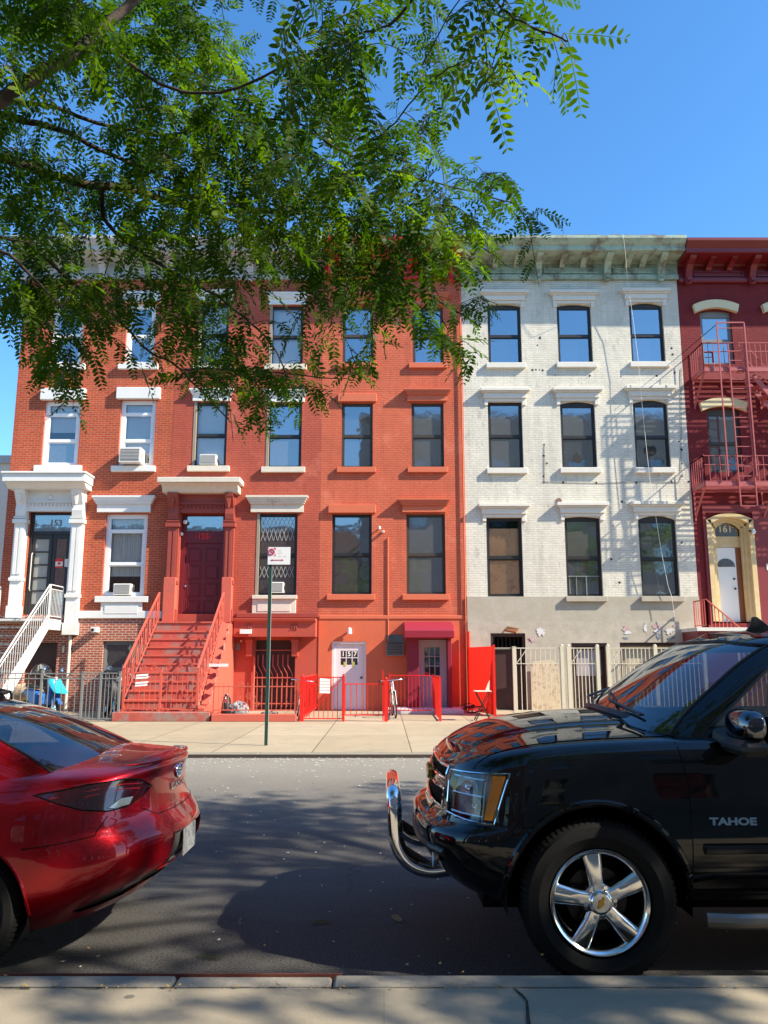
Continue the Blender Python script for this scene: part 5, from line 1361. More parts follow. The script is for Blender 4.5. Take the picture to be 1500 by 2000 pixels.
# headlamps: wrap round the corner
for sd in (-1, 1):
    A = Vector((1, sd, 0)).normalized(); D = Vector((-1, sd, 0)).normalized()
    base = Vector((X0c, YC, 0)).dot(A)
    hp = [(base + .565, 1.012), (base + .80, 1.02), (base + 1.005, 1.03), (base + .945, .775), (base + .80, .775), (base + .565, .79)]
    fs = cut_patch(bm, hp, A, EZ, D, .15, side=lambda c: (c.y - YC) * sd > 0)
    sub = take(bm, fs)
    back = MB(); back.v = [tuple(Vector(v) - D * .075) for v in sub.v]; back.f = list(sub.f)
    lens = sub.build('headlamp', M['lamp_clear'], suv, smooth=True, recalc=False)
    back.build('reflector_housing', mat('lamp_housing', (.30, .30, .31), .5, .0, var=.6, vscale=14), lens, smooth=True, recalc=False)
    tube_on(bvh_low, dense(hp), (A, EZ), D, .005, M['chrome'] if sd < 0 else M['blackplastic'], 'lamp_bezel', lens, closed=True)
    am = MB(); ap = [(base + .915, 1.015), (base + .985, 1.017), (base + .932, .79), (base + .882, .79)]
    pts = []
    for (a, b) in ap:
        hit = bvh_low.ray_cast(A * a + EZ * b + D * 12, -D)[0]; pts.append(hit + D * .0)
    am.prism([p + D * .002 for p in pts], -D * .02); am.build('side_marker', M['amber'], lens, bevel=.003)
    def onl(a, b, dd):
        h = bvh_low.ray_cast(A * (base + a) + EZ * b + D * 12, -D)[0]; return h - D * dd
    for (a, b, r) in ((.72, .93, .07), (.78, .84, .055)):
        c = onl(a, b, .035); q = MB(); m_ = Matrix.Translation(c) @ D.to_track_quat('Z', 'Y').to_matrix().to_4x4()
        q.lathe([(0, -.05), (r * .4, -.045), (r * .8, -.02), (r, .005), (r * 1.05, 0)], (0, 0, 0), 'Z', 24); q.v = [tuple(m_ @ Vector(v)) for v in q.v]; q.build('lamp_reflector', M['lamp_silver'], lens, smooth=True)
        q = MB(); q.lathe([(0, .01), (r * .25, 0), (r * .25, -.03)], (0, 0, 0), 'Z', 16); q.v = [tuple(m_ @ Vector(v)) for v in q.v]; q.build('bulb', M['chrome'], lens, smooth=True)
    for b in (.80, .90, .985):
        q = MB(); q.tube([onl(a, b, .02) for a in (.60, .70, .80, .86)], .006, 6); q.build('reflector_fin', M['lamp_silver'], lens)
# grille: two dark openings framed in chrome
for (za, zb) in ((.955, 1.02), (.80, .90)):
    gp = [(YC - .56, za), (YC + .56, za), (YC + .56, zb), (YC - .56, zb)]
    fs = cut_patch(bm, gp, EY, EZ, -EX, .2); sub = take(bm, fs)
    back = MB(); back.v = [tuple(Vector(v) + EX * .03) for v in sub.v]; back.f = list(sub.f); gr = back.build('grille', M['blackplastic'], suv, recalc=False)
    q = MB()
    for k in range(-18, 19):
        h = bvh_low.ray_cast(Vector((-5, YC + k * .03, (za + zb) / 2)), EX)[0]
        q.box(h.x + .008, h.x + .02, YC + k * .03 - .002, YC + k * .03 + .002, za, zb)
    q.build('grille_mesh', M['blackplastic'], gr)
    tube_on(bvh_low, dense(gp), (EY, EZ), -EX, .009, M['chrome'], 'grille_frame', gr, closed=True)
h = bvh_low.ray_cast(Vector((-5, YC, .93)), EX)[0]
q = MB(); yc = YC; z = .93; xx = h.x - .03
q.prism([(xx, yc - .13, z - .022), (xx, yc - .045, z - .026), (xx, yc - .045, z - .045), (xx, yc + .045, z - .045), (xx, yc + .045, z - .026), (xx, yc + .13, z - .022), (xx, yc + .15, z + .022), (xx, yc + .045, z + .026), (xx, yc + .045, z + .045), (xx, yc - .045, z + .045), (xx, yc - .045, z + .026), (xx, yc - .15, z + .022)], (.03, 0, 0)); q.build('front_emblem', M['gold'], suv, bevel=.004)
# wheel arches
wheels = [(.922, .402), (.922 + 2.95, .402)]
for sd in (-1, 1):
    for (s_, cz) in wheels:
        rA = .475; n = 36
        circ = [(SX(s_) + rA * math.cos(2 * math.pi * k / n), cz + rA * math.sin(2 * math.pi * k / n)) for k in range(n)]
        # flared lip following the opening
        up = [(SX(s_) + (rA + .012) * math.cos(math.pi * (k / 40) * 1.06 - .09), cz + (rA + .012) * math.sin(math.pi * (k / 40) * 1.06 - .09)) for k in range(41)]
        tube_on(bvh_low, up, (EX, EZ), EY * sd, .020, M['paint_black'], 'arch_flare', suv, off=-.004, n=8)
        fs = cut_patch(bm, circ, EX, EZ, EY * sd, .05, side=lambda c: abs(c.y - YC) > .4); take(bm, fs)
        fs = cut_patch(bm, circ, EX, EZ, -EZ, .3, side=lambda c: (c.y - YC) * sd > .45); take(bm, fs)
        y1 = YC + sd * .97; y2 = YC + sd * .5
        q = MB().lathe([(rA + .004, y1 - YC), (rA + .004, y2 - YC), (.1, y2 - YC)], (SX(s_), YC, cz), 'Y', 40)
        q.f = [f for f in q.f if all(q.v[i][2] > .31 for i in f)]
        q.build('wheel_well', M['well'], suv, recalc=False)
body_ = bm_to_mb(bm).build('body', M['paint_black'], suv, smooth=True, sharp=34, recalc=False)
for sd in (-1, 1):
    for i, (s_, cz) in enumerate(wheels):
        wl, hub = wheel(suv, SX(s_), YC + sd * .985, cz, .402, .27, .256, sd, 'five', M['alu'])
        if sd == -1:
            q = MB(); cx_, cy_ = SX(s_), YC - .985 - .014
            a0 = math.radians(58)
            shp = [(-.030, -.006), (-.010, -.008), (-.010, -.014), (.010, -.014), (.010, -.008), (.030, -.006), (.034, .006), (.010, .008), (.010, .014), (-.010, .014), (-.010, .008), (-.034, .006)]
            q.prism([(cx_ + x * math.cos(a0) - y * math.sin(a0), cy_, cz + x * math.sin(a0) + y * math.cos(a0)) for x, y in shp], (0, -.003, 0)); q.build('hub_emblem', M['gold'], hub)
# panel seams, trim, handles
def seam(pts, sd=-1, r=.0035, mat_=None, name='panel_seam', off=-.0005): 
    b = bvh_low
    return tube_on(b, dense([(SX(a), z) for a, z in pts], .03, False), (EX, EZ), EY * sd, r, mat_ or M['well'], name, suv, off=off)
for sd in (-1, 1):
    seam([(1.41, .40), (1.41, 1.0), (1.38, 1.19)], sd); seam([(2.77, .42), (2.77, 1.2)], sd); seam([(3.77, 1.2), (3.76, .95), (3.55, .7), (3.42, .5)], sd)
    seam([(1.41, .41), (2.77, .43), (3.4, .45)], sd)
    seam([(.46, 1.03), (.50, .78), (.46, .70)], sd, .003)
    tube_on(bvh_low, dense([(SX(1.47), .665), (SX(2.70), .675)], .05, False), (EX, EZ), EY * sd, .028, M['paint_black'], 'door_moulding', suv, n=8)
    tube_on(bvh_low, dense([(SX(2.83), .675), (SX(3.35), .68)], .05, False), (EX, EZ), EY * sd, .028, M['paint_black'], 'door_moulding', suv, n=8)
    for s_ in (2.55, 3.6):
        y = YC + sd * .99; q = MB().tube([(SX(s_) - .1, y, 1.02), (SX(s_) - .07, y + sd * .045, 1.03), (SX(s_) + .07, y + sd * .045, 1.03), (SX(s_) + .1, y, 1.02)], .014, 8); q.build('door_handle', M['paint_black'], suv, smooth=True)
    q = MB().tube([(SX(1.45), YC + sd * 1.02, .33), (SX(1.6), YC + sd * 1.06, .335), (SX(3.1), YC + sd * 1.06, .335), (SX(3.25), YC + sd * 1.02, .33)], .038, 10); q.build('running_board', mat('brushed_step', (.25, .24, .22), .35, .8, var=.1), suv, smooth=True)
# cowl strip between hood and windscreen
q = MB(); pts = []
for k in range(25):
    y = -.80 + 1.6 * k / 24; s_ = 1.19 + .30 * (abs(y) / .80) ** 2.6
    pts.append((SX(s_), YC + y, interp(ztop, s_) + crown(s_, y) * (1 - (y / .89) ** 2) + .004))
q.tube(pts, .028, 6); q.build('cowl_strip', M['blackplastic'], suv, smooth=True)
bvh_b = bvh_low
# hood seams
for sd in (-1, 1):
    tube_on(bvh_low, dense([(SX(.30), YC + sd * .80), (SX(.7), YC + sd * .815), (SX(1.42), YC + sd * .82)], .04, False), (EX, EY), EZ, .004, M['well'], 'hood_seam', suv)
# wipers
for (a, b) in (((1.27, -.62), (1.50, .10)), ((1.17, .05), (1.42, .62))):
    y0_, y1_ = YC + a[1], YC + b[1]
    pa = bvh_up.ray_cast(Vector((-5, y0_, 1.315)), EX)[0]; pb = bvh_up.ray_cast(Vector((-5, y1_, 1.42)), EX)[0]; pm = bvh_up.ray_cast(Vector((-5, (y0_ + y1_) / 2, 1.36)), EX)[0]
    if pa and pb and pm:
        q = MB(); q.tube([pa + Vector((-.04, 0, .0)), pm + Vector((-.055, 0, .02)), pb + Vector((-.02, 0, .005))], .009, 6); q.tube([pa + Vector((-.016, .03, .0)), pm + Vector((-.016, 0, .008)), pb + Vector((-.012, 0, .0))], .006, 6)
        q.build('wiper', M['blackplastic'], suv)
# mirror: chrome-capped, black foot
for sd in (-1, 1):
    mx, my, mz = SX(1.69), YC + sd * 1.12, 1.275
    q = MB(); n = 20; vs = []
    sgp = lambda v, e: math.copysign(abs(v) ** e, v)
    for i in range(13):
        th = math.pi * i / 12
        for j in range(n):
            a = 2 * math.pi * j / n
            x_ = sgp(math.sin(th), .6) * sgp(math.cos(a), .8); z_ = sgp(math.sin(th), .6) * sgp(math.sin(a), .8)
            vs.append((mx + (x_ * .085 if x_ < 0 else x_ * .05), my + .155 * sgp(math.cos(th), .7), mz + .02 + z_ * .085))
    q.add(vs, [(i * n + j, i * n + (j + 1) % n, (i + 1) * n + (j + 1) % n, (i + 1) * n + j) for i in range(12) for j in range(n)]); mr_ = q.build('wing_mirror', M['dark_chrome'], suv, smooth=True, sharp=60)
    MB().box(mx - .10, mx + .055, my - .15, my + .15, mz - .125, mz - .045).build('mirror_base', M['blackplastic'], mr_, smooth=True, bevel=.03)
    q = MB().bar((mx - .02, my - sd * .06, mz - .09), (mx - .06, YC + sd * .9, 1.24), .11, .07); q.build('mirror_foot', M['blackplastic'], mr_, bevel=.015)
    MB().box(mx + .056, mx + .060, my - .13, my + .13, mz - .07, mz + .07).build('mirror_glass', M['chrome'], mr_)
    # sail panel covering glass corner
# door lettering
q = MB(); vs, fs = text_geo('TAHOE', .075, .004, .0032)
tz = .80; ok = []
for p in vs:
    x = SX(1.625) + p[0] * .98; z = tz + p[1] * .66
    h = bvh_low.ray_cast(Vector((x, -5, z)), EY)[0]; ok.append((x, (h.y if h else YC - 1) - .003 - (p[2] + .002), z))
q.add(ok, fs); q.build('model_lettering', M['chrome'], suv)
# bull bar
q = MB(); z0_ = .42
for sd in (-1, 1):
    yb_ = YC + sd * .40
    pth = [Vector(p) for p in ((X0c + .20, yb_, .43), (X0c + .07, yb_, .41), (X0c - .05, yb_, .455), (X0c - .118, yb_, .56), (X0c - .125, yb_, .69), (X0c - .13, yb_, .79), (X0c - .135, yb_ - sd * .04, .845), (X0c - .135, yb_ - sd * .16, .855), (X0c - .135, YC, .855))]
    for _ in range(3): pth = [pth[0]] + [p for a, b in zip(pth, pth[1:]) for p in (a.lerp(b, .25), a.lerp(b, .75))] + [pth[-1]]
    q.tube(pth, .044, 16)
bb = q.build('bull_bar', M['chrome'], suv, smooth=True)
MB().tube([(X0c - .12, YC - .40, .64), (X0c - .12, YC + .40, .64)], .022, 12).build('cross_tube', M['chrome'], bb, smooth=True)
for sd in (-1, 1): MB().bar((X0c + .1, YC + sd * .38, .42), (X0c - .12, YC + sd * .40, .56), .03, .05).build('bracket', M['blackplastic'], bb)
# bumper intake and plastic valance
fs = None
q = MB()
tube_on(bvh_low, dense([(YC - .78, .60), (YC + .78, .60)], .04, False), (EY, EZ), -EX, .022, M['blackplastic'], 'bumper_strip', suv, n=8)
for sd in (-1, 1):
    h = bvh_low.ray_cast(Vector((-5, YC + sd * .66, .56)), EX)[0]
    if h: MB().lathe([(0, .02), (.05, .01), (.06, -.01), (.065, -.02)], (h.x - .002, h.y, h.z), 'X', 20).build('fog_lamp', M['lamp_silver'], suv, smooth=True)
# roof rails, aerial fin
for sd in (-1, 1):
    q = MB().tube([(SX(2.95), YC + sd * .66, 1.80), (SX(3.05), YC + sd * .66, 1.86), (SX(4.5), YC + sd * .66, 1.86), (SX(4.62), YC + sd * .66, 1.80)], .018, 10); q.build('roof_rail', M['paint_black'], suv, smooth=True)
h = bvh_up.ray_cast(Vector((SX(2.22), YC - .12, 4)), -EZ)[0]
q = MB(); q.prism([(h.x - .06, h.y - .014, h.z - .01), (h.x + .10, h.y - .014, h.z - .01), (h.x + .085, h.y - .012, h.z + .03), (h.x + .02, h.y - .006, h.z + .085), (h.x - .005, h.y - .006, h.z + .085), (h.x - .03, h.y - .012, h.z + .03)], (0, .028, 0)); q.build('aerial_fin', M['blackplastic'], suv, bevel=.004)
# interior
def seat(parent, x, y, z, dr, name='seat', m=None):
    q = MB(); q.box(x - .25, x + .25, y - .26, y + .26, z, z + .14); s_ = q.build(name, m or M['interior_car'], parent, bevel=.04)
    q = MB().prism([(x + dr * .2, y - .25, z + .1), (x + dr * .32, y - .25, z + .1), (x + dr * .46, y - .25, z + .72), (x + dr * .36, y - .25, z + .72)], (0, .5, 0)); q.build('backrest', m or M['interior_car'], s_, bevel=.03)
    q = MB().box(x + dr * .38 - .05, x + dr * .38 + .06, y - .13, y + .13, z + .76, z + .95); q.build('headrest', m or M['interior_car'], s_, bevel=.03)
for sd in (-1, 1): seat(suv, SX(2.75), YC + sd * .42, .72, 1); seat(suv, SX(3.65), YC + sd * .42, .72, 1)
q = MB().prism([(SX(1.30), YC - .78, 1.10), (SX(1.30), YC - .78, 1.20), (SX(1.75), YC - .78, 1.235), (SX(2.02), YC - .78, 1.18), (SX(2.02), YC - .78, .8), (SX(1.3), YC - .78, .8)], (0, 1.56, 0)); q.build('dashboard', M['interior_car'], suv, bevel=.02)
q = MB().lathe([(.175, 0), (.19, .012), (.205, 0), (.19, -.012)], (0, 0, 0), 'X', 30, close=True); mm = Matrix.Translation((SX(2.18), YC - .42, 1.15)) @ Matrix.Rotation(R(-22), 4, 'Y'); q.v = [tuple(mm @ Vector(v)) for v in q.v]; q.build('steering_wheel', M['blackplastic'], suv, smooth=True)
for i, (x, y, a, m) in enumerate(((1.52, -.25, .3, M['paper']), (1.5, -.05, -.4, M['paper']), (1.62, -.35, .9, mat('pale_blue_leaflet', (.25, .45, .62), .6)), (1.58, -.18, .2, mat('red_leaflet', (.5, .04, .05), .6)))):
    c_, s_ = math.cos(a), math.sin(a); z = 1.225 + .004 * i
    MB().add([(SX(x) + u_ * c_ - v_ * s_, YC + y + u_ * s_ + v_ * c_, z + .01 * u_) for u_, v_ in ((-.1, -.07), (.1, -.07), (.1, .07), (-.1, .07))], [(0, 1, 2, 3)]).build('paper', m, suv, recalc=False)
MB().box(SX(.35), SX(5.0), YC - .7, YC + .7, .30, .42).build('underbody', M['well'], suv)
MB().box(SX(1.6), SX(5.0), YC - .9, YC + .9, .60, .62).build('cabin_floor', M['interior_car'], suv)
for sd in (-1, 1):
    MB().box(SX(5.07), SX(5.12), YC + sd * .78 - .09, YC + sd * .78 + .09, .95, 1.25).build('tail_lamp', M['tail_red'], suv, bevel=.02)

# ============ red sedan, tail to the right, s = distance from the rear
XR, YS = -1.205, 5.36
car = thing('parked_sedan', 'deep red sedan seen from behind its rear corner, parked at left', 'car', (-3.4, YS, 0))
mp2 = lambda a, b, c: Vector((XR - a, YS + b, c))
ztop = [(0, 1.03), (.1, 1.035), (.2, 1.022), (.4, 1.0), (.8, .985), (1.5, .97), (2.6, .955), (3.3, .93), (4.1, .84), (4.6, .70)]
zbot = [(0, .36), (.25, .30), (.55, .24), (.75, .22), (3.6, .22), (4.6, .24)]
Ws = [(0, .80), (.1, .85), (.3, .895), (.5, .90), (.7, .885), (.82, .86), (.9, .83), (.95, .80), (1, .755)]
S0 = [(0, .20), (.08, .13), (.17, .04), (.27, .005), (.36, .0), (.44, .012), (.53, .045), (.63, .085), (.75, .10), (.88, .105), (.955, .085), (.985, .09), (1, .12)]
S1 = [(0, 4.5), (.3, 4.62), (.6, 4.6), (1, 4.4)]
lv = sorted(set([i / 40 for i in range(41)] + [.56, .61, .965, .99]))
sh = Shell()
sh.stack(lv, lambda v: (interp(S0, v), interp(S1, v), interp(Ws, v), .66, .8, 2.35, 2.3), lambda v, a: interp(zbot, a) + (interp(ztop, a) - interp(zbot, a)) * v,
         cap=lambda s_: s_ < 1.0 or s_ > 3.0, crown=lambda s_, y: interp([(0, .03), (.2, .055), (.5, .10), (1.2, .12), (3.2, .10), (4.4, .06)], s_), capm=28, bottom=True)
bm = sh.done(mp2, True)
gh = Shell()
G0 = [(0, .20), (.12, .30), (.3, .46), (.5, .66), (.7, .89), (.85, 1.12), (.95, 1.38), (1, 1.7)]
G1 = [(0, 3.35), (.5, 2.85), (.85, 2.45), (1, 2.2)]
GW = [(0, .775), (.2, .765), (.5, .72), (.8, .64), (.93, .57), (1, .46)]
gh.stack([i / 30 for i in range(31)], lambda v: (interp(G0, v), interp(G1, v), interp(GW, v), .85, .8, 2.3, 2.4), lambda v, a: (.955) * (1 - v) + interp([(.3, 1.40), (2.0, 1.41), (3.3, 1.37)], a) * v, cap=lambda s_: True, crown=lambda s_, y: .035, capm=18)
g2 = gh.done(mp2, True)
bvh_low = BVHTree.FromBMesh(bm); bvh_up = BVHTree.FromBMesh(g2)
rg = [(XR - .41, YS + .50), (XR - .52, YS + .62), (XR - .66, YS + .66), (XR - 1.42, YS + .52), (XR - 1.42, YS - .52), (XR - .66, YS - .66), (XR - .52, YS - .62), (XR - .41, YS - .50), (XR - .37, YS)]
fs = cut_patch(g2, rg, EX, EY, EZ, .2); take(g2, fs, .004).build('rear_window', M['car_glass'], car, smooth=True, recalc=False)
tube_on(bvh_up, dense(rg), (EX, EY), EZ, .008, M['blackplastic'], 'window_seal', car, closed=True)
wsg = [(XR - 3.12, YS + .66), (XR - 2.15, YS + .48), (XR - 2.15, YS - .48), (XR - 3.12, YS - .66)]
fs = cut_patch(g2, wsg, EX, EY, EZ, .2); take(g2, fs, .004).build('windscreen', M['car_glass'], car, smooth=True, recalc=False)
for sd in (-1, 1):
    for poly in ([(1.15, 1.03), (1.95, 1.02), (1.95, 1.32), (1.55, 1.30)], [(2.02, 1.02), (2.95, 1.01), (2.45, 1.30), (2.02, 1.32)]):
        pl = [(XR - a, b) for a, b in poly]
        fs = cut_patch(g2, pl, EX, EZ, EY * sd, .2); take(g2, fs, .003).build('side_window', M['car_glass_dark'], car, smooth=True, recalc=False)
        tube_on(bvh_up, dense(pl), (EX, EZ), EY * sd, .007, M['chrome'], 'window_trim', car, closed=True)
bm_to_mb(g2).build('cabin_shell', M['paint_red'], car, smooth=True, sharp=40, recalc=False)
for sd in (-1, 1):
    A = Vector((-1, sd, 0)).normalized(); D = Vector((1, sd, 0)).normalized(); base = Vector((XR, YS, 0)).dot(A)
    tl = [(base + .40, .905), (base + .50, .955), (base + .62, .968), (base + .82, .955), (base + 1.06, .915), (base + .97, .872), (base + .86, .832), (base + .72, .812), (base + .60, .820), (base + .47, .865)]
    fs = cut_patch(bm, tl, A, EZ, D, .1, side=lambda c: (c.y - YS) * sd > 0)
    sub = take(bm, fs, .002); lens = sub.build('tail_lamp', M['tail_red'], car, smooth=True, recalc=False)
    tube_on(bvh_low, dense(tl, .02), (A, EZ), D, .004, M['well'], 'lamp_seal', lens, closed=True)
    pc = [(base + .55, .868), (base + .635, .868), (base + .72, .828), (base + .68, .822), (base + .58, .83)]
    pts = [bvh_low.ray_cast(A * a + EZ * b + D * 12, -D)[0] for a, b in pc]
    q = MB().prism([p + D * .001 for p in pts], D * .004); q.build('reversing_lamp', M['tail_clear'], lens, bevel=.002)
    for dz in (0, .025):
        q = MB(); pp_ = [bvh_low.ray_cast(A * (base + a) + EZ * (b - dz) + D * 12, -D)[0] for a, b in ((.5, .93), (.62, .94), (.8, .925), (1.0, .895))]
        q.tube([p + D * .001 for p in pp_], .003, 5); q.build('lamp_rib', mat('bright_red_rib', (.3, .01, .015), .3), lens)
    # lower corner trim
    ct = [(base + .30, .475), (base + .62, .40), (base + .86, .315), (base + .80, .30), (base + .55, .335), (base + .30, .39)]
    fs = cut_patch(bm, ct, A, EZ, D, .0, side=lambda c: (c.y - YS) * sd > 0)
    take(bm, fs, .012).build('bumper_insert', M['blackplastic'], car, smooth=True, recalc=False)
    rl = [(base + .46, .435), (base + .58, .405), (base + .60, .375), (base + .47, .40)]
    pts = [bvh_low.ray_cast(A * a + EZ * b + D * 12, -D)[0] for a, b in rl]
    MB().prism([p - D * .010 for p in pts], D * .006).build('rear_reflector', mat('grey_red_reflector', (.2, .12, .11), .25), car)
# plate recess and plate
rp = [(YS - .40, .44), (YS + .40, .44), (YS + .33, .63), (YS - .33, .63)]
lo_ = [(YS - .52, .37), (YS + .52, .37), (YS + .42, .435), (YS - .42, .435)]
fs = cut_patch(bm, lo_, EY, EZ, EX, .1); take(bm, fs, .01).build('bumper_diffuser', M['blackplastic'], car, smooth=True, recalc=False)
fs = cut_patch(bm, rp, EY, EZ, EX, .1); sub = take(bm, fs); sub.v = [tuple(Vector(v) - EX * .035) for v in sub.v]
sub.build('plate_recess', mat('recess_grey', (.09, .085, .08), .4, var=.2), car, smooth=True, recalc=False)
tube_on(bvh_low, dense(rp, .02), (EY, EZ), EX, .006, M['paint_red'], 'recess_lip', car, closed=True)
q = MB().box(XR - .022, XR - .014, YS - .155, YS + .155, .455, .61); pl = q.build('number_plate', M['plate'], car, bevel=.003)
# badge and lettering
h = bvh_low.ray_cast(Vector((5, YS, .955)), -EX)[0]
def onrear(y, z, d=.002):
    h_ = bvh_low.ray_cast(Vector((5, y, z)), -EX)[0]; return (h_ or Vector((XR, y, z))) + EX * d
q = MB(); ring = [onrear(YS + .072 * math.cos(t), .94 + .040 * math.sin(t), .006) for t in [k * 2 * math.pi / 28 for k in range(28)]]
q.tube(ring, .0055, 6, closed=True); bd_ = q.build('rear_emblem', M['chrome'], car, smooth=True)
q = MB()
q.tube([onrear(YS - .032, .915, .007), onrear(YS - .022, .940, .008), onrear(YS - .026, .966, .007)], .007, 6)
q.tube([onrear(YS + .032, .966, .007), onrear(YS + .022, .940, .008), onrear(YS + .026, .915, .007)], .007, 6)
q.tube([onrear(YS - .022, .935, .008), onrear(YS, .944, .009), onrear(YS + .022, .948, .008)], .006, 6); q.build('emblem_letter', M['chrome'], bd_, smooth=True)
q = MB(); n = 28; cpt = onrear(YS, .94, .003); q.add([tuple(cpt)] + [tuple(onrear(YS + .07 * math.cos(k * 2 * math.pi / n), .94 + .038 * math.sin(k * 2 * math.pi / n), .003)) for k in range(n)], [(0, k + 1, (k + 1) % n + 1) for k in range(n)]); q.build('emblem_field', mat('blue_grey_emblem', (.12, .16, .30), .2, .5), bd_)
vs, fs = text_geo('ELANTRA', .052, .004, .0008); ok = []
for p in vs: ok.append(tuple(onrear(YS + p[0] * 1.55, .862 + p[1], .003 + p[2] + .002)))
MB().add(ok, fs).build('model_lettering', M['chrome'], car)
# spoiler lip along the tail
q = MB(); 
pts = []
for k in range(29):
    y = -.54 + 1.08 * k / 28; h_ = bvh_low.ray_cast(Vector((5, YS + y, 1.012)), -EX)[0]
    if h_: pts.append(h_ + Vector((-.014, 0, .014 + .02 * (1 - (y / .62) ** 2))))
q.tube(pts, [.001 + .014 * math.sin(math.pi * min(1, max(0, (k + .5) / len(pts)))) ** .5 for k in range(len(pts))], 10); q.build('tail_lip', M['paint_red'], car, smooth=True)
wh2 = [(1.02, .325), (1.02 + 2.7, .325)]
for sd in (-1, 1):
    for (s_, cz) in wh2:
        rA = .375; n = 32; cx_ = XR - s_
        circ = [(cx_ + rA * math.cos(2 * math.pi * k / n), cz + rA * math.sin(2 * math.pi * k / n)) for k in range(n)]
        up = [(cx_ + (rA + .006) * math.cos(math.pi * (k / 40)), cz + (rA + .006) * math.sin(math.pi * (k / 40))) for k in range(41)]
        tube_on(bvh_low, up, (EX, EZ), EY * sd, .010, M['paint_red'], 'arch_lip', car, off=-.004, n=8)
        fs = cut_patch(bm, circ, EX, EZ, EY * sd, .05, side=lambda c: abs(c.y - YS) > .4); take(bm, fs)
        fs = cut_patch(bm, circ, EX, EZ, -EZ, .3, side=lambda c: (c.y - YS) * sd > .45); take(bm, fs)
        q = MB().lathe([(rA + .004, sd * .86), (rA + .004, sd * .5), (.1, sd * .5)], (cx_, YS, cz), 'Y', 40); q.f = [f for f in q.f if all(q.v[i][2] > .2 for i in f)]; q.build('wheel_well', M['well'], car, recalc=False)
        wheel(car, cx_, YS + sd * .87, cz, .325, .21, .218, sd, 'sedan', M['metal_grey'])
bm_to_mb(bm).build('body', M['paint_red'], car, smooth=True, sharp=34, recalc=False)
def seam2(pts, ax, D, r=.003, name='panel_seam'):
    return tube_on(bvh_low, dense(pts, .025, False), ax, D, r, M['well'], name, car, off=-.0005)
for sd in (-1, 1):
    A = Vector((-1, sd, 0)).normalized(); D = Vector((1, sd, 0)).normalized(); base = Vector((XR, YS, 0)).dot(A)
    seam2([(base + .72, .788), (base + .80, .70), (base + 1.12, .655)], (A, EZ), D)
    seam2([(XR - 1.98, 1.0), (XR - 1.98, .30)], (EX, EZ), EY * sd); seam2([(XR - 1.2, .96), (XR - 1.25, .8), (XR - 1.45, .55)], (EX, EZ), EY * sd); seam2([(XR - 3.0, .95), (XR - 3.0, .30)], (EX, EZ), EY * sd)
    seam2([(YS + sd * .0, .745), (YS + sd * .40, .745), (YS + sd * .52, .80)], (EY, EZ), EX)
    for s_ in (1.55, 2.6):
        y = YS + sd * .885; q = MB().tube([(XR - s_ - .09, y, .86), (XR - s_ - .06, y + sd * .035, .87), (XR - s_ + .06, y + sd * .035, .87), (XR - s_ + .09, y, .86)], .012, 8); q.build('door_handle', M['paint_red'], car, smooth=True)
    q = MB().box(XR - 3.02, XR - 2.86, YS + sd * .90, YS + sd * 1.06, .97, 1.09); q.build('wing_mirror', M['paint_red'], car, bevel=.03)
    MB().box(XR - 4.5, XR - 4.15, YS + sd * .62 - .13, YS + sd * .62 + .1, .62, .70).build('headlamp', M['lamp_silver'], car, bevel=.02)
h = bvh_up.ray_cast(Vector((XR - 1.66, YS, 4)), -EZ)[0]
q = MB(); q.prism([(h.x + .05, YS - .022, h.z - .012), (h.x - .12, YS - .022, h.z - .008), (h.x - .06, YS - .01, h.z + .035), (h.x + .035, YS - .006, h.z + .062)], (0, .044, 0)); q.build('aerial_fin', M['paint_red'], car, bevel=.006)
for sd in (-1, 1): seat(car, XR - 1.9, YS + sd * .38, .45, 1); seat(car, XR - 2.7, YS + sd * .38, .45, 1)
MB().box(XR - 1.5, XR - .75, YS - .6, YS + .6, .93, .95).build('parcel_shelf', M['blackplastic'], car)
MB().box(XR - 3.2, XR - .6, YS - .8, YS + .8, .35, .37).build('cabin_floor', M['interior_car'], car)
MB().box(XR - 4.2, XR - .8, YS - .6, YS + .6, .21, .30).build('underbody', M['well'], car)
# ------------------------------------------------------------------ fences, bicycles, signs and other things in front of the houses
def xf(mb, m):
    mb.v = [tuple(m @ Vector(v)) for v in mb.v]; return mb
def fence(t, x0, x1, y, z0, z1, rails, n, mat_, posts=(), r=.014, pr=.05, topz=None, name='railing', y1=None):
    q = MB(); y1 = y if y1 is None else y1
    P = lambda f, z: Vector((x0 + (x1 - x0) * f, y + (y1 - y) * f, z))
    for z in rails: q.bar(P(0, z), P(1, z), .035, .025)
    for k in range(n + 1): q.bar(P(k / n, rails[0]), P(k / n, topz or rails[-1]), r)
    q.build(name, mat_, t)
    for x in posts:
        f = (x - x0) / (x1 - x0) if x1 != x0 else 0
        p = P(f, z0); q = MB().box(p.x - pr / 2, p.x + pr / 2, p.y - pr / 2, p.y + pr / 2, ZW, z1 + .03)
        q.box(p.x - pr / 2 - .006, p.x + pr / 2 + .006, p.y - pr / 2 - .006, p.y + pr / 2 + .006, z1 + .031, z1 + .045); q.build('post', mat_, t)
U = lambda u, y: at(u, 1350, y).x
yf = 20.2
t = thing('metal_fence', 'grey painted metal fence in front of the orange brick house', 'fence', (-9, yf, ZW))
fence(t, -13.0, U(160, yf), yf, ZW, 1.30, (.28, 1.17, 1.29), 34, M['metal_grey'], (U(80, yf), U(160, yf)), name='railing')
fence(t, U(160, yf) + .03, U(233, yf), yf, ZW, 1.30, (.22, 1.17, 1.30), 10, M['metal_grey'], (U(196, yf), U(233, yf)), name='gate')
t = thing('stoop_gate', 'salmon red barred gate across the foot of the red stoop', 'gate', (-5.7, 20.42, .38))
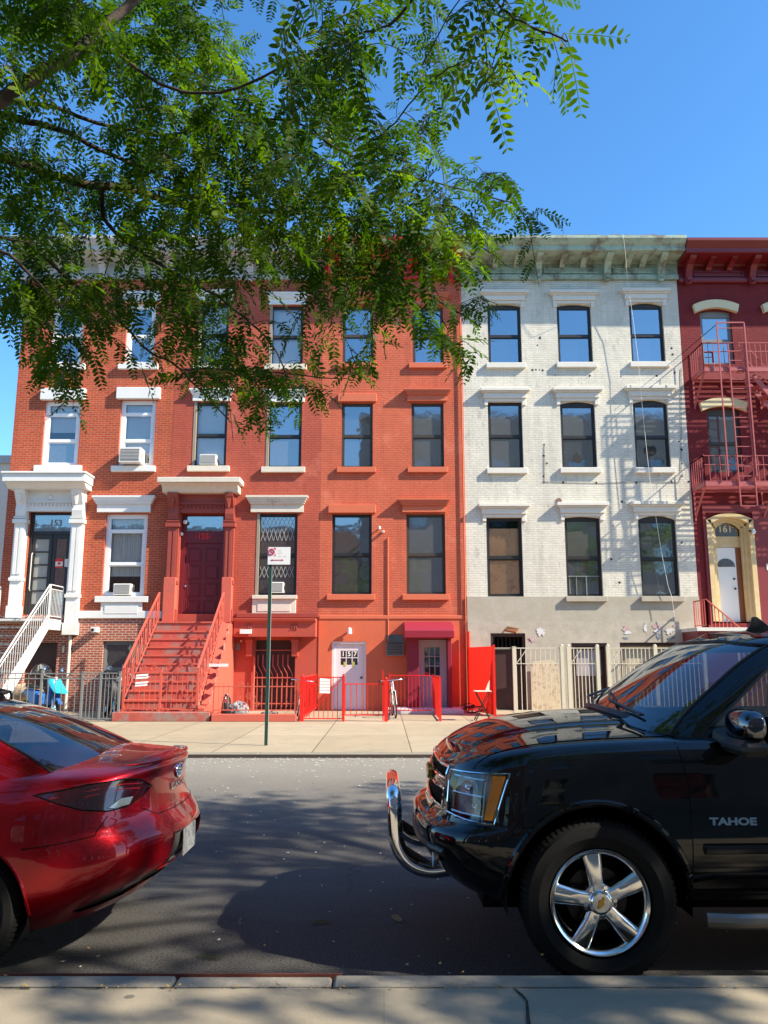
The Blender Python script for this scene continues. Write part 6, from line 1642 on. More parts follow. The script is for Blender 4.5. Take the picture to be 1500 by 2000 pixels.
yg = 20.44; xs_ = [U(241, yg), U(313, yg), U(386, yg)]
fence(t, xs_[0], xs_[1], yg, .38, 1.38, (.44, .62, 1.30), 7, M['metal_pink'], (xs_[0] + .01, xs_[1]), name='gate_leaf')
fence(t, xs_[1] + .03, xs_[2], yg, .38, 1.38, (.44, .62, 1.30), 7, M['metal_pink'], (xs_[2],), name='gate_leaf')
q = MB(); 
for (a, b) in ((xs_[0], xs_[1]), (xs_[1], xs_[2])):
    for k in range(3):
        c = a + (b - a) * (.2 + .3 * k); q.tube([(c + .07 * math.cos(w_), yg, 1.42 + .06 * math.sin(w_)) for w_ in [j * math.pi / 6 for j in range(9)]], .009, 5)
q.build('scrollwork', M['metal_pink'], t)
q = MB(); rr_ = random.Random(4); cx_ = U(277, yg)
for k in (0, 1, 3, 4): q.add([(cx_ - .14, yg - .05 - .01 * k, 1.26 - .06 * k), (cx_ + .16 + .03 * (k % 2), yg - .05 - .01 * k, 1.28 - .06 * k), (cx_ + .15, yg - .08 - .01 * k, 1.235 - .06 * k), (cx_ - .15, yg - .07 - .01 * k, 1.215 - .06 * k)], [(0, 1, 2, 3)])
tag(q.build('newspaper_bundle', M['paper'], recalc=False), 'folded newspapers stuck in the gate of the red stoop', 'newspapers')
# areaway of the red house: kerb, spindly railing, bag heap
wl_ = MB().box(-4.18, -2.12, 20.12, 20.28, ZW, .33).box(-4.18, -4.05, 20.281, 24.0, ZW, .33); tag(wl_.build('low_wall', M['stone_155'], bevel=.015), 'low salmon painted kerb round the red basement area', 'low wall')
t = thing('railing', 'thin faded red railing standing on the low salmon kerb', 'railing', (-3.1, 20.2, .33))
fence(t, -4.15, -2.15, 20.2, .33, 1.02, (.42, .98), 17, M['metal_pink'], (-4.15, -2.15), r=.011, pr=.03, topz=1.08)
q = MB(); rr_ = random.Random(9)
for k in range(9):
    c = -4.0 + rr_.uniform(0, 1.0); z = .5 + rr_.uniform(0, .55); rad = rr_.uniform(.05, .11)
    q.tube([(c + rad * (1 - j / 16) * math.cos(j * .8), 20.2, z + rad * (1 - j / 16) * math.sin(j * .8)) for j in range(12)], .007, 5)
q.build('scrollwork', M['metal_pink'], t)
def blob(cx_, cy_, cz_, rx, ry, rz, seed, n=20, rough=.3):
    r_ = np.random.default_rng(seed); q = MB(); m_ = 12; vs = []
    ph = r_.uniform(0, 6.28, 6)
    for i in range(m_ + 1):
        th = math.pi * i / m_
        for j in range(n):
            a = 2 * math.pi * j / n
            k = 1 + rough * (math.sin(3 * a + ph[0] + th * 2) * .4 + math.sin(7 * a + ph[1]) * .22 * math.sin(5 * th + ph[2]) + math.sin(11 * a + ph[3] + 4 * th) * .12)
            vs.append((cx_ + rx * k * math.sin(th) * math.cos(a), cy_ + ry * k * math.sin(th) * math.sin(a), cz_ + rz * k * math.cos(th)))
    q.add(vs, [(i * n + j, i * n + (j + 1) % n, (i + 1) * n + (j + 1) % n, (i + 1) * n + j) for i in range(m_) for j in range(n)]); return q
M['bag_silver'] = mat('crumpled_silver_bag', (.40, .42, .42), .3, .2, var=.6, vscale=9, bump=.9, bscale=14, second=(.05, .05, .055), sscale=9, sfac=(.5, .56))
M['bag_black'] = mat('black_rubbish_bag', (.02, .02, .022), .25, var=.4, bump=.8, bscale=14)
p = at(462, 1382, 20.9); tag(blob(p.x + .03, 20.9, .34, .30, .22, .23, 3).build('rubbish_bag', M['bag_silver'], smooth=True), 'crumpled silvery bag behind the thin railing at the red house', 'rubbish bag')
p = at(441, 1372, 20.9); tag(blob(p.x + .03, 20.8, .42, .12, .14, .32, 5).build('rubbish_bag', M['bag_black'], smooth=True), 'upright dark bag beside the crumpled silvery bag', 'rubbish bag')
p = at(520, 1388, 21.4); q = MB().box(p.x - .5, p.x + .25, 21.2, 21.7, ZW + .003, .22).box(p.x - .1, p.x + .3, 21.1, 21.5, .221, .30); tag(q.build('flattened_boxes', mat('grey_cardboard', (.20, .19, .17), .85, var=.3), bevel=.01), 'grey flattened boxes lying in the red basement area', 'boxes')
# red fence and gates of the orange house
t = thing('metal_fence', 'bright red metal fence and gates in front of the orange house', 'fence', (-.6, 20.2, ZW))
xa, xb, xc = U(590, 20.2), U(671, 20.2), U(754, 20.2)
fence(t, xa + .07, xb - .03, 20.2, ZW, 1.20, (.22, 1.20), 8, M['metal_red'], (), r=.016, name='gate')
MB().bar((xa + .1, 20.18, .25), (xb - .05, 20.18, 1.15), .02).build('gate_brace', M['metal_red'], t)
fence(t, xb + .04, xc - .04, 20.25, ZW, 1.06, (.30, 1.04), 7, M['metal_red'], (), r=.018, name='gate')
for x, w_, h_ in ((xa, .10, 1.2), (xb, .06, 1.22), (xc, .09, 1.14)):
    MB().box(x - w_ / 2, x + w_ / 2, 20.15, 20.15 + w_, ZW, h_).lathe([(0, .07), (.03, .05), (.035, .02), (.015, 0)], (x, 20.15 + w_ / 2, h_), 'Z', 10).build('post', M['metal_red'], t)
MB().box(xc - .09, xc - .06, 20.4, 20.43, ZW, 1.36).build('post', M['metal_red'], t)
fence(t, xa, xa + .02, 20.3, ZW, 1.2, (.25, 1.2), 22, M['metal_red'], (), r=.016, name='side_panel', y1=24.2)
fence(t, U(761, 22.6), U(842, 22.6), 22.6, ZW, 1.22, (.27, 1.20), 11, M['metal_red'], (U(761, 22.6), ), r=.014, name='back_panel', pr=.04)
fence(t, 1.37, 1.41, 20.3, ZW, 1.18, (.2, 1.18), 26, M['metal_red'], (1.37,), r=.018, name='side_panel', y1=24.0, pr=.06)
q = MB(); cx_ = U(634, 20.1)
for k in range(5): q.add([(cx_ - .12, 20.12 - .012 * k, 1.18 - .07 * k), (cx_ + .13, 20.12 - .012 * k, 1.16 - .07 * k), (cx_ + .13, 20.10 - .012 * k, 1.10 - .07 * k), (cx_ - .12, 20.10 - .012 * k, 1.11 - .07 * k)], [(0, 1, 2, 3)])
tag(q.build('newspaper_bundle', M['paper'], recalc=False), 'white flyers tucked into the bright red gate', 'newspapers')
# corrugated red screen between the orange and the white house
redpl, nt_, N_, L_, P_ = newmat('translucent_red_sheet')
P_.inputs['Base Color'].default_value = (.75, .02, .012, 1); P_.inputs['Roughness'].default_value = .35
tl_ = N_.new('ShaderNodeBsdfTranslucent'); tl_.inputs[0].default_value = (.9, .03, .015, 1); mx_ = N_.new('ShaderNodeMixShader'); mx_.inputs[0].default_value = .65
L_.new(P_.outputs[0], mx_.inputs[1]); L_.new(tl_.outputs[0], mx_.inputs[2]); L_.new(mx_.outputs[0], [n for n in N_ if n.type == 'OUTPUT_MATERIAL'][0].inputs[0])
t = thing('corrugated_screen', 'solid bright red corrugated screen between the orange and white houses', 'screen', (2.7, 23, ZW))
n = 26; a = Vector((2.50, 24.25)); b = Vector((U(966, 22.0), 22.0)); vs = []
dn = Vector(((b - a).y, -(b - a).x)).normalized()
for k in range(n * 4 + 1):
    f = k / (n * 4); o = dn * (.014 * math.sin(k * math.pi / 2 + .8)); p = a.lerp(b, f) + o
    vs += [(p.x, p.y, ZW + .03), (p.x, p.y, 1.98)]
q = MB().add(vs, [(2 * k, 2 * k + 2, 2 * k + 3, 2 * k + 1) for k in range(n * 4)]); q.build('sheet', redpl, t, smooth=True, recalc=False)
for p, h_ in ((a, 2.45), (b, 2.02)): MB().box(p.x - .03, p.x + .03, p.y - .03, p.y + .03, ZW, h_).build('post', M['metal_red'], t)
# cream fence before the white house
t = thing('metal_fence', 'cream painted metal fence before the boarded basement of the white house', 'fence', (6.5, 22.0, ZW))
y = 22.0; xx = [U(u, y) for u in (968, 1006, 1100, 1113, 1170, 1191, 1284, 1380)]
fence(t, xx[0], xx[1], y, ZW, 1.93, (1.92, 1.93), 1, M['metal_cream'], (xx[1],), pr=.09)
for a, b, n in ((1, 2, 9), (3, 4, 7), (5, 6, 11), (6, 7, 10)):
    fence(t, xx[a] + .05, xx[b] - .05, y, ZW, 1.95, (.3, 1.93), n, M['metal_cream'], (), r=.02, name='gate' if a in (1, 3) else 'railing')
    q = MB().bar((xx[a] + .05, y - .02, 1.52), (xx[b] - .05, y - .02, 1.52), .02); q.bar((xx[a] + .06, y - .02, 1.53), (xx[a] + .34, y - .02, 1.9), .018); q.build('brace', M['metal_cream'], t)
for k in (2, 3, 4, 5, 6, 7): MB().box(xx[k] - .045, xx[k] + .045, y - .045, y + .045, ZW, 1.99).lathe([(.05, 0), (.045, .02), (.01, .04)], (xx[k], y, 1.991), 'Z', 10).build('post', M['metal_cream'], t)
fence(t, 9.5, 14.5, y, ZW, 1.95, (.3, 1.93), 36, M['metal_cream'], (9.5, 12, 14.5), r=.02)
# old panel leaning inside the fence
q = MB().prism([(U(1040, 24), 24.1, ZW), (U(1096, 24), 24.1, ZW), (U(1094, 24), 24.15, 1.5), (U(1080, 24), 24.16, 1.62), (U(1042, 24), 24.15, 1.56)], (0, .03, 0)); tag(q.build('old_board', mat('peeling_cream_board', (.58, .48, .33), .85, var=.2, vscale=6, second=(.4, .3, .2), sscale=7), bevel=.004), 'peeling cream board leaning between the two doors behind the cream fence', 'board')
# folding stand
t = thing('folding_table', 'small folding stand with white top beside the red screen', 'folding table', (U(942, 20.5), 20.5, ZW))
p0 = at(942, 1349, 20.5); x = p0.x; zt = p0.z
MB().box(x - .21, x + .21, 20.3, 20.7, zt - .02, zt).build('top', M['trim_aged'], t, bevel=.008)
MB().prism([(x + .1, 20.68, zt), (x + .2, 20.68, zt), (x + .21, 20.68, zt + .26), (x + .16, 20.68, zt + .16)], (0, .03, 0)).build('back_flap', M['trim_aged'], t)
for yy in (20.34, 20.66):
    MB().bar((x - .17, yy, zt - .02), (x + .19, yy, ZW), .022).build('leg', M['metal_dark'], t); MB().bar((x + .17, yy + .025, zt - .02), (x - .19, yy + .025, ZW), .022).build('leg', M['metal_dark'], t)
MB().bar((x - .19, 20.34, ZW + .06), (x - .19, 20.66, ZW + .06), .018).bar((x + .19, 20.34, ZW + .06), (x + .19, 20.66, ZW + .06), .018).build('stretcher', M['metal_dark'], t)
# street sign on its green post
yS = gnd(520, 1456, ZW).y; xS = gnd(520, 1456, ZW).x
t = thing('parking_sign', 'white parking sign with red symbol on a dark green post', 'street sign', (xS, yS, ZW))
zt = at(522, 1070, yS).z
q = MB(); zz = [ZW, zt]; w_ = .03
q.box(xS - .035, xS + .02, yS - .008, yS + .0, ZW, zt); q.box(xS - .035, xS - .027, yS, yS + .03, ZW, zt); q.box(xS + .012, xS + .02, yS, yS + .03, ZW, zt); q.build('post', M['sign_green'], t)
MB().box(xS + .0205, xS + .028, yS - .012, yS + .02, ZW, zt - .3).build('post_edge', mat('pale_green_steel', (.30, .38, .33), .4, .2), t)
p0 = at(524, 1069, yS); p1 = at(567, 1103, yS)
x0, x1, z0, z1 = p0.x, p1.x, p1.z, p0.z; ys = yS - .03
pl = MB().box(x0, x1, ys, ys + .004, z0, z1).build('sign_plate', mat('reflective_white', (.85, .84, .82), .5), t, bevel=.001)
H = z1 - z0; W = x1 - x0
q = MB(); c = (x0 + W * .17, z1 - H * .27); n = 24
q.tube([(c[0] + .052 * math.cos(k * 6.2832 / n), ys - .003, c[1] + .052 * math.sin(k * 6.2832 / n)) for k in range(n)], .010, 6, closed=True); q.bar((c[0] - .036, ys - .003, c[1] + .036), (c[0] + .036, ys - .003, c[1] - .036), .012, .006)
for sx, sz in ((-1, 1), (1, 1), (-1, -1), (1, -1)): q.prism([(c[0] + sx * .075, ys - .001, c[1] + sz * .075), (c[0] + sx * .04, ys - .001, c[1] + sz * .075), (c[0] + sx * .075, ys - .001, c[1] + sz * .04)], (0, -.003, 0))
q.box(x0 + W * .18, x0 + W * .66, ys - .004, ys - .001, z0 + H * .235, z0 + H * .275)
for sx, a in ((-1, x0 + W * .13), (1, x0 + W * .71)): q.prism([(a, ys - .001, z0 + H * .255), (a - sx * .035, ys - .001, z0 + H * .31), (a - sx * .035, ys - .001, z0 + H * .20)], (0, -.003, 0))
q.build('sign_symbol', mat('faded_sign_red', (.62, .05, .11), .5), pl)
q = MB(); [q.box(x0 + W * a, x0 + W * b, ys - .002, ys - .0005, z1 - H * c - .006, z1 - H * c + .006) for a, b, c in ((.46, .62, .20), (.46, .64, .34), (.48, .60, .52), (.70, .84, .52))]
q.build('sign_lettering', mat('bleached_lettering', (.74, .66, .64), .5), pl)
# bicycles
def bicycle(label, loc, rot, lean, frame_mat, wheels_=True):
    t = thing('bicycle', label, 'bicycle', loc, 'bicycles at the orange house')
    m_ = Matrix.Translation(loc) @ Matrix.Rotation(rot, 4, 'Z') @ Matrix.Rotation(lean, 4, 'X')
    def B(q, name, mt, par=t, **k): return xf(q, m_).build(name, mt, par, smooth=True, **k)
    for x in (-.52, .52):
        q = MB().tube([(x + .33 * math.cos(k * math.pi / 16), 0, .335 + .33 * math.sin(k * math.pi / 16)) for k in range(32)], .017, 8, closed=True); w_ = B(q, 'wheel', M['rubber'])
        q = MB().tube([(x + .305 * math.cos(k * math.pi / 16), 0, .335 + .305 * math.sin(k * math.pi / 16)) for k in range(32)], .009, 6, closed=True); B(q, 'rim', M['alu'], w_)
        q = MB()
        for k in range(14): q.tube([(x, .0, .335), (x + .3 * math.cos(k * .4488), 0, .335 + .3 * math.sin(k * .4488))], .0025, 4, cap=False)
        q.cyl((x, -.04, .335), (x, .04, .335), .02, 8); B(q, 'spokes', M['alu'], w_)
    q = MB(); bb, st_, hd, hd2, ra, fa = (-.08, 0, .30), (-.22, 0, .78), (.34, 0, .82), (.37, 0, .70), (-.52, 0, .335), (.52, 0, .335)
    for a, b, r in ((bb, st_, .016), (bb, hd2, .018), (st_, hd, .015), (st_, ra, .009), (bb, ra, .009), (hd, hd2, .02)): q.tube([a, b], r, 8)
    B(q, 'frame', frame_mat)
    B(MB().tube([hd, (.30, 0, .93)], .013, 8).tube([(.37, .045, .68), (.44, .045, .5), (.52, .045, .335)], .011, 8).tube([(.37, -.045, .68), (.44, -.045, .5), (.52, -.045, .335)], .011, 8).tube([(.37, -.045, .68), (.37, .045, .68)], .014, 8), 'fork', frame_mat)
    hb = B(MB().tube([(.20, -.30, .95), (.27, -.24, .955), (.31, -.08, .95), (.31, .08, .95), (.27, .24, .955), (.20, .30, .95)], .012, 8), 'handlebar', M['chrome'])
    for s_ in (-1, 1): B(MB().cyl((.20, s_ * .30, .95), (.14, s_ * .34, .945), .017, 8), 'grip', M['rubber'], hb)
    B(MB().tube([st_, (-.25, 0, .90)], .012, 8), 'seat_post', M['alu'])
    B(MB().prism([(-.38, -.07, .905), (-.38, .07, .905), (-.30, .075, .905), (-.15, .018, .905), (-.10, .012, .905), (-.10, -.012, .905), (-.15, -.018, .905), (-.30, -.075, .905)], (0, 0, .045)), 'saddle', M['blackplastic'], bevel=.01)
    q = MB().lathe([(.075, 0), (.08, .004), (.075, .008)], (-.08, -.05, .30), 'Y', 20); q.bar((-.08, -.06, .30), (.02, -.06, .17), .015); q.bar((-.08, .06, .30), (-.18, .06, .43), .015); q.box(-.02, .06, -.15, -.07, .16, .18); q.box(-.22, -.14, .07, .15, .42, .44); B(q, 'crank', M['metal_dark'])
    return t
bicycle('white framed bicycle seen head on inside the bright red fence', (U(770, 21.6), 21.9, ZW), R(-86), R(4), M['metal_white'])
bicycle('bicycle with pale frame half hidden behind the left post of the bright red fence', (U(583, 21.0) - .05, 21.5, ZW), R(-82), R(-6), M['metal_grey'])
bicycle('dark bicycle lying in the corner between the awning door and the red screen', (2.15, 23.35, ZW + .04), R(-70), R(-74), M['metal_dark'])
# mopeds
def moped(label, loc, rot, col, wrap=None):
    t = thing('moped', label, 'moped', loc, 'mopeds behind the grey fence')
    m_ = Matrix.Translation(loc) @ Matrix.Rotation(rot, 4, 'Z') @ Matrix.Rotation(R(-6), 4, 'X')
    def B(q, name, mt, par=t, **k): return xf(q, m_).build(name, mt, par, smooth=True, **k)
    for x in (-.62, .62):
        w_ = B(MB().lathe([(.13, -.04), (.17, -.05), (.215, -.045), (.235, -.02), (.24, 0), (.235, .02), (.215, .045), (.17, .05), (.13, .04)], (x, 0, .24), 'Y', 28), 'wheel', M['rubber'])
        q = MB().lathe([(.0, -.03), (.03, -.03), (.03, -.015), (.12, -.015), (.135, -.04), (.135, .04), (.12, .015), (.03, .015), (.03, .03), (0, .03)], (x, 0, .24), 'Y', 24); B(q, 'rim', M['alu'], w_)
    q = MB().prism([(.42, -.17, .30), (.36, -.17, .34), (.40, -.17, .62), (.30, -.17, .92), (.36, -.17, 1.0), (.50, -.17, .80), (.54, -.17, .55), (.50, -.17, .34)], (0, .34, 0)); B(q, 'front_shield', col, bevel=.05)
    q = MB().prism([(.46, -.06, .36), (.80, -.06, .42), (.86, -.06, .34), (.74, -.06, .50), (.58, -.06, .53), (.44, -.06, .46)], (0, .12, 0)); B(q, 'front_mudguard', col, bevel=.02)
    q = MB().box(-.18, .40, -.15, .15, .27, .34); B(q, 'footboard', M['blackplastic'], bevel=.02)
    q = MB().prism([(-.12, -.15, .30), (-.15, -.15, .62), (-.30, -.15, .70), (-.78, -.15, .72), (-.88, -.15, .62), (-.55, -.15, .40), (-.40, -.15, .30)], (0, .30, 0)); B(q, 'rear_body', col, bevel=.05)
    q = MB().prism([(-.12, -.13, .72), (-.16, -.13, .78), (-.55, -.13, .80), (-.80, -.13, .86), (-.82, -.13, .76), (-.70, -.13, .72)], (0, .26, 0)); B(q, 'seat', M['blackplastic'], bevel=.03)
    q = MB().tube([(.24, -.33, 1.06), (.30, -.2, 1.04), (.34, 0, 1.02), (.30, .2, 1.04), (.24, .33, 1.06)], .016, 8); hb = B(q, 'handlebar', M['blackplastic'])
    for s_ in (-1, 1):
        B(MB().tube([(.30, s_ * .2, 1.05), (.28, s_ * .24, 1.20)], .007, 6), 'mirror_stem', M['blackplastic'], hb)
        B(MB().lathe([(0, -.02), (.045, -.015), (.055, 0), (.045, .012)], (.26, s_ * .25, 1.24), 'X', 16), 'mirror', mat('sky_blue_mirror', (.35, .5, .7), .1, .8) if s_ < 0 and 'sky_blue_mirror' not in bpy.data.materials else bpy.data.materials['sky_blue_mirror'], hb)
    B(MB().lathe([(0, .1), (.06, .08), (.075, .02), (.07, 0)], (.40, 0, .97), 'X', 16), 'headlamp', M['lamp_silver'])
    q = MB().tube([(.62, .07, .24), (.50, .06, .6), (.38, .0, .95)], .016, 8).tube([(.62, -.07, .24), (.50, -.06, .6), (.38, 0, .95)], .016, 8); B(q, 'fork', M['alu'])
    if wrap: 
        q = MB().prism([(.30, -.2, 1.02), (.44, -.2, .98), (.86, -.2, .66), (.78, -.2, .60), (.42, -.2, .80)], (0, .4, 0)); B(q, 'nose_cover', wrap, bevel=.05)
    return t
teal = mat('teal_plastic', (.02, .42, .55), .35, var=.1); blue = mat('blue_plastic', (.02, .12, .42), .35)
moped('blue moped with bright teal nose cover behind the grey fence', (U(88, 21.3) - .2, 21.6, ZW), R(-38), blue, teal)
moped('black moped at the right end of the grey fence under the basement window', (U(205, 21.3) + .1, 21.5, ZW), R(-62), M['blackplastic'])
q = blob(U(30, 22), 22.6, .75, .5, .3, .22, 8); tag(q.build('tarpaulin_heap', mat('tan_tarpaulin', (.38, .28, .2), .8, var=.3)), 'tan covered heap under the white steel stoop', 'heap')
# ------------------------------------------------------------------ honey locust trees
def leafmat(name, a, b, trans=.5):
    m, nt, N, L, P = newmat(name)
    g = geopos(nt)
    c = mixc(nt, noise(nt, g, 2.6, 4), a, b)
    c = mixc(nt, ramp(nt, noise(nt, g, 1.9, 3, .6), [(.52, 0.), (.64, .85)]), c, (.12, .185, .010))
    c = mixc(nt, ramp(nt, noise(nt, g, 17, 2), [(.68, 0.), (.74, 1.)]), c, (b[0] * 1.5, b[1] * 1.25, b[2]))
    L.new(c, P.inputs['Base Color']); P.inputs['Roughness'].default_value = .5; P.inputs['Specular IOR Level'].default_value = .18
    tr = N.new('ShaderNodeBsdfTranslucent'); L.new(mixc(nt, 1., c, (1.9, 2.2, .5), 'MULTIPLY'), tr.inputs[0])
    mx = N.new('ShaderNodeMixShader'); mx.inputs[0].default_value = trans
    out = [n for n in N if n.type == 'OUTPUT_MATERIAL'][0]
    L.new(P.outputs[0], mx.inputs[1]); L.new(tr.outputs[0], mx.inputs[2]); L.new(mx.outputs[0], out.inputs[0])
    return m
M['leaf'] = leafmat('locust_leaves', (.015, .036, .004), (.050, .098, .007))
M['bark'] = mat('grey_brown_bark', (.05, .036, .028), .9, var=.4, vscale=14, bump=.7, bscale=40, second=(.16, .115, .085), sscale=5, sfac=(.52, .7))
def leaf_template(n_pairs, L_, lw, ll, rs):
    """one compound leaf along +x, leaflets to both sides, slightly arched and drooping"""
    vs = []
    for i in range(n_pairs):
        f = (i + .6) / n_pairs; x = L_ * f; z = -.10 * L_ * f * f
        k = (.72 + .5 * math.sin(math.pi * min(1, f * 1.05))) * (1 if f < .9 else .85)
        for sd in (-1, 1):
            a = R(rs.uniform(52, 68)); dx, dy = math.cos(a), math.sin(a) * sd
            tilt = rs.uniform(-.45, .25); l_ = ll * k * rs.uniform(.9, 1.1); w_ = lw * k * rs.uniform(.9, 1.1) / 2
            px, py = -dy, dx
            tw = rs.uniform(-.35, .35)
            for (u_, v_) in ((0.04, 0), (.30, 1), (.72, .88), (1., 0), (.72, -.88), (.30, -1)):
                vs.append((x + (dx * u_ * l_ + px * v_ * w_), dy * u_ * l_ + py * v_ * w_, z + tilt * u_ * l_ + tw * v_ * w_))
    # rachis as a thin six-sided sliver
    r = .0011
    vs += [(0, -r, 0), (L_ * .5, -r, -.03 * L_), (L_, 0, -.10 * L_), (L_, r * .3, -.10 * L_), (L_ * .5, r, -.03 * L_), (0, r, 0)]
    return np.array(vs)
rs = random.Random(5)
TEMPL = [leaf_template(rs.randint(8, 11), rs.uniform(.13, .19), .0115, rs.uniform(.027, .034), rs) for _ in range(9)]
TEMPL_S = [leaf_template(5, .17, .026, .05, rs) for _ in range(4)]
def leaves_mesh(name, poss, dirs, nors, mat_, parent, templ, scale=(.8, 1.15), seed=1):
    r = np.random.default_rng(seed); allv = []
    for p, d, n_ in zip(poss, dirs, nors):
        T = templ[r.integers(len(templ))] * r.uniform(*scale)
        d = d / np.linalg.norm(d); y = np.cross(n_, d); y /= (np.linalg.norm(y) + 1e-9); z = np.cross(d, y)
        allv.append(T @ np.array([d, y, z]) + p)
    V = np.concatenate(allv); nf = len(V) // 6
    lo, hi = V.min(0), V.max(0); loc = np.array([(lo[0] + hi[0]) / 2, (lo[1] + hi[1]) / 2, lo[2]])
    me = bpy.data.meshes.new(name)
    me.vertices.add(len(V)); me.vertices.foreach_set('co', (V - loc).ravel())
    me.loops.add(len(V)); me.loops.foreach_set('vertex_index', np.arange(len(V)))
    me.polygons.add(nf); me.polygons.foreach_set('loop_start', np.arange(0, len(V), 6))
    me.materials.append(mat_); me.update(calc_edges=True)
    o = bpy.data.objects.new(name, me); COL.objects.link(o); o.location = loc; WM[o.name] = Matrix.Translation(Vector(loc)); adopt(o, parent)
    return o
ROWS = ["799999983124656653277661", "767999999411396376657866", "645899999722494147665744", "643668998635973467543114",
        "643348999766985654120000", "653468999887887873000000", "875447999988876634530000", "888888999999987777762000",
        "887778999999999987654210", "775446789999999998641000", "765346677766888877443000", "998765787444877776310000",
        "688874687332456576640000", "268534599542355347410000", "068415489765544123300000", "015110138788632000000000",
        "100100000373100000000000", "200000000021000000000000"]
def dens(u, v):
    if v < 0: return 7 if u < 700 else (4 if u < 1150 else 0)
    if u < 0: return 7 if v < 620 else (4 if v < 880 else 0)
    c, r = int(u // 50), int(v // 50)
    if r >= len(ROWS) or c >= 24: return 0
    return int(ROWS[r][c])
def project(p):
    d = Vector(p) - Vector((0, 0, CAM_H)); dep = d.y * CP + d.z * SP; up = -d.y * SP + d.z * CP
    if dep <= .05: return None
    return 750 + FPX * d.x / dep, 1000 - FPX * up / dep
def ydist(u, v, r):
    b = 4.3
    if u > 880 and v < 230: b = 2.5
    elif 560 < u < 720 and v < 180: b = 2.7
    elif u < 200 and v < 200: b = 3.3
    elif v > 560: b = 4.6
    return b * r.uniform(.86, 1.22)
tree = thing('street_tree', 'leafy honey locust reaching over the street from the upper left', 'tree', (-3.6, 3.25, ZW))
rt = random.Random(21)
skel = []          # (Vector, radius)
wood = MB()
def smooth_path(P, it=2):
    for _ in range(it): P = [P[0]] + [q for a, b in zip(P, P[1:]) for q in (a.lerp(b, .25), a.lerp(b, .75))] + [P[-1]]
    return P
def add_branch(P, r0, r1, mb, n=6, jit=.0):
    P = smooth_path([Vector(p) for p in P]); m_ = len(P)
    P = [P[0]] + [p + Vector((rt.uniform(-1, 1), rt.uniform(-1, 1), rt.uniform(-1, 1))) * jit for p in P[1:-1]] + [P[-1]]
    mb.tube(P, [r0 + (r1 - r0) * i / (m_ - 1) for i in range(m_)], n)
    for i, p in enumerate(P): skel.append((p, r0 + (r1 - r0) * i / (m_ - 1)))
    return P
trunk = MB()
add_branch([(-3.6, 3.25, ZW - .05), (-3.58, 3.25, .6), (-3.62, 3.28, 1.6), (-3.52, 3.3, 2.5), (-3.45, 3.4, 3.3), (-3.5, 3.45, 4.4), (-3.2, 3.3, 5.6), (-2.6, 2.9, 6.6)], .17, .05, trunk, 14)
trunk.build('trunk', M['bark'], tree, smooth=True, sharp=80)
def A_(*t3): return [at(u, v, y) for u, v, y in t3]
def near(p): return min(skel, key=lambda s_: (s_[0] - p).length)
def limb(pts, r0, r1, connect=True):
    P = A_(*pts)
    if connect:
        c, rc = near(P[0]); d = (P[0] - c); mid = c.lerp(P[0], .5) + Vector((0, 0, .12 * d.length))
        if d.length > .06:
            P = [c, mid] + P
            r0 = min(max(r0, r0 * 1.3), rc)
    add_branch(P, r0, r1, wood, 8, .004)
limb([(-420, 420, 3.4), (-200, 320, 3.1), (0, 195, 3.0), (70, 150, 3.0), (140, 105, 3.1), (230, 30, 3.2), (330, -60, 3.3)], .032, .018)
limb([(-300, 330, 3.7), (0, 300, 3.9), (60, 330, 4.0), (170, 362, 4.1), (250, 365, 4.2), (300, 386, 4.4), (350, 398, 4.5), (440, 415, 4.7), (560, 412, 4.9), (650, 420, 5.0), (770, 446, 5.2)], .034, .007)
limb([(-100, 200, 4.2), (40, 235, 4.3), (130, 255, 4.4), (180, 285, 4.5), (240, 312, 4.6), (330, 350, 4.8), (480, 400, 5.0)], .022, .006)
limb([(-60, 190, 4.0), (100, 205, 4.2), (180, 240, 4.3), (250, 252, 4.4), (330, 265, 4.6), (420, 290, 4.8)], .015, .005)
limb([(140, 40, 3.3), (200, 80, 3.4), (280, 145, 3.5), (345, 180, 3.5), (420, 183, 3.5), (490, 163, 3.4), (560, 125, 3.2), (620, 100, 3.0), (690, 70, 2.9), (760, 50, 2.8)], .008, .004)
limb([(300, 385, 4.4), (430, 425, 4.8), (500, 442, 5.0), (560, 465, 5.1), (640, 482, 5.2), (720, 505, 5.3), (780, 545, 5.4), (880, 600, 5.5), (940, 640, 5.5)], .014, .005)
limb([(330, 265, 4.5), (500, 230, 4.2), (600, 240, 4.1), (640, 282, 4.1), (700, 310, 4.2), (780, 340, 4.3), (860, 360, 4.4), (930, 375, 4.5), (1010, 400, 4.6)], .012, .004)
limb([(690, 300, 4.1), (770, 245, 4.0), (800, 200, 3.9), (850, 150, 3.7), (890, 125, 3.6), (940, 110, 3.5)], .007, .003)
limb([(760, 50, 2.8), (860, -60, 2.6), (930, -40, 2.5), (965, 5, 2.4), (1010, 40, 2.35), (1050, 58, 2.3), (1110, 80, 2.3)], .006, .003)
limb([(-200, 480, 3.6), (-60, 470, 3.5), (20, 495, 3.4), (45, 520, 3.4), (80, 560, 3.5), (120, 600, 3.7)], .012, .004)
limb([(60, 480, 3.9), (150, 560, 4.3), (232, 622, 4.5), (290, 690, 4.6), (340, 708, 4.6), (370, 742, 4.7), (420, 790, 4.8), (450, 825, 4.9)], .013, .004)
limb([(355, 722, 4.65), (440, 720, 4.8), (520, 725, 4.9), (600, 735, 5.0), (680, 740, 5.1)], .008, .003)
limb([(200, 440, 4.3), (330, 530, 4.6), (420, 575, 4.8), (480, 620, 4.9), (540, 680, 5.0), (560, 740, 5.0)], .012, .004)
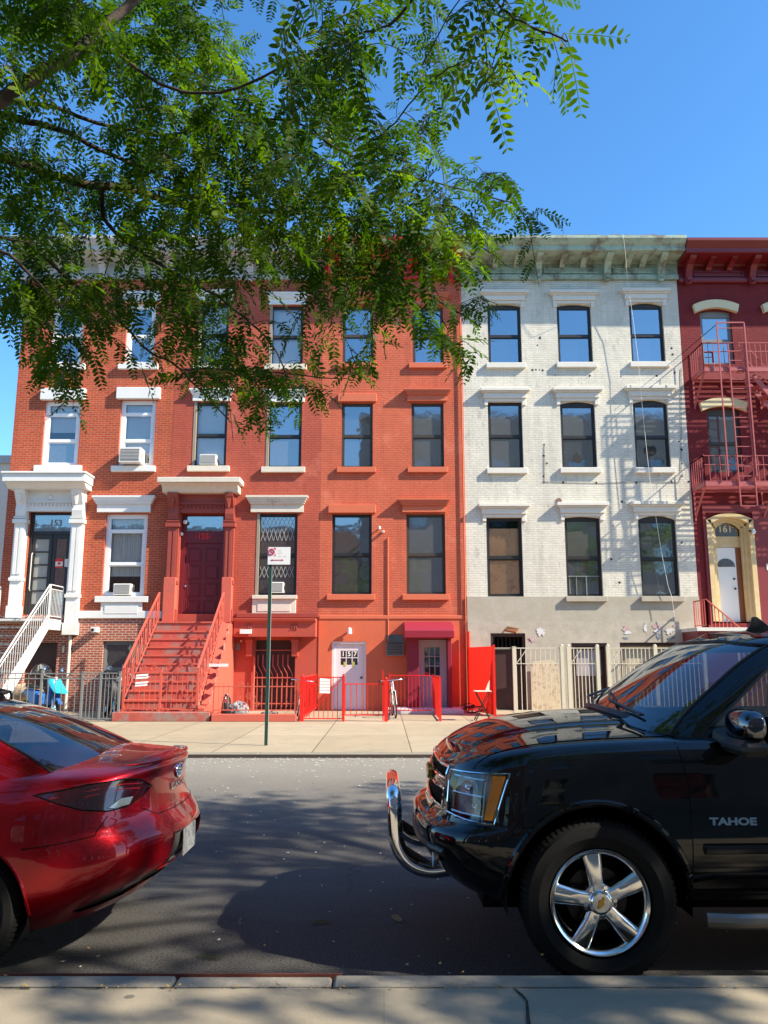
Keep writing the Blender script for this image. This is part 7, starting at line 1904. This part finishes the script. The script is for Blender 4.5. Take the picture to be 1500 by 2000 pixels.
limb([(600, 470, 5.1), (700, 560, 5.2), (800, 590, 5.3), (870, 620, 5.4), (880, 680, 5.4)], .008, .003)
limb([(770, 446, 5.2), (860, 450, 5.2), (930, 470, 5.2), (990, 520, 5.2)], .006, .003)
# twigs towards sampled points of the crown, each hanging its own sprays
targets = []
for r_i in range(-6, 18):
    for c_i in range(-8, 24):
        u0, v0 = c_i * 50, r_i * 50
        d = dens(u0 + 25, v0 + 25)
        k = (d / 9) ** 2.1 * (.22 if u0 > 970 and v0 < 230 else .6 if u0 > 680 and v0 < 230 else .7 if v0 >= 600 and u0 > 580 else 1.25 if u0 < 250 and 400 < v0 < 680 else .95 if v0 >= 480 else 1) * (4.1 if v0 >= 0 and u0 >= 0 else .6)
        k = int(k) + (1 if rt.random() < k - int(k) else 0)
        for _ in range(k):
            u, v = u0 + rt.uniform(0, 50), v0 + rt.uniform(0, 50) - 22; targets.append(at(u, v, ydist(u, v, rt)))
for _ in range(260):                  # the part of the crown over the viewer
    targets.append(Vector((rt.uniform(-4.5, 2.6), rt.uniform(-.6, 3.2), rt.uniform(5.2, 7.6))))
add_branch([(-3.2, 3.3, 5.4), (-2.2, 2.4, 6.0), (-.8, 1.6, 6.3), (.8, 1.2, 6.5), (2.2, 1.2, 6.6)], .05, .012, wood, 8)
add_branch([(-3.4, 3.4, 4.6), (-2.8, 1.4, 5.6), (-2.0, .2, 6.2)], .04, .012, wood, 8)
twigs = MB(); LP, LD, LN = [], [], []
pos = np.array([tuple(s_[0]) for s_ in skel]); 
def key(p): return np.min(np.linalg.norm(pos - np.array(p), axis=1))
targets.sort(key=key)
def leafspray(P):
    kept = 0
    L_ = sum((b - a).length for a, b in zip(P, P[1:])); n = max(3, int(L_ / .038)); s0 = rt.uniform(0, 1)
    for k in range(n):
        f = (k + .5) / n
        if f < .25 and L_ > .25: continue
        x = f * (len(P) - 1); i = min(int(x), len(P) - 2); p = P[i].lerp(P[i + 1], x - i); t_ = (P[i + 1] - P[i]).normalized()
        side = t_.cross(Vector((0, 0, 1)))
        if side.length < .1: side = Vector((1, 0, 0))
        side.normalize(); sgn = 1 if k % 2 else -1
        d = t_ * rt.uniform(.1, .7) + side * sgn * rt.uniform(.5, 1.1) + Vector((0, 0, -rt.uniform(.05, 1.25)))
        if k == n - 1: d = t_ + Vector((0, 0, -.5))
        d.normalize()
        e = p + d * .13; q = project(e)
        if q and -40 < q[0] < 1540 and q[1] > -40:
            dn = dens(q[0], q[1])
            if dn == 0 or (dn < 4 and rt.random() > dn * .22 + .15): continue
        nn = Vector((rt.uniform(-.5, .5), rt.uniform(-.5, .5), 1)); 
        kept += 1; LP.append(tuple(p)); LD.append(tuple(d)); LN.append(tuple(nn.normalized()))
    return kept
for T in targets:
    dd = np.linalg.norm(pos - np.array(T), axis=1); i = int(dd.argmin()); c = Vector(pos[i]); L_ = dd[i]
    if L_ < .05: L_ = .15; T = c + Vector((rt.uniform(-.2, .2), rt.uniform(-.2, .2), rt.uniform(-.1, .15)))
    if L_ > 1.3: c = T + (c - T).normalized() * 1.3; 
    sag = Vector((rt.uniform(-.08, .08), rt.uniform(-.08, .08), .16)) * L_
    P = smooth_path([c, c.lerp(T, .45) + sag, T, T + (T - c).normalized() * .08 + Vector((0, 0, -.06))], 1)
    r0 = .0022 + .0028 * min(1, L_)
    if leafspray(P) < 2: continue
    twigs.tube(P, [r0 + (.0012 - r0) * k / (len(P) - 1) for k in range(len(P))], 5, cap=False)
    pos = np.concatenate([pos, np.array([tuple(p) for p in P[1:]])])
wood.build('limbs', M['bark'], tree, smooth=True, sharp=80)
twigs.build('twigs', M['bark'], tree, smooth=True, recalc=False)
leaves_mesh('crown', np.array(LP), np.array(LD), np.array(LN), M['leaf'], tree, TEMPL, (.95, 1.4), 3)
print('leaves', len(LP), 'targets', len(targets))
# a few yellowed sprays
# second tree, outside the frame to the right: it shades the near road and the parked cars
def far_tree(label, base, cen, rad, n, seed, limbs_=9, clumpr=.75):
    t = thing('street_tree', label, 'tree', base)
    r = random.Random(seed); mb = MB(); b = Vector(base); c = Vector(cen)
    top = Vector((b.x + (c.x - b.x) * .6, b.y + (c.y - b.y) * .6, c.z - rad[2] * .5))
    mb.tube(smooth_path([b + Vector((0, 0, -.05)), b + Vector((0, 0, 1)), b.lerp(top, .6) + Vector((.05, 0, 0)), top]), [.17, .165, .16, .155, .15, .14, .13, .13, .12, .12, .11, .1, .09, .09][:14] if False else .15, 12)
    mb.build('trunk', M['bark'], t, smooth=True)
    mb = MB(); P_, D_, N_ = [], [], []
    cl = []
    for k in range(limbs_ * 6):
        while True:
            v = Vector((r.uniform(-1, 1), r.uniform(-1, 1), r.uniform(-1, 1)))
            if v.length < 1: break
        cl.append(Vector((c.x + v.x * rad[0], c.y + v.y * rad[1], c.z + v.z * rad[2])))
    for k, e in enumerate(cl):
        s_ = top if k % 3 else c; mid = s_.lerp(e, .5) + Vector((0, 0, .3)); mb.tube(smooth_path([s_, mid, e], 1), [.07, .05, .03, .02, .015][:5] if False else .03, 6)
    mb.build('limbs', M['bark'], t, smooth=True)
    for k in range(n):
        e = cl[r.randrange(len(cl))]; v = Vector((r.gauss(0, 1), r.gauss(0, 1), r.gauss(0, .6))) * clumpr * .55
        P_.append(tuple(e + v)); D_.append((r.uniform(-1, 1), r.uniform(-1, 1), r.uniform(-1, .2))); N_.append((r.uniform(-.6, .6), r.uniform(-.6, .6), 1))
    leaves_mesh('crown', np.array(P_), np.array(D_), np.array(N_), M['leaf'], t, TEMPL_S, (1.1, 1.7), seed)
far_tree('honey locust standing on the near sidewalk to the right, outside the frame', (8.2, 3.1, ZW), (10.8, 3.5, 8.2), (5.2, 3.9, 2.4), 4300, 31, 11, .6)
# ------------------------------------------------------------------ the side of the street behind the viewer (seen in window panes and car paint)
def block(label, x0, x1, h, wm, y=-6.0, seed=1):
    t = thing('apartment_building', label, 'building', ((x0 + x1) / 2, y, ZW), 'buildings behind the viewer')
    nb = int((x1 - x0) / 2.6); st = (x1 - x0) / nb; ops = []
    z = 1.2
    while z + 1.9 < h - .8:
        for k in range(nb): ops.append((x0 + st * (k + .3), x0 + st * (k + .7), z, z + 1.7))
        z += 3.15
    q = MB(); wall(q, x0, x1, ZW, h, ops, 0, .2); q.v = [(a, y - b, c) for a, b, c in q.v]; q.build('wall', wm, t)
    MB().box(x0, x1, y - 9, y - .3, ZW, h - .02).build('rear_mass', wm, t)
    q = MB()
    for o in ops: q.box(o[0], o[1], y - .2, y - .18, o[2], o[3])
    w_ = q.build('window', M['glass_dark'], t)
    MB().box(x0 - .1, x1 + .1, y - .25, y + .35, h, h + .4).build('cornice', M['greycornice'], t)
block('tall tan brick building behind the viewer', -1.7, 26, 18.2, brick('tan_brick', (.38, .35, .31), (.34, .31, .28), (.36, .34, .3)))
block('lower brown brick building behind the viewer', -26, -1.8, 10.2, M['brick153b'])

# green locust leaves fallen on the road
for i, (u, v, a) in enumerate(((602, 1802, 0.2), (438, 1872, 2.8), (782, 1800, 1.9))):
    g_ = gnd(u, v, .012); mb = MB(); T = TEMPL[i] * .9; c_, s_ = math.cos(a), math.sin(a)
    mb.v = [(g_.x + x * c_ - y * s_, g_.y + x * s_ + y * c_, .014 + abs(z) * .25) for x, y, z in T]; mb.f = [tuple(range(k, k + 6)) for k in range(0, len(T), 6)]
    tag(mb.build('fallen_leaf', M['leaf'] if i < 2 else M['leaf_dry'], recalc=False), ['green compound leaf lying in the middle of the shaded road between the cars', 'green compound leaf lying near the kerb below the red sedan tail', 'yellowed compound leaf lying on the road under the bull bar'][i], 'leaf')
